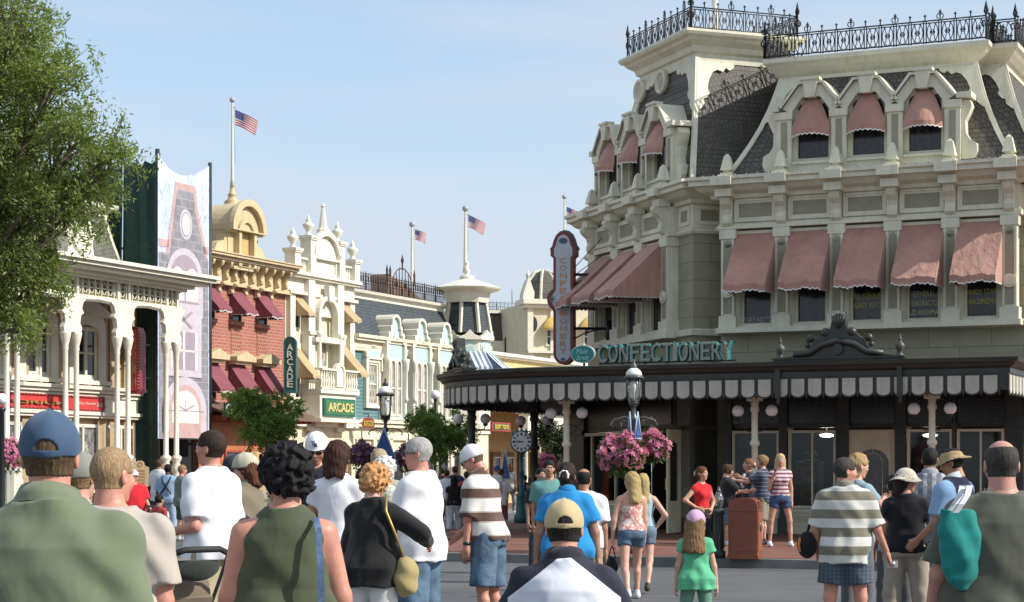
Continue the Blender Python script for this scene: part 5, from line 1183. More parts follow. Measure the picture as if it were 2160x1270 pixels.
m=MB(); m.disc((Fe.x(1124),Fe.z(1124,684)),.22,-.08,0,18,.4); m.build('oval_window',DARKG,dome)
pole_flag(Fac(*at(1190.5,98,z=0)[:2],0),0,0,zt,HC+(HY-413)*98/F,HC+(HY-436)*98/F,.62,.5,'distant flagpole with flag rising behind the top of the hanging sign',.6,.07)
# ---------------------------------------------------------------- covered scaffold with printed banner
nS=L.loc(*at(332,58,z=0)[:2])[1]; S=Fac(*at(332,58,z=0)[:2],65.6); xw=S.x(443)
scaf=thing('covered_scaffold','tall scaffold wrapped in dark green netting between the porch and the brick building','scaffold',(*S.o,0),S.a)
zl_=S.z(332,318); zr_=zl_
GNET=mat('green_netting',(.012,.042,.032),.8,.35,2.5,.6,6)
m=MB(); m.smooth=True; dd=1.15; nn=26
def tarp(p0,p1,z0,z1,amp,wav,sag):
    vs=[];k=16; n_=Vector((p1[1]-p0[1],-(p1[0]-p0[0]))).normalized()
    for j in range(k+1):
        for i in range(nn+1):
            u=i/nn; v=j/k; o=amp*math.sin(u*wav+math.sin(v*5)*1.2)+amp*.5*math.sin(u*wav*2.3+v*4); zz=z0+(z1-z0)*v; zz-=(sag*math.sin(math.pi*u)**.7*(v==1)) ; zz-= (v==1)*.12*abs(math.sin(u*9))
            vs.append((p0[0]+(p1[0]-p0[0])*u+n_.x*o,p0[1]+(p1[1]-p0[1])*u+n_.y*o,zz))
    m.add(vs,[(j*(nn+1)+i,j*(nn+1)+i+1,(j+1)*(nn+1)+i+1,(j+1)*(nn+1)+i) for j in range(k) for i in range(nn)])
tarp((-.15,dd),(0.02,.05),GZ,zl_-.15,.06,14,.15); tarp((0.02,.1),(xw,.1),3.0,zl_-.5,.03,14,.1); tarp((-.2,2.6),(-.15,dd),GZ,zl_-.3,.06,14,.1); m.build('netting',GNET,scaf)
m=MB(); 
for x,y in ((0,0),(xw,0)): m.tube([(x,y,GZ),(x,y,zl_+.05)],.07 if x==0 else .06,8)
for x,y in ((0,2.4),(xw,2.4)): m.tube([(x,y,GZ),(x,y,zl_-.3)],.05,6)
for z in (2.8,5.5,8.2): m.tube([(0,0.02,z),(xw,0.02,z)],.035,6); m.tube([(0,0.02,z),(0,2.4,z)],.035,6)
m.build('scaffold_poles',mat('pole_green',(.02,.03,.035),.5),scaf)
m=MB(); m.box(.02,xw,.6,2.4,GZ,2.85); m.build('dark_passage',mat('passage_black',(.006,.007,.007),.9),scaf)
# banner: printed sheet
ban=thing('printed_banner','large banner printed with a grey stone turret hung on the scaffold poles','banner',(*S.w(0,-.10),0),S.a)
SX=lambda p:S.x(p,-.1); SZ=lambda px,py:S.z(px,py,-.1)
x0,x1=SX(333),SX(441); zb0=SZ(335,925); 
def sheet(mb_,y):
    mb_.smooth=True; k=24; vs=[]
    for j in range(k+1):
        for i in range(k+1):
            u=i/k;v=j/k; top_=zl_-.08-.62*(math.sin(math.pi*u)**.8)*(.6+.4*(1-u)); zz=zb0+(top_-zb0)*v
            yy=y-.03*math.sin(u*6)*math.sin(v*9)*0; vs.append((x0+(x1-x0)*u,yy,zz))
    mb_.add(vs,[(j*(k+1)+i,j*(k+1)+i+1,(j+1)*(k+1)+i+1,(j+1)*(k+1)+i) for j in range(k) for i in range(k)])
bm,bnt,bbs=_nt('banner_sky'); co=objco(bnt); bnt.links.new(mixc(bnt,ramp(bnt,noise(bnt,co,.8,3),.35,.65),(.46,.53,.68),(.58,.63,.74)),bbs.inputs['Base Color']); bbs.inputs['Roughness'].default_value=.6; bump(bnt,bbs,noise(bnt,objco(bnt,(1.2,1,.5)),2.2,2,.5,1.5),.8,.25)
m=MB(); sheet(m,0); m.build('sheet',bm,ban)
STN=brickmat('print_stone',(.29,.285,.32),(.23,.225,.26),(.36,.35,.39),.44,.25,.02,var=.35,bmp=0)
PNK=mat('print_pink',(.50,.33,.32),.6,.2,4); PLG=mat('print_pale',(.50,.46,.50),.6,.12,3); PWH=mat('print_glow',(.74,.66,.60),.6,.08)
bx=lambda u:x0+(x1-x0)*u     # 0..1 across
HZ=lambda py:S.z(388,py,-.1)  # height at the middle column
lay=[0]
def printed(name,mt,polys):
    lay[0]+=1; m=MB(); 
    for p in polys: m.prism(p,-.004*lay[0]-.004,-.004*lay[0])
    m.build(name,mt,ban)
def rect(u0,u1,pa,pb): return [(bx(u0),HZ(pb)),(bx(u1),HZ(pb)),(bx(u1),HZ(pa)),(bx(u0),HZ(pa))]
def tr(lst): return [(bx(u),HZ(p)) for u,p in lst]
printed('print_body',STN,[rect(.02,.98,540,925)])
printed('print_roof_edge',PNK,[tr([(.33,388),(.72,388),(.76,432),(.97,540),(.15,540),(.27,440)]),rect(.02,.20,512,528),rect(.82,.98,512,528)])
printed('print_roof',STN,[tr([(.37,402),(.68,402),(.71,440),(.92,541),(.22,541),(.32,440)])])
def ell(u,py,ru,rz,n=24): return [(bx(u)+ru*math.cos(2*math.pi*i/n),HZ(py)+rz*math.sin(2*math.pi*i/n)) for i in range(n)]
printed('print_oval',PLG,[ell(.53,473,.34,.46)])
printed('print_oval_inner',mat('print_grey',(.30,.30,.33),.6),[ell(.53,473,.26,.38)])
printed('print_oval_face',PWH,[ell(.53,473,.22,.33),])
arcq=lambda u,py,r,rz:[(bx(u)+r*math.cos(R(a)),HZ(py)+rz*math.sin(R(a))) for a in range(0,181,15)]
printed('print_window_bay',PLG,[[*arcq(.5,585,.95,.75),(bx(.5)-.95,HZ(790)),(bx(.5)+.95,HZ(790))][::-1][0:2][::-1]+[] if False else (arcq(.5,590,.98,.95)+[(bx(.5)-.98,HZ(668)),(bx(.5)+.98,HZ(668))]),rect(.10,.83,668,795)])
printed('print_arch_shade',mat('print_mauve',(.33,.27,.32),.6),[arcq(.5,588,.76,.72)+[(bx(.5)-.76,HZ(640)),(bx(.5)+.76,HZ(640))],rect(.22,.74,700,780)])
printed('print_lights',PWH,[arcq(.36,590,.34,.36)+[(bx(.36)-.34,HZ(635)),(bx(.36)+.34,HZ(635))],arcq(.64,590,.34,.36)+[(bx(.64)-.34,HZ(635)),(bx(.64)+.34,HZ(635))],rect(.22,.26,700,780),rect(.46,.50,700,780),rect(.70,.74,700,780),rect(.22,.74,738,742)])
printed('print_cross',mat('print_mauve',(.33,.27,.32)),[tr([(.30,658),(.34,655),(.66,690),(.62,693)]),tr([(.62,655),(.66,658),(.34,693),(.30,690)])])
printed('print_door_arch',PLG,[arcq(.5,868,1.15,1.05)+[(bx(.5)-1.15,HZ(912)),(bx(.5)+1.15,HZ(912))]])
printed('print_door_pink',PNK,[arcq(.5,866,.86,.78)+[(bx(.5)-.86,HZ(924)),(bx(.5)+.86,HZ(924))]])
printed('print_fanlight',PWH,[arcq(.5,866,.72,.6)+[(bx(.5)-.72,HZ(893)),(bx(.5)+.72,HZ(893))]])
printed('print_fan_bars',mat('print_mauve',(.33,.27,.32)),[tr([(.495,866),(.505,866),(.505,845),(.495,845)]),tr([(.495,868),(.5,864),(.68,852),(.67,856)]),tr([(.505,868),(.5,864),(.32,852),(.33,856)]),rect(.14,.86,866,868)])
# ---------------------------------------------------------------- porch building with red sign (left)
Ex=sub(L.x(289)); 
emp=thing('porch_building','tan brick store with tall paired ivory columns, lattice porch frieze and long red sign','building',(*Ex.o,0),Ex.a)
W0=Ex.x(-60); TB=brickmat('tan_brick',(.45,.33,.19),(.40,.29,.16),(.42,.36,.25),.30,.09,.012,var=.15,bmp=.3)
zU=Ex.z(200,575); 
mb=MB(); mb.box(W0,0,0,8,GZ,zU); mb.build('wall',TB,emp)
ledge=Ex.z(150,826); 
m=MB(); zs1=Ex.z(100,832); zs0=Ex.z(100,866)
for z,o_ in ((ledge+.02,.30),(ledge+.12,.38),(ledge-.10,.22),(zs0-.12,.22),(zs0-.04,.28)): m.box(W0,.35,-o_,0,z-.05,z+.05)
m.box(W0,.25,-.16,0,zs0-.1,ledge); m.build('entablature',CRM2,emp)
m=MB()
for p in (-20,48,108,122,206,216,232,262,280): x=Ex.x(p); m.box(x-.14,x+.14,-.10,0,GZ,zU-.2)
m.build('brick_pilasters',TB,emp)
m=MB()
for p in (48,112,216): x=Ex.x(p)+.6; m.tube([(x,-.12,GZ),(x,-.12,zU-.5)],.05,6)
m.build('downpipe',CRM2,emp)
for pc,ph in ((73,0),(176,0),(-30,0)):
    x=Ex.x(pc); z0,z1_=Ex.z(176,800),Ex.z(176,690); zz1=z1_
    o=window(emp,x-.55,x+.55,z0,zz1,-.03,CRM2,DARKG,.12)
    m=MB(); m.ring([(x-.85,z0-.05),(x+.85,z0-.05),(x+.85,zz1+.1),(x+.7,zz1+.32),(x,zz1+.62),(x-.7,zz1+.32),(x-.85,zz1+.1)],[(x-.56,z0),(x+.56,z0),(x+.56,zz1-.2),(x+.45,zz1-.02),(x,zz1+.08),(x-.45,zz1-.02),(x-.56,zz1-.2)],-.16,0); m.prism([(x-.98,zz1+.3),(x+.98,zz1+.3),(x+.98,zz1+.4),(x,zz1+.85),(x-.98,zz1+.4)],-.3,0)
    m.box(x-1.0,x+1.0,-.28,0,z0-.16,z0-.04); 
    for k in (-.7,-.0,.7): bracket(m,x+k,.14,-.02,z0-.16,z0-.48,.2)
    m.box(x-.05,x+.05,-.1,-.02,z0,zz1); m.build('window_surround',CRM2,emp)
for pc in (5,62,170,250):     # ground floor shop windows
    x=Ex.x(pc); o=window(emp,x-.75,x+.75,.9,zs0-.35,-.04,CRM2,lacemat('shop_curtain',(.42,.42,.38),(.10,.10,.10),7),.09,rail=False); m=MB(); m.box(x-.04,x+.04,-.1,0,.9,zs0-.4); m.box(x-.7,x+.7,-.1,0,1.7,1.78); m.build('glazing_bars',CRM2,o)
# red sign
RS=mat('sign_red',(.55,.045,.04),.5,.08,3); xr=Ex.x(217,-.2); xl=Ex.x(-70,-.2)
t=thing('red_store_sign','long bright red sign with gold letters ending in PORIUM behind the porch columns','sign',(*Ex.w(xr,-.19),zs0),Ex.a)
h=zs1-zs0; wd=xr-xl
m=MB(); m.box(-wd,0,-.05,.02,.02,h); m.build('board',RS,t); m=MB(); m.rframe(-wd,0,.02,h,.05,-.08,-.05); m.build('frame',mat('sign_darkred',(.30,.02,.02),.5),t)
m=MB(); ea=Ex.x(-38,-.2)-xr; eb=Ex.x(135,-.2)-xr; m.text('EMPORIUM',ea,eb,.16,h-.2,-.05,.07,bold=.012); m.build('lettering',mat('gold_dark',(.42,.28,.10),.4,.2,6,metal=.3),t)
m=MB(); ec=Ex.x(163,-.2)-xr; m.text('Dry Goods',ec,ec+.8,h*.42,h*.62,-.05,.01,shear=.3); m.text('Notions',ec+.85,ec+1.3,h*.35,h*.66,-.05,.01,shear=.3); m.text('& Toys',ec+1.35,-.2,h*.26,h*.45,-.05,.01,shear=.3); m.build('small_lettering',mat('letter_cream',(.6,.58,.45)),t)
m=MB(); bulbs(m,[(-wd,-.1,h-.02),(0,-.1,h-.02),(0,-.1,.04),(-wd,-.1,.04)],.16,.018); m.build('bulb_string',BULB,t)
# red blade sign
xb_=Ex.x(286,-1.2); zt_,zb_=Ex.z(286,688,-1.2),Ex.z(286,830,-1.2); H=zt_-zb_
t=thing('red_blade_sign','tall dark red vertical sign edged with bulbs beside the last porch columns','sign',(*Ex.w(xb_,-1.2),zb_),R(-8))
m=MB(); m.prism([(-.13,0),(.08,0),(.15,.12),(.15,H-.2),(.08,H-.03),(-.13,H)],-.1,.45); m.build('case',mat('sign_maroon',(.22,.02,.045),.5),t); m=MB(); m.box(-.12,.10,-.115,-.10,.08,H-.1); m.build('panel',RS,t)
m=MB(); bulbs(m,[(.125,-.12,.1),(.125,-.12,H-.15)],.09,.018); m.build('bulb_string',mat('bulb_pale',(.6,.55,.5),.3),t)
m=MB()
for i,ch in enumerate('EMPORIUM'): z=.15+(H-.35)*(7-i)/8; m.text(ch,-.06,.05,z+.03,z+.26,-.115,.01)
m.build('lettering',mat('gold_dark',(.42,.28,.10)),t); m=MB(); m.bar((0,.3,H*.25),(0,1.3,H*.25),.04); m.bar((0,.3,H*.75),(0,1.3,H*.75),.04); m.build('hanging_arm',BLKIRON,t)
# porch columns in pairs
nC=-2.3; pairs=[(-92,-72),(14,36),(138,161),(247,270),(350,372)]
Zc=lambda px,py: Ex.z(px,py,nC)
zcap=Zc(360,722); cols_x=[]
for a,b in pairs:
    for p in (a,b):
        x=Ex.x(p,nC); cols_x.append(x); m=MB(); m.lathe(x,nC,[(.16,0),(.16,.14),(.12,.18),(.13,.5),(.16,.55),(.16,.62),(.08,.70),(.10,.8),(.155,.98),(.16,1.12),(.10,1.3),(.13,1.36),(.15,1.5),(.09,1.62),(.15,1.72),(.155,1.78),(.075,1.85),(.068,zcap-.65),(.085,zcap-.6),(.075,zcap-.52),(.11,zcap-.4),(.15,zcap-.2),(.15,zcap-GZ)],14,z0=GZ)
        m.build('porch_column',CRM2,emp)
zc_=Zc(400,588); zfr1=zc_-.35; zfr0=Zc(360,655)
px_end=Ex.x(380,nC); m=MB()
for z,o_ in ((zc_,.85),(zc_-.10,.75),(zc_-.2,.6),(zc_-.3,.3)): m.box(W0-2,px_end+o_,nC-o_,1,z-.05,z+.05)
m.box(W0-2,px_end+.15,nC-.14,.9,zfr1-.08,zc_-.25); m.build('porch_cornice',CRM2,emp)
m=MB(); m.box(W0,px_end,nC,0,zfr1-.12,zfr1-.06); m.build('porch_ceiling',mat('ceiling_tan',(.30,.22,.12),.8),emp)
m=MB(); m.box(W0-2,px_end+.05,nC-.04,nC+.04,zfr1-.62,zfr1-.52); m.box(W0-2,px_end+.05,nC-.04,nC+.04,zfr0-.03,zfr0+.05) if False else None
mids=[(cols_x[2*i]+cols_x[2*i+1])/2 for i in range(5)]
for i in range(5):
    for x in (cols_x[2*i],cols_x[2*i+1]): m.box(x-.05,x+.05,nC-.06,nC+.06,zcap,zfr1)
    # solid scroll-edged capital block
    xm_=mids[i]; hw_=(cols_x[2*i+1]-cols_x[2*i])/2
    for sx in (-1,1):
        o_=[(0,0),(.12+hw_,0),(.16+hw_,.10),(.08+hw_,.22),(.12+hw_,.40),(.24+hw_,.46),(.16+hw_,.56),(.22+hw_,.70),(.34+hw_,.78),(.36+hw_,.84),(0,.84)]
        m.prism([(xm_+sx*u,zcap+v*(zfr0-zcap+.25)) for u,v in o_],nC-.07,nC+.07)
for i in range(5):     # gabled lattice between pairs
    xa=mids[i]; xb=mids[i+1] if i<4 else None
    if xb is None: continue
    xm_=(xa+xb)/2; pk=zfr1-.55; lo=zfr0
    for s0,s1 in ((xa+.45,xm_),(xb-.45,xm_)):
        m.bar((s0,nC,lo),(s1,nC,pk-.05),.09)
    k=9
    for j in range(1,k):
        u=j/k; x=xa+.4+(xb-xa-.8)*u; zz=lo+(pk-lo)*(1-abs(u-.5)*2); m.box(x-.02,x+.02,nC-.02,nC+.02,zz,zfr1-.55)
        if j<k-1: 
            x2=xa+.4+(xb-xa-.8)*(j+1)/k; zz2=min(zz,lo+(pk-lo)*(1-abs((j+1)/k-.5)*2)); m.bar((x,nC,zz2),(x2,nC,zfr1-.6),.025) ; m.bar((x2,nC,zz2),(x,nC,zfr1-.6),.025)
n_=int((px_end-W0)/.28)
for j in range(n_):
    x=px_end-.14-j*.28; m.box(x-.015,x+.015,nC-.03,nC+.03,zfr1-.55,zfr1-.05); c=x-.14; m.tube([(c+.10*math.cos(t_),nC,zfr1-.3+.17*math.sin(t_)) for t_ in [q*1.05 for q in range(7)]],.018,3); m.bar((c-.1,nC,zfr1-.3),(c+.1,nC,zfr1-.3),.03)
m.build('lattice_frieze',CRM2,emp)
bk=MB()
for i in range(4):
    xa,xb=mids[i],mids[i+1]; xm_=(xa+xb)/2; bk.prism([(xa-.5,zfr0-.05),(xa+.42,zfr0-.05),(xm_,zfr1-.66),(xb-.42,zfr0-.05),(xb,zfr0-.05),(xb,zfr1-.5),(xa-.5,zfr1-.5)],nC+.02,nC+.05)
bk.box(mids[4]-.3,px_end,nC+.02,nC+.05,zfr0,zfr1-.5); bk.build('frieze_panels',mat('panel_yellow',(.60,.54,.28),.6,.1,4),emp)
bk=MB(); bk.box(W0,px_end,nC+.04,nC+.06,zfr1-.52,zfr1-.05); bk.build('frieze_shadow_board',mat('frieze_shade',(.20,.17,.09),.7,.2,4),emp)  # dark board stands in for the shade seen through the open fretwork
# mansard and upper cornice behind porch
zr0=zU-.1; zr1=Ex.z(230,460,1.0); GSL=slatemat('slate_grey_green',(.19,.19,.16),.16,.13)
rbx=Ex.x(268,.3); rb2=[(W0,.2),(rbx,.2),(rbx,7)]; rt2=insets(rb2,[.55,.55]); roof2(rb2,rt2,zr0,zr1,GSL,parent=emp,hips=[1])
m=MB(); m.sweep(rt2,[(-.1,zr1-.1),(.08,zr1-.06),(.1,zr1+.05),(.3,zr1+.15),(.34,zr1+.28),(-.5,zr1+.3)]); m.add([(W0,.75,zr1+.29),(rbx-.5,.75,zr1+.29),(rbx-.5,7,zr1+.29),(W0,7,zr1+.29)],[(0,1,2,3)]); m.build('upper_cornice',CRM2,emp)
m=MB(); m.box(W0,rbx+.2,.0,.6,zr0-.4,zr0+.05); m.build('roof_base',CRM2,emp)
xv=Ex.x(168,.1); zv=Ex.z(168,497,.1)
m=MB(); m.ring(arcp(xv,zv,.46,0,360,20),arcp(xv,zv,.32,0,360,20),-.05,.6); m.prism([(xv-.7,zv-1.0),(xv+.7,zv-1.0),(xv+.55,zv-.2),(xv+.7,zv+.1),(xv+.4,zv+.45),(xv-.4,zv+.45),(xv-.7,zv+.1),(xv-.55,zv-.2)],.05,.6)
for k in range(-4,5): hw_=math.sqrt(max(0.01,.33**2-(k*.075)**2)); m.box(xv-hw_,xv+hw_,-.0,.04,zv+k*.075-.02,zv+k*.075+.02)
m.build('louvre_dormer',CRM2,emp)
# red roofed building behind
Rb=Fac(*at(271,72,z=0)[:2],65.6)
rr_=thing('red_roof_building','dull red standing seam roof showing above the porch building behind the tree','building',(*Rb.o,0),Rb.a)
zt=Rb.z(271,394); m=MB(); m.box(-16,0,0,6,GZ,zt-3.2); m.build('wall',TB,rr_)
RRM=mat('seam_roof_red',(.20,.085,.075),.6,.15,3); m=MB(); m.prismx([(0,zt-3.2),(1.4,zt),(5,zt),(6,zt-3.2)],-16,-.1)
for k in range(28): x=-16+k*.58; m.bar((x,-.02,zt-3.2),(x,1.38,zt),.04)
m.box(-16,.0,1.25,1.6,zt-.05,zt+.12); m.build('seam_roof',RRM,rr_)
# ================================================================ TREES, FLOWERS, STREET FURNITURE
def mesh_np(name,V,Fq,m,parent=None,smooth=False,M=None):
    """V (n,3) array, Fq (k,4) or (k,3) array"""
    me=bpy.data.meshes.new(name); n=len(V); k=len(Fq); c=Fq.shape[1]
    me.vertices.add(n); me.vertices.foreach_set('co',np.asarray(V,dtype=np.float32).ravel())
    me.loops.add(k*c); me.loops.foreach_set('vertex_index',np.asarray(Fq,dtype=np.int32).ravel())
    me.polygons.add(k); me.polygons.foreach_set('loop_start',np.arange(0,k*c,c,dtype=np.int32))
    if smooth: me.polygons.foreach_set('use_smooth',np.ones(k,dtype=bool))
    me.update(calc_edges=True); me.validate(); me.materials.append(m)
    o=bpy.data.objects.new(name,me); COL.objects.link(o)
    if parent: o.parent=parent
    if M is not None: o.matrix_local=M
    return o
def unit(a): return a/np.maximum(1e-9,np.linalg.norm(a,axis=-1,keepdims=True))
def leaves(C,D,ln,wd,rng):
    """leaf blades at C pointing along D"""
    n=len(C); r=unit(rng.normal(size=(n,3))); S=unit(np.cross(D,r)); Nn=np.cross(S,D); L_=ln*(.6+.8*rng.rand(n,1)); W_=wd*(.7+.6*rng.rand(n,1))
    V=np.stack([C,C+D*L_*.45+S*W_*.5+Nn*L_*.06,C+D*L_,C+D*L_*.45-S*W_*.5+Nn*L_*.06],axis=1).reshape(-1,3)
    return V,np.arange(n*4).reshape(-1,4)
def crown(lobes,ntw,per,tw_len,ln,wd,seed,droop=.35,inside=.35):
    rng=np.random.RandomState(seed); w=np.array([l[3]*l[4]*l[5] for l in lobes])**.85; w/=w.sum(); Cs=[];Ds=[];tips=[]
    pick=rng.choice(len(lobes),ntw,p=w)
    for k in pick:
        l=lobes[k]; d=unit(rng.normal(size=3)); r=inside+(1-inside)*rng.rand()**.5
        tip=np.array(l[:3])+d*np.array(l[3:6])*r; g=unit(d*1.0+rng.normal(size=3)*.55+np.array([0,0,-droop]))
        st=tip-g*tw_len*(.5+.5*rng.rand()); tips.append((st,tip)); m=per
        t=rng.rand(m)[:,None]; base=st+(tip-st)*t+np.array([0,0,-1])*(t**2)*tw_len*.18+rng.normal(size=(m,3))*tw_len*.09
        dd=unit(g+rng.normal(size=(m,3))*.75); Cs.append(base); Ds.append(dd)
    return leaves(np.concatenate(Cs),np.concatenate(Ds),ln,wd,rng),tips
def tree(name,label,loc,lobes,ntw,per,tw,ln,wd,seed,leafm,barkm,trunk_r,limbs,droop=.35,twigs=True,group=None,inside=.35):
    t=thing(name,label,'tree',loc,0,group); (V,Fq),tips=crown(lobes,ntw,per,tw,ln,wd,seed,droop,inside)
    mesh_np('crown',V,Fq,leafm,t)
    m=MB(); rr=random.Random(seed); fork=Vector(limbs[0]); m.tube([(0,0,-.05),(fork.x*.3,fork.y*.3,fork.z*.35),(fork.x*.7,fork.y*.7,fork.z*.7),fork],[trunk_r*1.25,trunk_r,trunk_r*.85,trunk_r*.75],10)
    ends=[]
    for l in lobes:
        e=Vector(l[:3]); mid=fork.lerp(e,.5)+Vector((rr.uniform(-.15,.15),rr.uniform(-.15,.15),.2))*max(l[3:6])*.4
        m.tube([fork,mid,e],[trunk_r*.6,trunk_r*.4,trunk_r*.18],7); ends.append((mid,e))
    if twigs:
        for st,tip in tips[::3]:
            st=Vector(st);tip=Vector(tip); b=min(((e-st).length,i) for i,(md,e) in enumerate(ends))[1]; src=ends[b][0].lerp(ends[b][1],rr.uniform(.3,1)); m.tube([src,src.lerp(st,.55)+Vector((0,0,.06)),st,tip],[trunk_r*.14,trunk_r*.08,trunk_r*.05,.003],4)
    m.build('trunk',barkm,t); return t
BARK=mat('bark',(.13,.10,.07),.9,.35,9,.6,30); BARKL=mat('bark_grey',(.22,.19,.14),.9,.3,9,.5,30)
LF1=foliagemat('leaf_elm',(.19,.27,.06),(.33,.39,.12),.55); LF2=foliagemat('leaf_street',(.13,.23,.05),(.25,.37,.08),.5); LF3=foliagemat('leaf_shaded',(.03,.05,.02),(.06,.09,.03),.3)  # last one: leaf colour darkened for the tree standing in shade
# big tree at the left edge: trunk outside the frame
TX=at(-190,20.5,z=0)
def tl(px,Y,py): v=at(px,Y,py); return (v.x-TX.x,v.y-TX.y,v.z)
L1=[]
for px_,py_,Y_,rx,rz in ((30,60,20.5,.62,.55),(110,170,20.2,.55,.45),(60,300,20.6,.85,.6),(170,290,20.0,.55,.42),(235,330,20.1,.45,.32),(20,430,20.8,.8,.55),(120,400,20.3,.7,.40),(200,400,20.6,.38,.26),(60,540,20.3,.55,.42),(110,600,20.7,.35,.38),(0,640,20.5,.5,.45),(40,700,20.2,.35,.34),(-80,200,20.8,1.2,1.1),(-90,480,20.8,1.1,1.0),(-20,110,21,.8,.7),(150,470,20.2,.4,.3),(60,660,20.5,.3,.35)):
    x,y,z=tl(px_,Y_,py_); L1.append((x,y,z,rx,rx*1.1,rz))
tree('elm_tree','tall leafy elm with fine drooping sprays of leaves in front of the porch building',tuple(TX),L1,1550,44,.46,.062,.020,11,LF1,BARK,.085,[(.35,0,3.0)],.30,group=None)
def street_tree(px,Y,pyc,rx,rz,label,seed,lm=LF2,n=420):
    g=at(px,Y,z=GZ); zc=HC+(HY-pyc)*Y/F-GZ; rr=random.Random(seed); lb=[]
    for k in range(9):
        a=k*2.4; q=.50*rx*(1 if k else 0); lb.append((q*math.cos(a),q*math.sin(a),zc+rz*.45*math.sin(k*1.9),rx*(.50+.18*rr.random()),rx*(.5+.15*rr.random()),rz*(.42+.2*rr.random())))
    return tree('street_tree',label,tuple(g),lb,n,40,.34,.085,.036,seed,lm,BARKL,.05,[(.05,0,max(.8,zc-rz*.7))],.1,group='small street trees',inside=.2)
street_tree(557,50,884,1.08,.98,'round bright green street tree in front of the brick building',21)
street_tree(925,54,918,1.0,.92,'loose green street tree beside the white columns left of the clock',22,n=360)
street_tree(1168,64,935,.75,1.0,'street tree with leaves coloured as in shade behind the clock under the canopy',23,LF3,n=260)
# ---- flowers
def flowerball(parent,c,r,rz,n,mf,mg,seed,size=.045):
    rng=np.random.RandomState(seed); d=unit(rng.normal(size=(n,3))); d[:,2]=np.where(d[:,2]<-.55,-d[:,2],d[:,2])
    rad=(1+.10*np.sin(d[:,0]*7+seed)+.08*np.sin(d[:,1]*9)+.06*np.sin(d[:,2]*8))[:,None]*(.86+.18*rng.rand(n,1)); P=np.array(c)+d*rad*np.array([r,r,rz])
    nn=unit(d+rng.normal(size=(n,3))*.45); a=unit(np.cross(nn,rng.normal(size=(n,3)))); b=np.cross(nn,a); s_=size*(.6+.7*rng.rand(n,1)); V=[]
    for k in range(5):
        t0=2*math.pi*k/5; V+= [P, P+(a*math.cos(t0-.5)+b*math.sin(t0-.5))*s_*.8+nn*s_*.2, P+(a*math.cos(t0)+b*math.sin(t0))*s_*1.05+nn*s_*.1, P+(a*math.cos(t0+.5)+b*math.sin(t0+.5))*s_*.8+nn*s_*.2]
    V=np.stack(V,axis=1).reshape(-1,3); mesh_np('blossoms',V,np.arange(len(V)).reshape(-1,4),mf,parent)
    m_=int(n*1.3); d=unit(rng.normal(size=(m_,3))); P=np.array(c)+d*np.array([r,r,rz])*(.55+.42*rng.rand(m_,1)); (V,Fq)=leaves(P,unit(d+rng.normal(size=(m_,3))*.5),.09,.045,rng); mesh_np('leaves',V,Fq,mg,parent)
PKF=foliagemat('petal_pink',(.70,.16,.36),(.86,.42,.58),.4); PUF=foliagemat('petal_purple',(.20,.06,.17),(.42,.18,.34),.3); LFG=foliagemat('leaf_flower',(.05,.10,.02),(.12,.18,.05),.3)
CHAIN=mat('chain_iron',(.04,.045,.04),.5,.2)
def basket(px,Y,py,r,rz,label,mf,seed,n,hang=.55,size=.045):
    c=at(px,Y,py); t=thing('hanging_basket',label,'flower basket',tuple(c),0,'hanging flower baskets'); flowerball(t,(0,0,0),r,rz,n,mf,LFG,seed,size)
    m=MB(); m.lathe(0,0,[(.02,-rz*.7),(r*.55,-rz*.35),(r*.7,0),(r*.7,.03)],12); m.build('bowl',mat('moss_bowl',(.05,.06,.03),.9),t)
    m=MB()
    for k in range(3): a=k*2.1; m.tube([(r*.6*math.cos(a),r*.6*math.sin(a),rz*.3),(0,0,hang+rz*.5)],.010,4)
    m.tube([(0,0,hang+rz*.5),(0,0,hang+rz*.5+.14)],.014,4); m.build('chains',CHAIN,t); return t
YL=33.2
basket(1310,YL-.1,962,.40,.36,'large pink flower basket hanging on the near side of the grey lamp post',PKF,31,900,.25)
basket(1374,YL+.3,943,.29,.27,'smaller pink flower basket hanging on the far side of the grey lamp post',PKF,32,520,.25)
basket(763,46,962,.36,.30,'purple flower basket left of the blue pennant on the black lamp post',PUF,33,360,.3,.05)
basket(862,46.2,968,.36,.32,'purple flower basket right of the blue pennant on the black lamp post',PUF,34,360,.3,.05)
basket(1152,56,982,.33,.30,'distant pink flower basket between the clock and the first white canopy post',PKF,35,300,.3,.06)
bk_=basket(2,33,964,.38,.30,'pink flowers on the white pedestal by the porch columns at the picture edge',PKF,36,520,.0)
pd=thing('planter_pedestal','white pedestal with slatted sides under the pink flowers by the porch columns','planter',tuple(at(2,33,z=0)))
m=MB(); zt=HC+(HY-985)*33/F; m.box(-.28,.28,-.2,.2,0,.75); m.box(-.34,.34,-.26,.26,.75,.86)
for k in range(7): m.box(-.25+k*.085-.02,-.25+k*.085+.02,-.22,-.2,.86,zt)
m.box(-.30,.30,-.22,.2,zt-.06,zt); m.box(-.25,.25,-.16,.16,.86,zt-.05); m.build('pedestal',CRM2,pd)
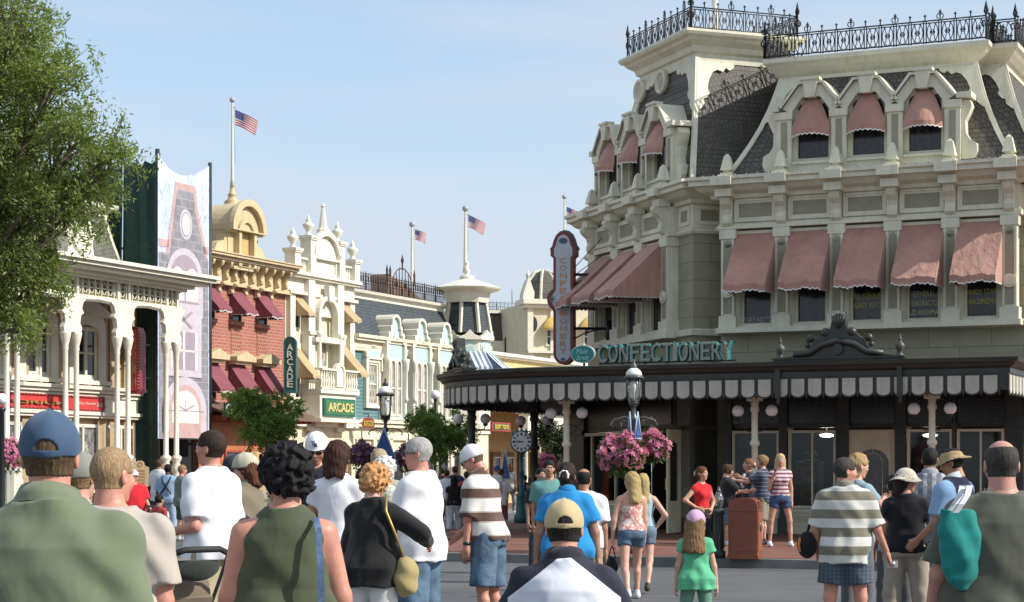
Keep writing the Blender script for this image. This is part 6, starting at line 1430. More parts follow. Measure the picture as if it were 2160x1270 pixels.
# ---- gas lamps
GLS=clearglass('lantern_glass',(.90,.92,.92),.10)
def gaslamp(px,Y,pytop,label,metal,k=1.0,rz=0,baskets=True,cross=False):
    g=at(px,Y,z=GZ if Y>33 else GZ); ztop=HC+(HY-pytop)*Y/F-GZ; t=thing('gas_lamp',label,'street lamp',tuple(g),R(rz),'gas lamps')
    h=ztop-.92*k
    m=MB(); m.lathe(0,0,[(.17,0),(.17,.10),(.13,.14),(.12,.55),(.14,.60),(.085,.68),(.07,.95),(.085,1.0),(.055,1.05),(.045,h-.35),(.07,h-.32),(.07,h-.26),(.04,h-.22),(.035,h-.08),(.08,h-.02),(.09,h)],14)
    m.build('post',metal,t)
    # lantern
    m=MB(); m.lathe(0,0,[(.10*k,0),(.12*k,.03*k),(.11*k,.05*k)],16,z0=h)
    for i in range(4):
        a=R(45+90*i); m.tube([(.04*math.cos(a),.04*math.sin(a),h-.12*k),(.13*k*math.cos(a),.13*k*math.sin(a),h-.03*k),(.165*k*math.cos(a),.165*k*math.sin(a),h+.18*k),(.165*k*math.cos(a),.165*k*math.sin(a),h+.52*k)],.011*k,5)
    m.lathe(0,0,[(.17*k,.50*k),(.20*k,.52*k),(.20*k,.55*k),(.16*k,.56*k)],20,z0=h)
    for i in range(20): a=R(18*i); m.ball((.195*k*math.cos(a),.195*k*math.sin(a),h+.515*k),.022*k,6,4)
    o=m.build('lantern_frame',metal,t)
    m=MB(); m.lathe(0,0,[(.085*k,.04*k),(.11*k,.12*k),(.145*k,.30*k),(.15*k,.50*k)],20,z0=h); gl=m.build('lantern_glass',GLS,o)
    m=MB(); m.lathe(0,0,[(.175*k,.56*k),(.165*k,.62*k),(.13*k,.68*k),(.075*k,.72*k)],20,z0=h); m.build('dome_lid',WHITE,o)
    m=MB(); m.lathe(0,0,[(.075*k,.72*k),(.06*k,.74*k),(.07*k,.77*k),(.035*k,.82*k),(.02*k,.86*k),(.028*k,.88*k),(.004,.92*k)],12,z0=h); m.build('lid_finial',metal if cross else mat('lid_bronze',(.10,.10,.09),.4),o)
    m=MB(); m.lathe(0,0,[(.02*k,.05*k),(.015*k,.2*k),(.045*k,.28*k),(.05*k,.34*k),(.03*k,.42*k),(.01,.46*k)],10,z0=h); m.build('burner',mat('burner_white',(.7,.7,.66),.4),o)
    # scroll arms
    m=MB()
    for sx in (-1,1):
        zz=h-.30; m.tube([(0,0,zz),(sx*.16,0,zz+.05),(sx*.34,0,zz),(sx*.40,0,zz-.08),(sx*.36,0,zz-.12)],.016,6); m.tube([(sx*.05,0,zz-.12),(sx*.14,0,zz-.02),(sx*.22,0,zz+.0),(sx*.2,0,zz-.07),(sx*.15,0,zz-.05)],.010,5)
    m.build('scroll_arm',metal,t)
    return t,g,h
LM1=mat('lamp_grey_iron',(.10,.11,.105),.35,.2,6,metal=.4); LM2=mat('lamp_black_iron',(.016,.02,.022),.35,.2,6)
l1,g1,h1=gaslamp(1337,YL,757,'grey iron gas lamp with white dome lid and pink baskets at the kerb',LM1,.80)
l2,g2,h2=gaslamp(813,45.5,797,'black iron gas lamp with blue pennant in front of the pale blue building',LM2,1.0,cross=True)
BLUEP=mat('pennant_blue',(.015,.06,.22),.5,.2,3)
def pennant(px,Y,pyt,pyb,wpx,label,rz=0):
    c=at(px,Y,z=0); zt,zb=HC+(HY-pyt)*Y/F,HC+(HY-pyb)*Y/F; w=wpx*Y/F/2; t=thing('pennant',label,'banner',(c.x,c.y,zb),R(rz),'blue pennants on the lamps')
    H=zt-zb; m=MB(); m.prism([(-w,0),(w,0),(.01,H),(-.01,H)],-.012,.0); m.build('cloth',BLUEP,t)
    m=MB(); m.tube([(-w,-.006,0),(0,-.006,H)],.014,4); m.tube([(w,-.006,0),(0,-.006,H)],.014,4); m.tube([(-w,-.006,0),(w,-.006,0)],.014,4); m.build('border',mat('pennant_pale',(.40,.50,.62),.5),t)
    m=MB(); m.prism([(-w*.5,.05),(w*.55,.05),(w*.2,H*.30),(-w*.1,H*.36)],-.018,-.013); m.build('emblem',mat('pennant_sky',(.03,.12,.36),.5),t); return t
pennant(810,45.1,903,985,62,'wide blue pennant with pale border under the black gas lamp',0)
pennant(1345,YL-.25,868,925,17,'narrow blue pennant on the right side of the grey lamp post',30); pennant(1329,YL-.25,868,925,14,'narrow pale edged blue pennant on the left side of the grey lamp post',-65)
pennant(1066,60,948,1010,26,'distant blue pennant left of the clock post',-40)
# globe lamp poles
for px_,Y_,py_,lb in ((918,60,833,'slender pole with one white globe behind the loose street tree'),(4,30,842,'white globe lamp at the picture edge before the red store sign')):
    g=at(px_,Y_,z=GZ if Y_>50 else 0); t=thing('globe_lamp',lb,'street lamp',tuple(g),0,'globe lamp poles'); H=HC+(HY-py_)*Y_/F-g.z
    m=MB(); m.lathe(0,0,[(.12,0),(.12,.1),(.06,.3),(.045,1.2),(.035,H-.2),(.06,H-.17),(.06,H-.13)],10); m.build('pole',LM2,t); m=MB(); m.ball((0,0,H),.15 if Y_>50 else .09,16,10); m.build('globe',GLOBE,t)
# ---- street clock
gk=at(1100,52,z=GZ); zc=HC+(HY-932)*52/F-GZ; t=thing('street_clock','round white faced clock with roman ticks on a teal iron post','clock',tuple(gk),R(0))
TEALI=mat('teal_iron',(.03,.13,.14),.4,.2,5)
m=MB(); m.lathe(0,0,[(.20,0),(.20,.2),(.15,.26),(.14,.7),(.16,.75),(.07,.85),(.06,1.3),(.09,1.35),(.05,1.42),(.05,zc-.35),(.09,zc-.33),(.11,zc-.28)],14); m.build('post',TEALI,t)
m=MB(); m.M=Matrix.Translation((0,0,zc))@Matrix.Rotation(R(90),4,'X'); m.lathe(0,0,[(.28,-.10),(.30,-.08),(.30,.08),(.28,.10)],28); m.M=None
for a in range(-50,60,25): m.lathe(.30*math.sin(R(a)),0,[(.03,0),(.035,.04),(.01,.10)],6,z0=zc+.30*math.cos(R(a))-.02)
m.build('case',TEALI,t)
m=MB(); m.disc((0,zc),.265,-.108,-.101,32); f=m.build('dial',mat('dial_white',(.82,.82,.80),.4,.03),t)
m=MB()
for i in range(12):
    a=R(30*i); r0,r1=.17,.235; w=.016 if i%3 else .024; c,s_=math.sin(a),math.cos(a); m.prism([(r0*c-w*s_,zc+r0*s_+w*c),(r1*c-w*s_,zc+r1*s_+w*c),(r1*c+w*s_,zc+r1*s_-w*c),(r0*c+w*s_,zc+r0*s_-w*c)],-.114,-.109)
m.build('numerals',mat('ink_black',(.01,.01,.012),.5),f)
m=MB()
for ang,l,w in ((282,.14,.015),(266,.21,.010)):
    a=R(ang); c,s_=math.sin(a),math.cos(a); m.prism([(-.04*c-w*s_,zc-.04*s_+w*c),(l*c-w*.3*s_,zc+l*s_+w*.3*c),(l*c+w*.3*s_,zc+l*s_-w*.3*c),(-.04*c+w*s_,zc-.04*s_-w*c)],-.122,-.116)
m.build('hands',mat('ink_black',(.01,.01,.012)),f)
# ---- litter bin
b0=at(1572,31.35,z=GZ); t=thing('litter_bin','rust red litter bin with rounded top and round badge on the pavement edge','bin',tuple(b0),R(-24.4+8))
BINM=mat('bin_rust',(.20,.055,.028),.38,.22,2.5,.1,30)
def rr_prof(w,h,r,n=6):
    p=[(-w,0.05),(w,.05)]; p+=[(w-r+r*math.sin(R(90-90*i/n)),h-r+r*math.cos(R(90-90*i/n))) for i in range(n+1)]; p+=[(-w+r-r*math.sin(R(90*i/n)),h-r+r*math.cos(R(90*i/n))) for i in range(n+1)]; return p
# local x = along its opening side; the rounded profile runs front to back
m=MB(); m.prism(rr_prof(.235,.97,.14),-.24,.24); m.box(-.25,.25,-.255,.255,0,.06); m.box(-.20,.20,-.252,-.24,.12,.74); 
m.box(-.245,.245,-.248,.248,.76,.785); body=m.build('body',BINM,t)
m=MB(); m.box(.236,.245,-.19,.19,.12,.74); m.build('side_panel',mat('bin_rust_sunlit',(.27,.075,.035),.4,.2,3),body)  # sunlit side: same bin red with the sunlight put into the colour
m=MB(); m.box(.20,.246,-.13,.13,.80,.91); m.build('flap',mat('bin_flap',(.12,.035,.02),.5),body)
m=MB(); m.M=Matrix.Translation((.246,.02,.52))@Matrix.Rotation(R(90),4,'Y'); m.lathe(0,0,[(.085,0),(.085,.012),(.07,.018)],24); m.M=None; m.build('badge',mat('badge_bronze',(.16,.15,.09),.35,.2,8,metal=.6),body)
# ---- short lantern bollard
g=at(1516,31.6,z=GZ); t=thing('lantern_bollard','short dark fluted bollard topped by a small glass lantern left of the bin','bollard',tuple(g))
m=MB(); m.lathe(0,0,[(.115,0),(.115,.10),(.085,.13),(.08,.68),(.105,.72),(.105,.76),(.06,.80)],14)
for i in range(10): a=R(36*i); m.tube([(.083*math.cos(a),.083*math.sin(a),.15),(.08*math.cos(a),.08*math.sin(a),.67)],.012,4)
m.build('post',mat('bollard_green',(.05,.062,.05),.4,.25,5),t)
m=MB(); m.lathe(0,0,[(.04,.80),(.075,.86),(.085,.95),(.05,1.06),(.02,1.08)],14); m.build('lantern_glass',clearglass('bollard_glass',(.8,.85,.85),.3),t); m=MB(); m.lathe(0,0,[(.05,1.06),(.03,1.1),(.005,1.16)],10); m.lathe(0,0,[(.01,.80),(.03,.92),(.01,1.0)],8); m.build('lantern_cap',LM1,t)
# notice board by the porch
g=at(295,47,z=GZ); t=thing('notice_board','tan notice board with shaped top and red lettering before the green netting','sign',tuple(g),R(12))
zt=HC+(HY-972)*47/F-GZ; m=MB(); w=.20*1.1; zb=zt-.62
m.prism([(-w,zb),(w,zb),(w,zt-.16),(w*.55,zt-.12),(w*.45,zt-.03),(.05,zt),(-.05,zt),(-w*.45,zt-.03),(-w*.55,zt-.12),(-w,zt-.16)],-.03,.03); m.build('board',mat('notice_tan',(.48,.36,.20),.6,.1),t)
m=MB(); m.ring([(.06*math.cos(R(a)),zt-.09+.06*math.sin(R(a))) for a in range(0,360,30)],[(.04*math.cos(R(a)),zt-.09+.04*math.sin(R(a))) for a in range(0,360,30)],-.036,-.03)
for k in range(5): m.text(('THIS','WAY','TO THE','SHOPS','THROUGH')[k] if False else '=====',-.12,.12,zt-.26-k*.075,zt-.225-k*.075,-.03,.006)
m.build('lettering',mat('notice_red',(.35,.07,.04),.6),t); m=MB(); m.bar((0,0.02,0),(0,.02,zb+.1),.06); m.build('post',DKGREEN,t)
# ================================================================ PEOPLE
def nets(Fv,org,h):
    nx,ny,nz=Fv.shape; S=Fv<0; c=np.zeros((nx-1,ny-1,nz-1),np.uint8)
    for dx in(0,1):
        for dy in(0,1):
            for dz in(0,1): c+=S[dx:nx-1+dx,dy:ny-1+dy,dz:nz-1+dz]
    act=(c>0)&(c<8); I=np.argwhere(act)
    if len(I)==0: return np.zeros((0,3)),np.zeros((0,4),int)
    off=np.array([(a,b,d) for a in(0,1) for b in(0,1) for d in(0,1)]); cv=np.stack([Fv[I[:,0]+o[0],I[:,1]+o[1],I[:,2]+o[2]] for o in off],1)
    acc=np.zeros((len(I),3)); cnt=np.zeros(len(I))
    for a in range(8):
        for b in range(a+1,8):
            if np.abs(off[a]-off[b]).sum()!=1: continue
            fa,fb=cv[:,a],cv[:,b]; m=(fa<0)!=(fb<0); t=np.where(m,fa/np.where(m,fa-fb,1),0); acc+=m[:,None]*(off[a]+(off[b]-off[a])*t[:,None]); cnt+=m
    V=(I+acc/cnt[:,None])*h+np.array(org); idx=-np.ones(act.shape,np.int64); idx[act]=np.arange(len(I)); Q=[]
    for ax in range(3):
        s0=S.take(range(0,S.shape[ax]-1),ax); s1=S.take(range(1,S.shape[ax]),ax); E=np.argwhere(s0!=s1); u,v=[(1,2),(2,0),(0,1)][ax]
        E=E[(E[:,u]>0)&(E[:,v]>0)&(E[:,u]<act.shape[u])&(E[:,v]<act.shape[v])]
        if len(E)==0: continue
        def g(du,dv): F_=E.copy(); F_[:,u]-=du; F_[:,v]-=dv; return idx[F_[:,0],F_[:,1],F_[:,2]]
        q=np.stack([g(1,1),g(0,1),g(0,0),g(1,0)],1); fl=s0[E[:,0],E[:,1],E[:,2]]; q=np.where(fl[:,None],q,q[:,::-1]); Q.append(q[(q>=0).all(1)])
    return V,np.concatenate(Q)
def cone(P,a,b,ra,rb,sy=1.0):
    a=np.array(a,float);b=np.array(b,float); ba=b-a; pa=[P[i]-a[i] for i in range(3)]; t=np.clip((pa[0]*ba[0]+pa[1]*ba[1]+pa[2]*ba[2])/max(1e-9,ba@ba),0,1)
    return np.sqrt((pa[0]-ba[0]*t)**2+((pa[1]-ba[1]*t)/sy)**2+(pa[2]-ba[2]*t)**2)-(ra+(rb-ra)*t)
def ell_(P,c,r):
    k0=np.sqrt(((P[0]-c[0])/r[0])**2+((P[1]-c[1])/r[1])**2+((P[2]-c[2])/r[2])**2); return (k0-1)*min(r)*.5+(k0-1)*max(r)*.5*0+ (k0-1)*min(r)*.5
def smin(a,b,k):
    h=np.clip(.5+.5*(b-a)/k,0,1); return b+(a-b)*h-k*h*(1-h)
def loft(P,st,e=2.3,cap=True):
    zs=[s[0] for s in st]; f=lambda i:np.interp(P[2],zs,[s[i] for s in st]); cx,cy,a,b=f(1),f(2),f(3),f(4)
    d=((np.abs((P[0]-cx)/a)**e+np.abs((P[1]-cy)/b)**e)**(1/e)-1)*np.minimum(a,b)
    if cap: d=np.maximum(d,np.maximum(P[2]-zs[-1],zs[0]-P[2]))
    return d
def grid(lo,hi,h):
    A_=[np.arange(lo[i],hi[i]+h,h,dtype=np.float32) for i in range(3)]; return [A_[0][:,None,None],A_[1][None,:,None],A_[2][None,None,:]],lo
def full(P,d): return np.broadcast_to(d,(P[0].shape[0],P[1].shape[1],P[2].shape[2]))
def folds(P,amp,ph,fr=1.0):
    return amp*(np.sin(P[0]*17*fr+3*np.sin(P[2]*9*fr+ph)+ph)+.8*np.sin(P[2]*23*fr+2.5*np.sin(P[0]*11*fr+P[1]*7+ph*2)+P[1]*9)+.6*np.sin((P[0]+P[2])*31*fr+ph*3+2*np.sin(P[1]*13)))
SKINS={}
def skin(c,n=''):
    k='skin%.2f%.2f%s'%(c[0],c[1],n)
    if k in MATS: return MATS[k]
    m,nt,bs=_nt(k); co=objco(nt); col=mixc(nt,ramp(nt,noise(nt,co,7,4),.35,.65),(c[0]*.84,c[1]*.72,c[2]*.72),(min(1,c[0]*1.06),c[1]*1.0,c[2]*.98)); nt.links.new(col,bs.inputs['Base Color'])
    bs.inputs['Roughness'].default_value=.5; bs.inputs['Subsurface Weight'].default_value=.12; bs.inputs['Subsurface Radius'].default_value=(.02,.008,.004); bs.inputs['Subsurface Scale'].default_value=.6
    bump(nt,bs,noise(nt,co,60,3),.12,.004); MATS[k]=m; return m
def cloth(c,rough=.9,w=.55): 
    k='cloth%.3f_%.3f_%.3f_%.1f'%(c[0],c[1],c[2],w)
    if k in MATS: return MATS[k]
    m,nt,bs=_nt(k); co=objco(nt); n1=noise(nt,co,5,4); nt.links.new(mixc(nt,ramp(nt,n1,.3,.7),tuple(v*.88 for v in c),c),bs.inputs['Base Color']); bs.inputs['Roughness'].default_value=rough; bs.inputs['Sheen Weight'].default_value=.15; bs.inputs['Specular IOR Level'].default_value=.25
    wv=noise(nt,objco(nt,(1,1,.6)),5.5,2,.45,.7); b1=N(nt,'ShaderNodeBump'); b1.inputs['Strength'].default_value=w*.8; b1.inputs['Distance'].default_value=.03; nt.links.new(wv,b1.inputs['Height'])
    b2=N(nt,'ShaderNodeBump'); b2.inputs['Strength'].default_value=.2; b2.inputs['Distance'].default_value=.002; nt.links.new(noise(nt,co,220,2),b2.inputs['Height']); nt.links.new(b1.outputs[0],b2.inputs['Normal']); nt.links.new(b2.outputs[0],bs.inputs['Normal'])
    MATS[k]=m; return m
def denim(c=(.07,.115,.18)):
    k='denim%.2f'%c[2]
    if k in MATS: return MATS[k]
    m,nt,bs=_nt(k); co=objco(nt); col=mixc(nt,ramp(nt,noise(nt,co,6,5,.65),.35,.7),tuple(v*.6 for v in c),tuple(v*1.5 for v in c)); nt.links.new(col,bs.inputs['Base Color']); bs.inputs['Roughness'].default_value=.9
    bump(nt,bs,noise(nt,objco(nt),13,4,.5,1.2),.5,.02); MATS[k]=m; return m
def hairm(c,curly=False):
    k='hair%.3f_%.3f%d'%(c[0],c[2],curly)
    if k in MATS: return MATS[k]
    m,nt,bs=_nt(k); co=objco(nt,(170,170,28) if not curly else (60,60,60)); n=noise(nt,co,1.0,3,.6); nt.links.new(mixc(nt,ramp(nt,n,.35,.65),tuple(v*.6 for v in c),tuple(min(1,v*1.3) for v in c)),bs.inputs['Base Color']); bs.inputs['Roughness'].default_value=.7; bs.inputs['Specular IOR Level'].default_value=.22; bump(nt,bs,n,.7,.006); MATS[k]=m; return m
def plaid(name,c1,c2,c3,p=.06):
    if name in MATS: return MATS[name]
    m,nt,bs=_nt(name); tc=N(nt,'ShaderNodeTexCoord'); sp=N(nt,'ShaderNodeSeparateXYZ'); nt.links.new(tc.outputs['Object'],sp.inputs[0]); outs=[]
    for ax in (0,2):
        q=N(nt,'ShaderNodeMath',operation='PINGPONG'); q.inputs[1].default_value=p; nt.links.new(sp.outputs[ax],q.inputs[0]); g=N(nt,'ShaderNodeMath',operation='GREATER_THAN'); g.inputs[1].default_value=p*.55; nt.links.new(q.outputs[0],g.inputs[0]); outs.append(g.outputs[0])
    c=mixc(nt,outs[0],c1,c2); c=mixc(nt,outs[1],c,c3,'MIX'); f=mixc(nt,.5,c,mixc(nt,outs[0],c1,c2)); nt.links.new(f,bs.inputs['Base Color']); bs.inputs['Roughness'].default_value=.9; bump(nt,bs,noise(nt,objco(nt),12,3,.5,1.2),.5,.02); MATS[name]=m; return m
def raglan(c1,c2,z0,sp_,sl,lim):
    m,nt,bs=_nt('raglan_cloth'); tc=N(nt,'ShaderNodeTexCoord'); s3=N(nt,'ShaderNodeSeparateXYZ'); nt.links.new(tc.outputs['Object'],s3.inputs[0])
    ax=N(nt,'ShaderNodeMath',operation='ABSOLUTE'); nt.links.new(s3.outputs[0],ax.inputs[0])
    li=N(nt,'ShaderNodeMath',operation='MULTIPLY_ADD'); nt.links.new(s3.outputs[2],li.inputs[0]); li.inputs[1].default_value=-sl; li.inputs[2].default_value=z0*sl+sp_
    mi=N(nt,'ShaderNodeMath',operation='MINIMUM'); nt.links.new(li.outputs[0],mi.inputs[0]); mi.inputs[1].default_value=lim
    g=N(nt,'ShaderNodeMath',operation='GREATER_THAN'); nt.links.new(ax.outputs[0],g.inputs[0]); nt.links.new(mi.outputs[0],g.inputs[1])
    nt.links.new(mixc(nt,g.outputs[0],c1,c2),bs.inputs['Base Color']); bs.inputs['Roughness'].default_value=.9; bump(nt,bs,noise(nt,objco(nt),5.5,2,.45,.7),.45,.03); return m
LENSM=mat('sunglass_lens',(.01,.01,.012),.1,.05)
def rotm(yaw,pitch,roll=0): return Matrix.Rotation(R(-yaw),3,'Z')@Matrix.Rotation(R(-pitch),3,'X')@Matrix.Rotation(R(roll),3,'Y')
def person(label,px,Y,H,face,group=None,z0=0,fem=False,fat=1.0,wide=1.0,sk=(.52,.30,.20),lean=0,head=(0,0),hair=('short',(.03,.02,.015)),hat=None,
           top=None,bottom=None,arms=None,legs='stand',shoes=(.5,.5,.5),seat=None,extras=(),vox=None,sung=False,name='person',neckr=1.0,curl=35,hs=1.0):
    k=H/1.75; g=at(px,Y,z=0); fine=Y*1.15/1954
    hb=vox or max(.0095,min(.024,fine*1.5)); hh=max(.0042,min(.012,fine*.95)); lo_k=k
    sh=lambda z:(max(0,z-.98))*math.tan(R(lean))        # forward lean grows with height
    # legs first: hip height from the pose
    LG={'stand':[((.10,.02,-1),(.02,-.03,-1)),((-.10,.0,-1),(-.02,-.02,-1))],
        'walk':[((.04,.42,-1),(.0,-.02,-1)),((-.04,-.22,-1),(0,-.62,-1))],'walk2':[((.04,-.22,-1),(0,-.62,-1)),((-.04,.42,-1),(.0,-.02,-1))],
        'wide':[((.20,.02,-1),(.06,-.02,-1)),((-.20,.0,-1),(-.06,-.02,-1))],'sit':[((.12,1,-.05),(.02,.05,-1)),((-.12,1,-.05),(-.02,.05,-1))]}[legs]
    TH,CA=.425,.405; J={}
    dn=[]
    for s_,(a,b) in zip((1,-1),LG): a=Vector(a).normalized();b=Vector(b).normalized(); dn.append(-(a*TH+b*CA).z)
    hip=(max(dn)+.085) if seat is None else seat/k
    dz=hip-.915; 
    hipw=.092*(1.02 if fem else 1)
    for s_,(a,b),n_ in zip((1,-1),LG,('R','L')):
        a=Vector(a).normalized();b=Vector(b).normalized(); h0=Vector((s_*hipw*wide,0,hip)); kn=h0+a*TH; an=kn+b*CA; J['hip'+n_],J['kn'+n_],J['an'+n_]=h0,kn,an
    sw=(.160 if fem else .180)*wide; 
    Zs=lambda z:z+dz
    for s_,n_ in ((1,'R'),(-1,'L')): J['sh'+n_]=Vector((s_*sw,sh(1.385),Zs(1.378)))
    AR={'hang':((.13,-.02,-1),(.06,.16,-1))}
    arms=arms or {}
    for s_,n_ in ((1,'R'),(-1,'L')):
        u,f=arms.get(n_,AR['hang']); u=Vector((u[0]*s_,u[1],u[2])).normalized(); f=Vector((f[0]*s_,f[1],f[2])).normalized(); J['el'+n_]=J['sh'+n_]+u*.285; J['wr'+n_]=J['el'+n_]+f*.245; J['fd'+n_]=f
    fa=fat
    if fem: st=[(.86,.0,.0,.165,.118),(.95,0,-.01,.172,.125),(1.06,0,.0,.142,.105),(1.14,0,.005,.126,.098),(1.28,0,.015,.145,.112),(1.35,0,.005,.148,.098),(1.41,0,-.008,.12,.078),(1.45,0,-.012,.078,.062),(1.50,0,-.015,.050,.050)]
    else: st=[(.86,.0,.0,.160,.118),(.95,0,-.005,.162,.122),(1.06,0,.01,.155,.118),(1.14,0,.012,.152,.118),(1.28,0,.01,.172,.125),(1.36,0,.0,.176,.112),(1.41,0,-.008,.145,.09),(1.45,0,-.012,.095,.072),(1.50,0,-.015,.058,.056)]
    st2=[]
    for (z,cx,cy,a,b) in st:
        belly=math.exp(-((z-1.08)/.13)**2); q=1+(fa-1)*(.22+.75*belly); st2.append((Zs(z),cx,cy+sh(z)+(fa-1)*.10*belly,a*q*wide**.8,b*(1+(fa-1)*(.5+1.1*belly))))
    lim=1+(fa-1)*.55; la=1+(fa-1)*.32
    def limbs(P,d,arm=True,leg=True,ease=0):
        for n_ in 'RL':
            if arm:
                a=smin(cone(P,J['sh'+n_],J['el'+n_],.052*la+ease,.040*la+ease),cone(P,J['el'+n_],J['wr'+n_],.041*la+ease,.027+ease),.02); d=smin(d,a,.035)
            if leg:
                l=smin(cone(P,J['hip'+n_],J['kn'+n_],.083*lim+ease,.052*lim+ease),cone(P,J['kn'+n_],J['an'+n_],.050*lim+ease,.034+ease),.03)
                cf=J['kn'+n_].lerp(J['an'+n_],.3)+Vector((0,-.018,0)); l=smin(l,cone(P,cf,J['kn'+n_].lerp(J['an'+n_],.55),.046*lim+ease,.036+ease),.03); d=smin(d,l,.03)
        return d
    jj=[v for kk,v in J.items() if kk[:2]!='fd']; mn=[min(v[i] for v in jj)-.16 for i in range(3)]; mx=[max(v[i] for v in jj)+.16 for i in range(3)]
    mn[0]=min(mn[0],-.26*wide*max(1,fa*.95)); mx[0]=max(mx[0],.26*wide*max(1,fa*.95)); mn[1]=min(mn[1],-.2*fa); mx[1]=max(mx[1],.24*fa); mx[2]=Zs(1.56); mn[2]=max(.02,mn[2]+.06)
    nb=Vector((0,sh(1.48)-.012,Zs(1.475)))
    HR=rotm(head[0],head[1])*hs; hc_=Vector((0,0,(hs-1)*.10))+Vector((0,sh(1.62)+.012,Zs(1.632)))+Vector((0,math.sin(R(head[1]))*.03,-abs(math.sin(R(head[1])))*.02))
    allV=[];allF=[];nb_=0
    def push(V,Q,tr=None):
        nonlocal nb_
        if tr is not None:
            Rm,tv=tr; V=V@np.array(Rm).T+np.array(tv)
        allV.append(V*k); allF.append(Q+nb_); nb_+=len(V)
    P,lo=grid(mn,mx,hb); d=loft(P,st2); d=smin(full(P,d),cone(P,nb+Vector((0,0,-.03)),hc_+HR@Vector((0,-.02,-.06)),.056*neckr*lim**.5,.053*neckr),.03)
    for n_,s_ in (('R',1),('L',-1)): d=smin(d,ell_(P,(s_*.075*wide,-.055*lim,hip+.02),(.085*lim*wide,.075*lim,.09)),.04)
    if fem:
        for s_ in (1,-1): d=smin(d,ell_(P,(s_*.068*wide,.085+sh(1.27)+.02*(fa-1),Zs(1.265)),(.062*lim,.058*lim,.06)),.035)
    for s_ in(1,-1): d=smin(d,cone(P,(s_*.03,sh(1.46)-.015,Zs(1.462)),(s_*(sw-.04),sh(1.40)-.008,Zs(1.392)),.044*neckr,.050),.03)
    d=limbs(P,d)
    for n_ in 'RL':        # bare foot under the shoe
        an=J['an'+n_]; d=smin(d,cone(P,an+Vector((0,-.02,-.045)),an+Vector((0,.13,-.055)),.032,.026),.02)
    V,Q=nets(full(P,d),lo,hb); push(V,Q)
    # head
    P,lo=grid((-.105,-.125,-.17),(.105,.135,.145),hh)
    d=ell_(P,(0,-.012,.03),(.076,.096,.090)); d=smin(d,ell_(P,(0,.024,-.036),(.058,.068,.078)),.03); d=smin(full(P,d),ell_(P,(0,.058,-.096),(.026,.024,.020)),.025)
    for s_ in(1,-1): d=smin(d,ell_(P,(s_*.036,.062,-.022),(.026,.022,.026)),.02)
    d=smin(d,ell_(P,(0,.080,.030),(.048,.014,.010)),.015)
    for s_ in(1,-1): d=-smin(-d,ell_(P,(s_*.031,.100,.008),(.018,.016,.012)),.012)
    d=smin(d,cone(P,(0,.088,.014),(0,.110,-.020),.007,.0115),.010); d=smin(d,ell_(P,(0,.094,-.026),(.018,.012,.008)),.008)
    d=smin(d,ell_(P,(0,.087,-.051),(.024,.010,.005)),.006); d=smin(d,ell_(P,(0,.085,-.061),(.021,.010,.006)),.006)
    for s_ in(1,-1):
        e=ell_(P,(s_*.079,-.012,-.004),(.011,.019,.032)); e=-smin(-e,ell_(P,(s_*.088,-.006,.0),(.008,.010,.018)),.006); d=smin(d,e,.008)
    d=smin(d,cone(P,(0,-.022,-.06),(0,-.034,-.2),.052*neckr,.056*neckr),.025)
    d=np.maximum(d,-(P[2]+.150)); V,Q=nets(full(P,d),lo,hh); push(V,Q,(HR,hc_))
    # hands
    hv=max(.0036,min(.011,fine*.8))
    for n_,s_ in (('R',1),('L',-1)):
        P,lo=grid((-.075,-.075,-.03),(.075,.045,.20),hv); d=ell_(P,(0,-.002,.045),(.041,.017,.055)); d=full(P,d); d=smin(d,cone(P,(0,0,-.03),(0,0,.02),.027,.030,.75),.02)
        for i,(fx,ln) in enumerate(((-.030,.066),(-.010,.078),(.010,.074),(.029,.058))):
            c=R(curl+(-8,0,6,14)[i]); p0=np.array([fx,0,.085-(.006 if i in(0,3) else 0)]); p1=p0+ln*.48*np.array([fx*.6,-math.sin(c*.6),math.cos(c*.6)]); p2=p1+ln*.30*np.array([0,-math.sin(c*1.4),math.cos(c*1.4)]); p3=p2+ln*.24*np.array([0,-math.sin(c*2),math.cos(c*2)])
            f=np.minimum(np.minimum(cone(P,p0,p1,.0095,.0085),cone(P,p1,p2,.0085,.0078)),cone(P,p2,p3,.0078,.0068)); d=smin(d,f,.006)
        tx=s_; p0=(tx*.030,-.006,.025); p1=(tx*.056,-.020,.058); p2=(tx*.058,-.036,.085); d=smin(d,np.minimum(cone(P,p0,p1,.013,.0105),cone(P,p1,p2,.0105,.0085)),.01)
        V,Q=nets(full(P,d),lo,hv); f=J['fd'+n_]; inw=Vector((-s_,0,0)); inw=(inw-f*inw.dot(f)).normalized(); yv=-inw; xv=yv.cross(f); Rm=Matrix((xv,yv,f)).transposed(); push(V,Q,(Rm,J['wr'+n_]+f*.012))
    body=mesh_np(name,np.concatenate(allV),np.concatenate(allF),skin(sk),None,True)
    body.location=(g.x,g.y,z0); body.rotation_euler=(0,0,R(-face)); tag(body,label,'person',group)
    def part(nm,V,Q,m,tr=None,sm=True):
        if len(Q)==0: return None
        if tr is not None: V=V@np.array(tr[0]).T+np.array(tr[1])
        return mesh_np(nm,V*k,Q,m,body,sm)
    ph=(px*.37)%6.28
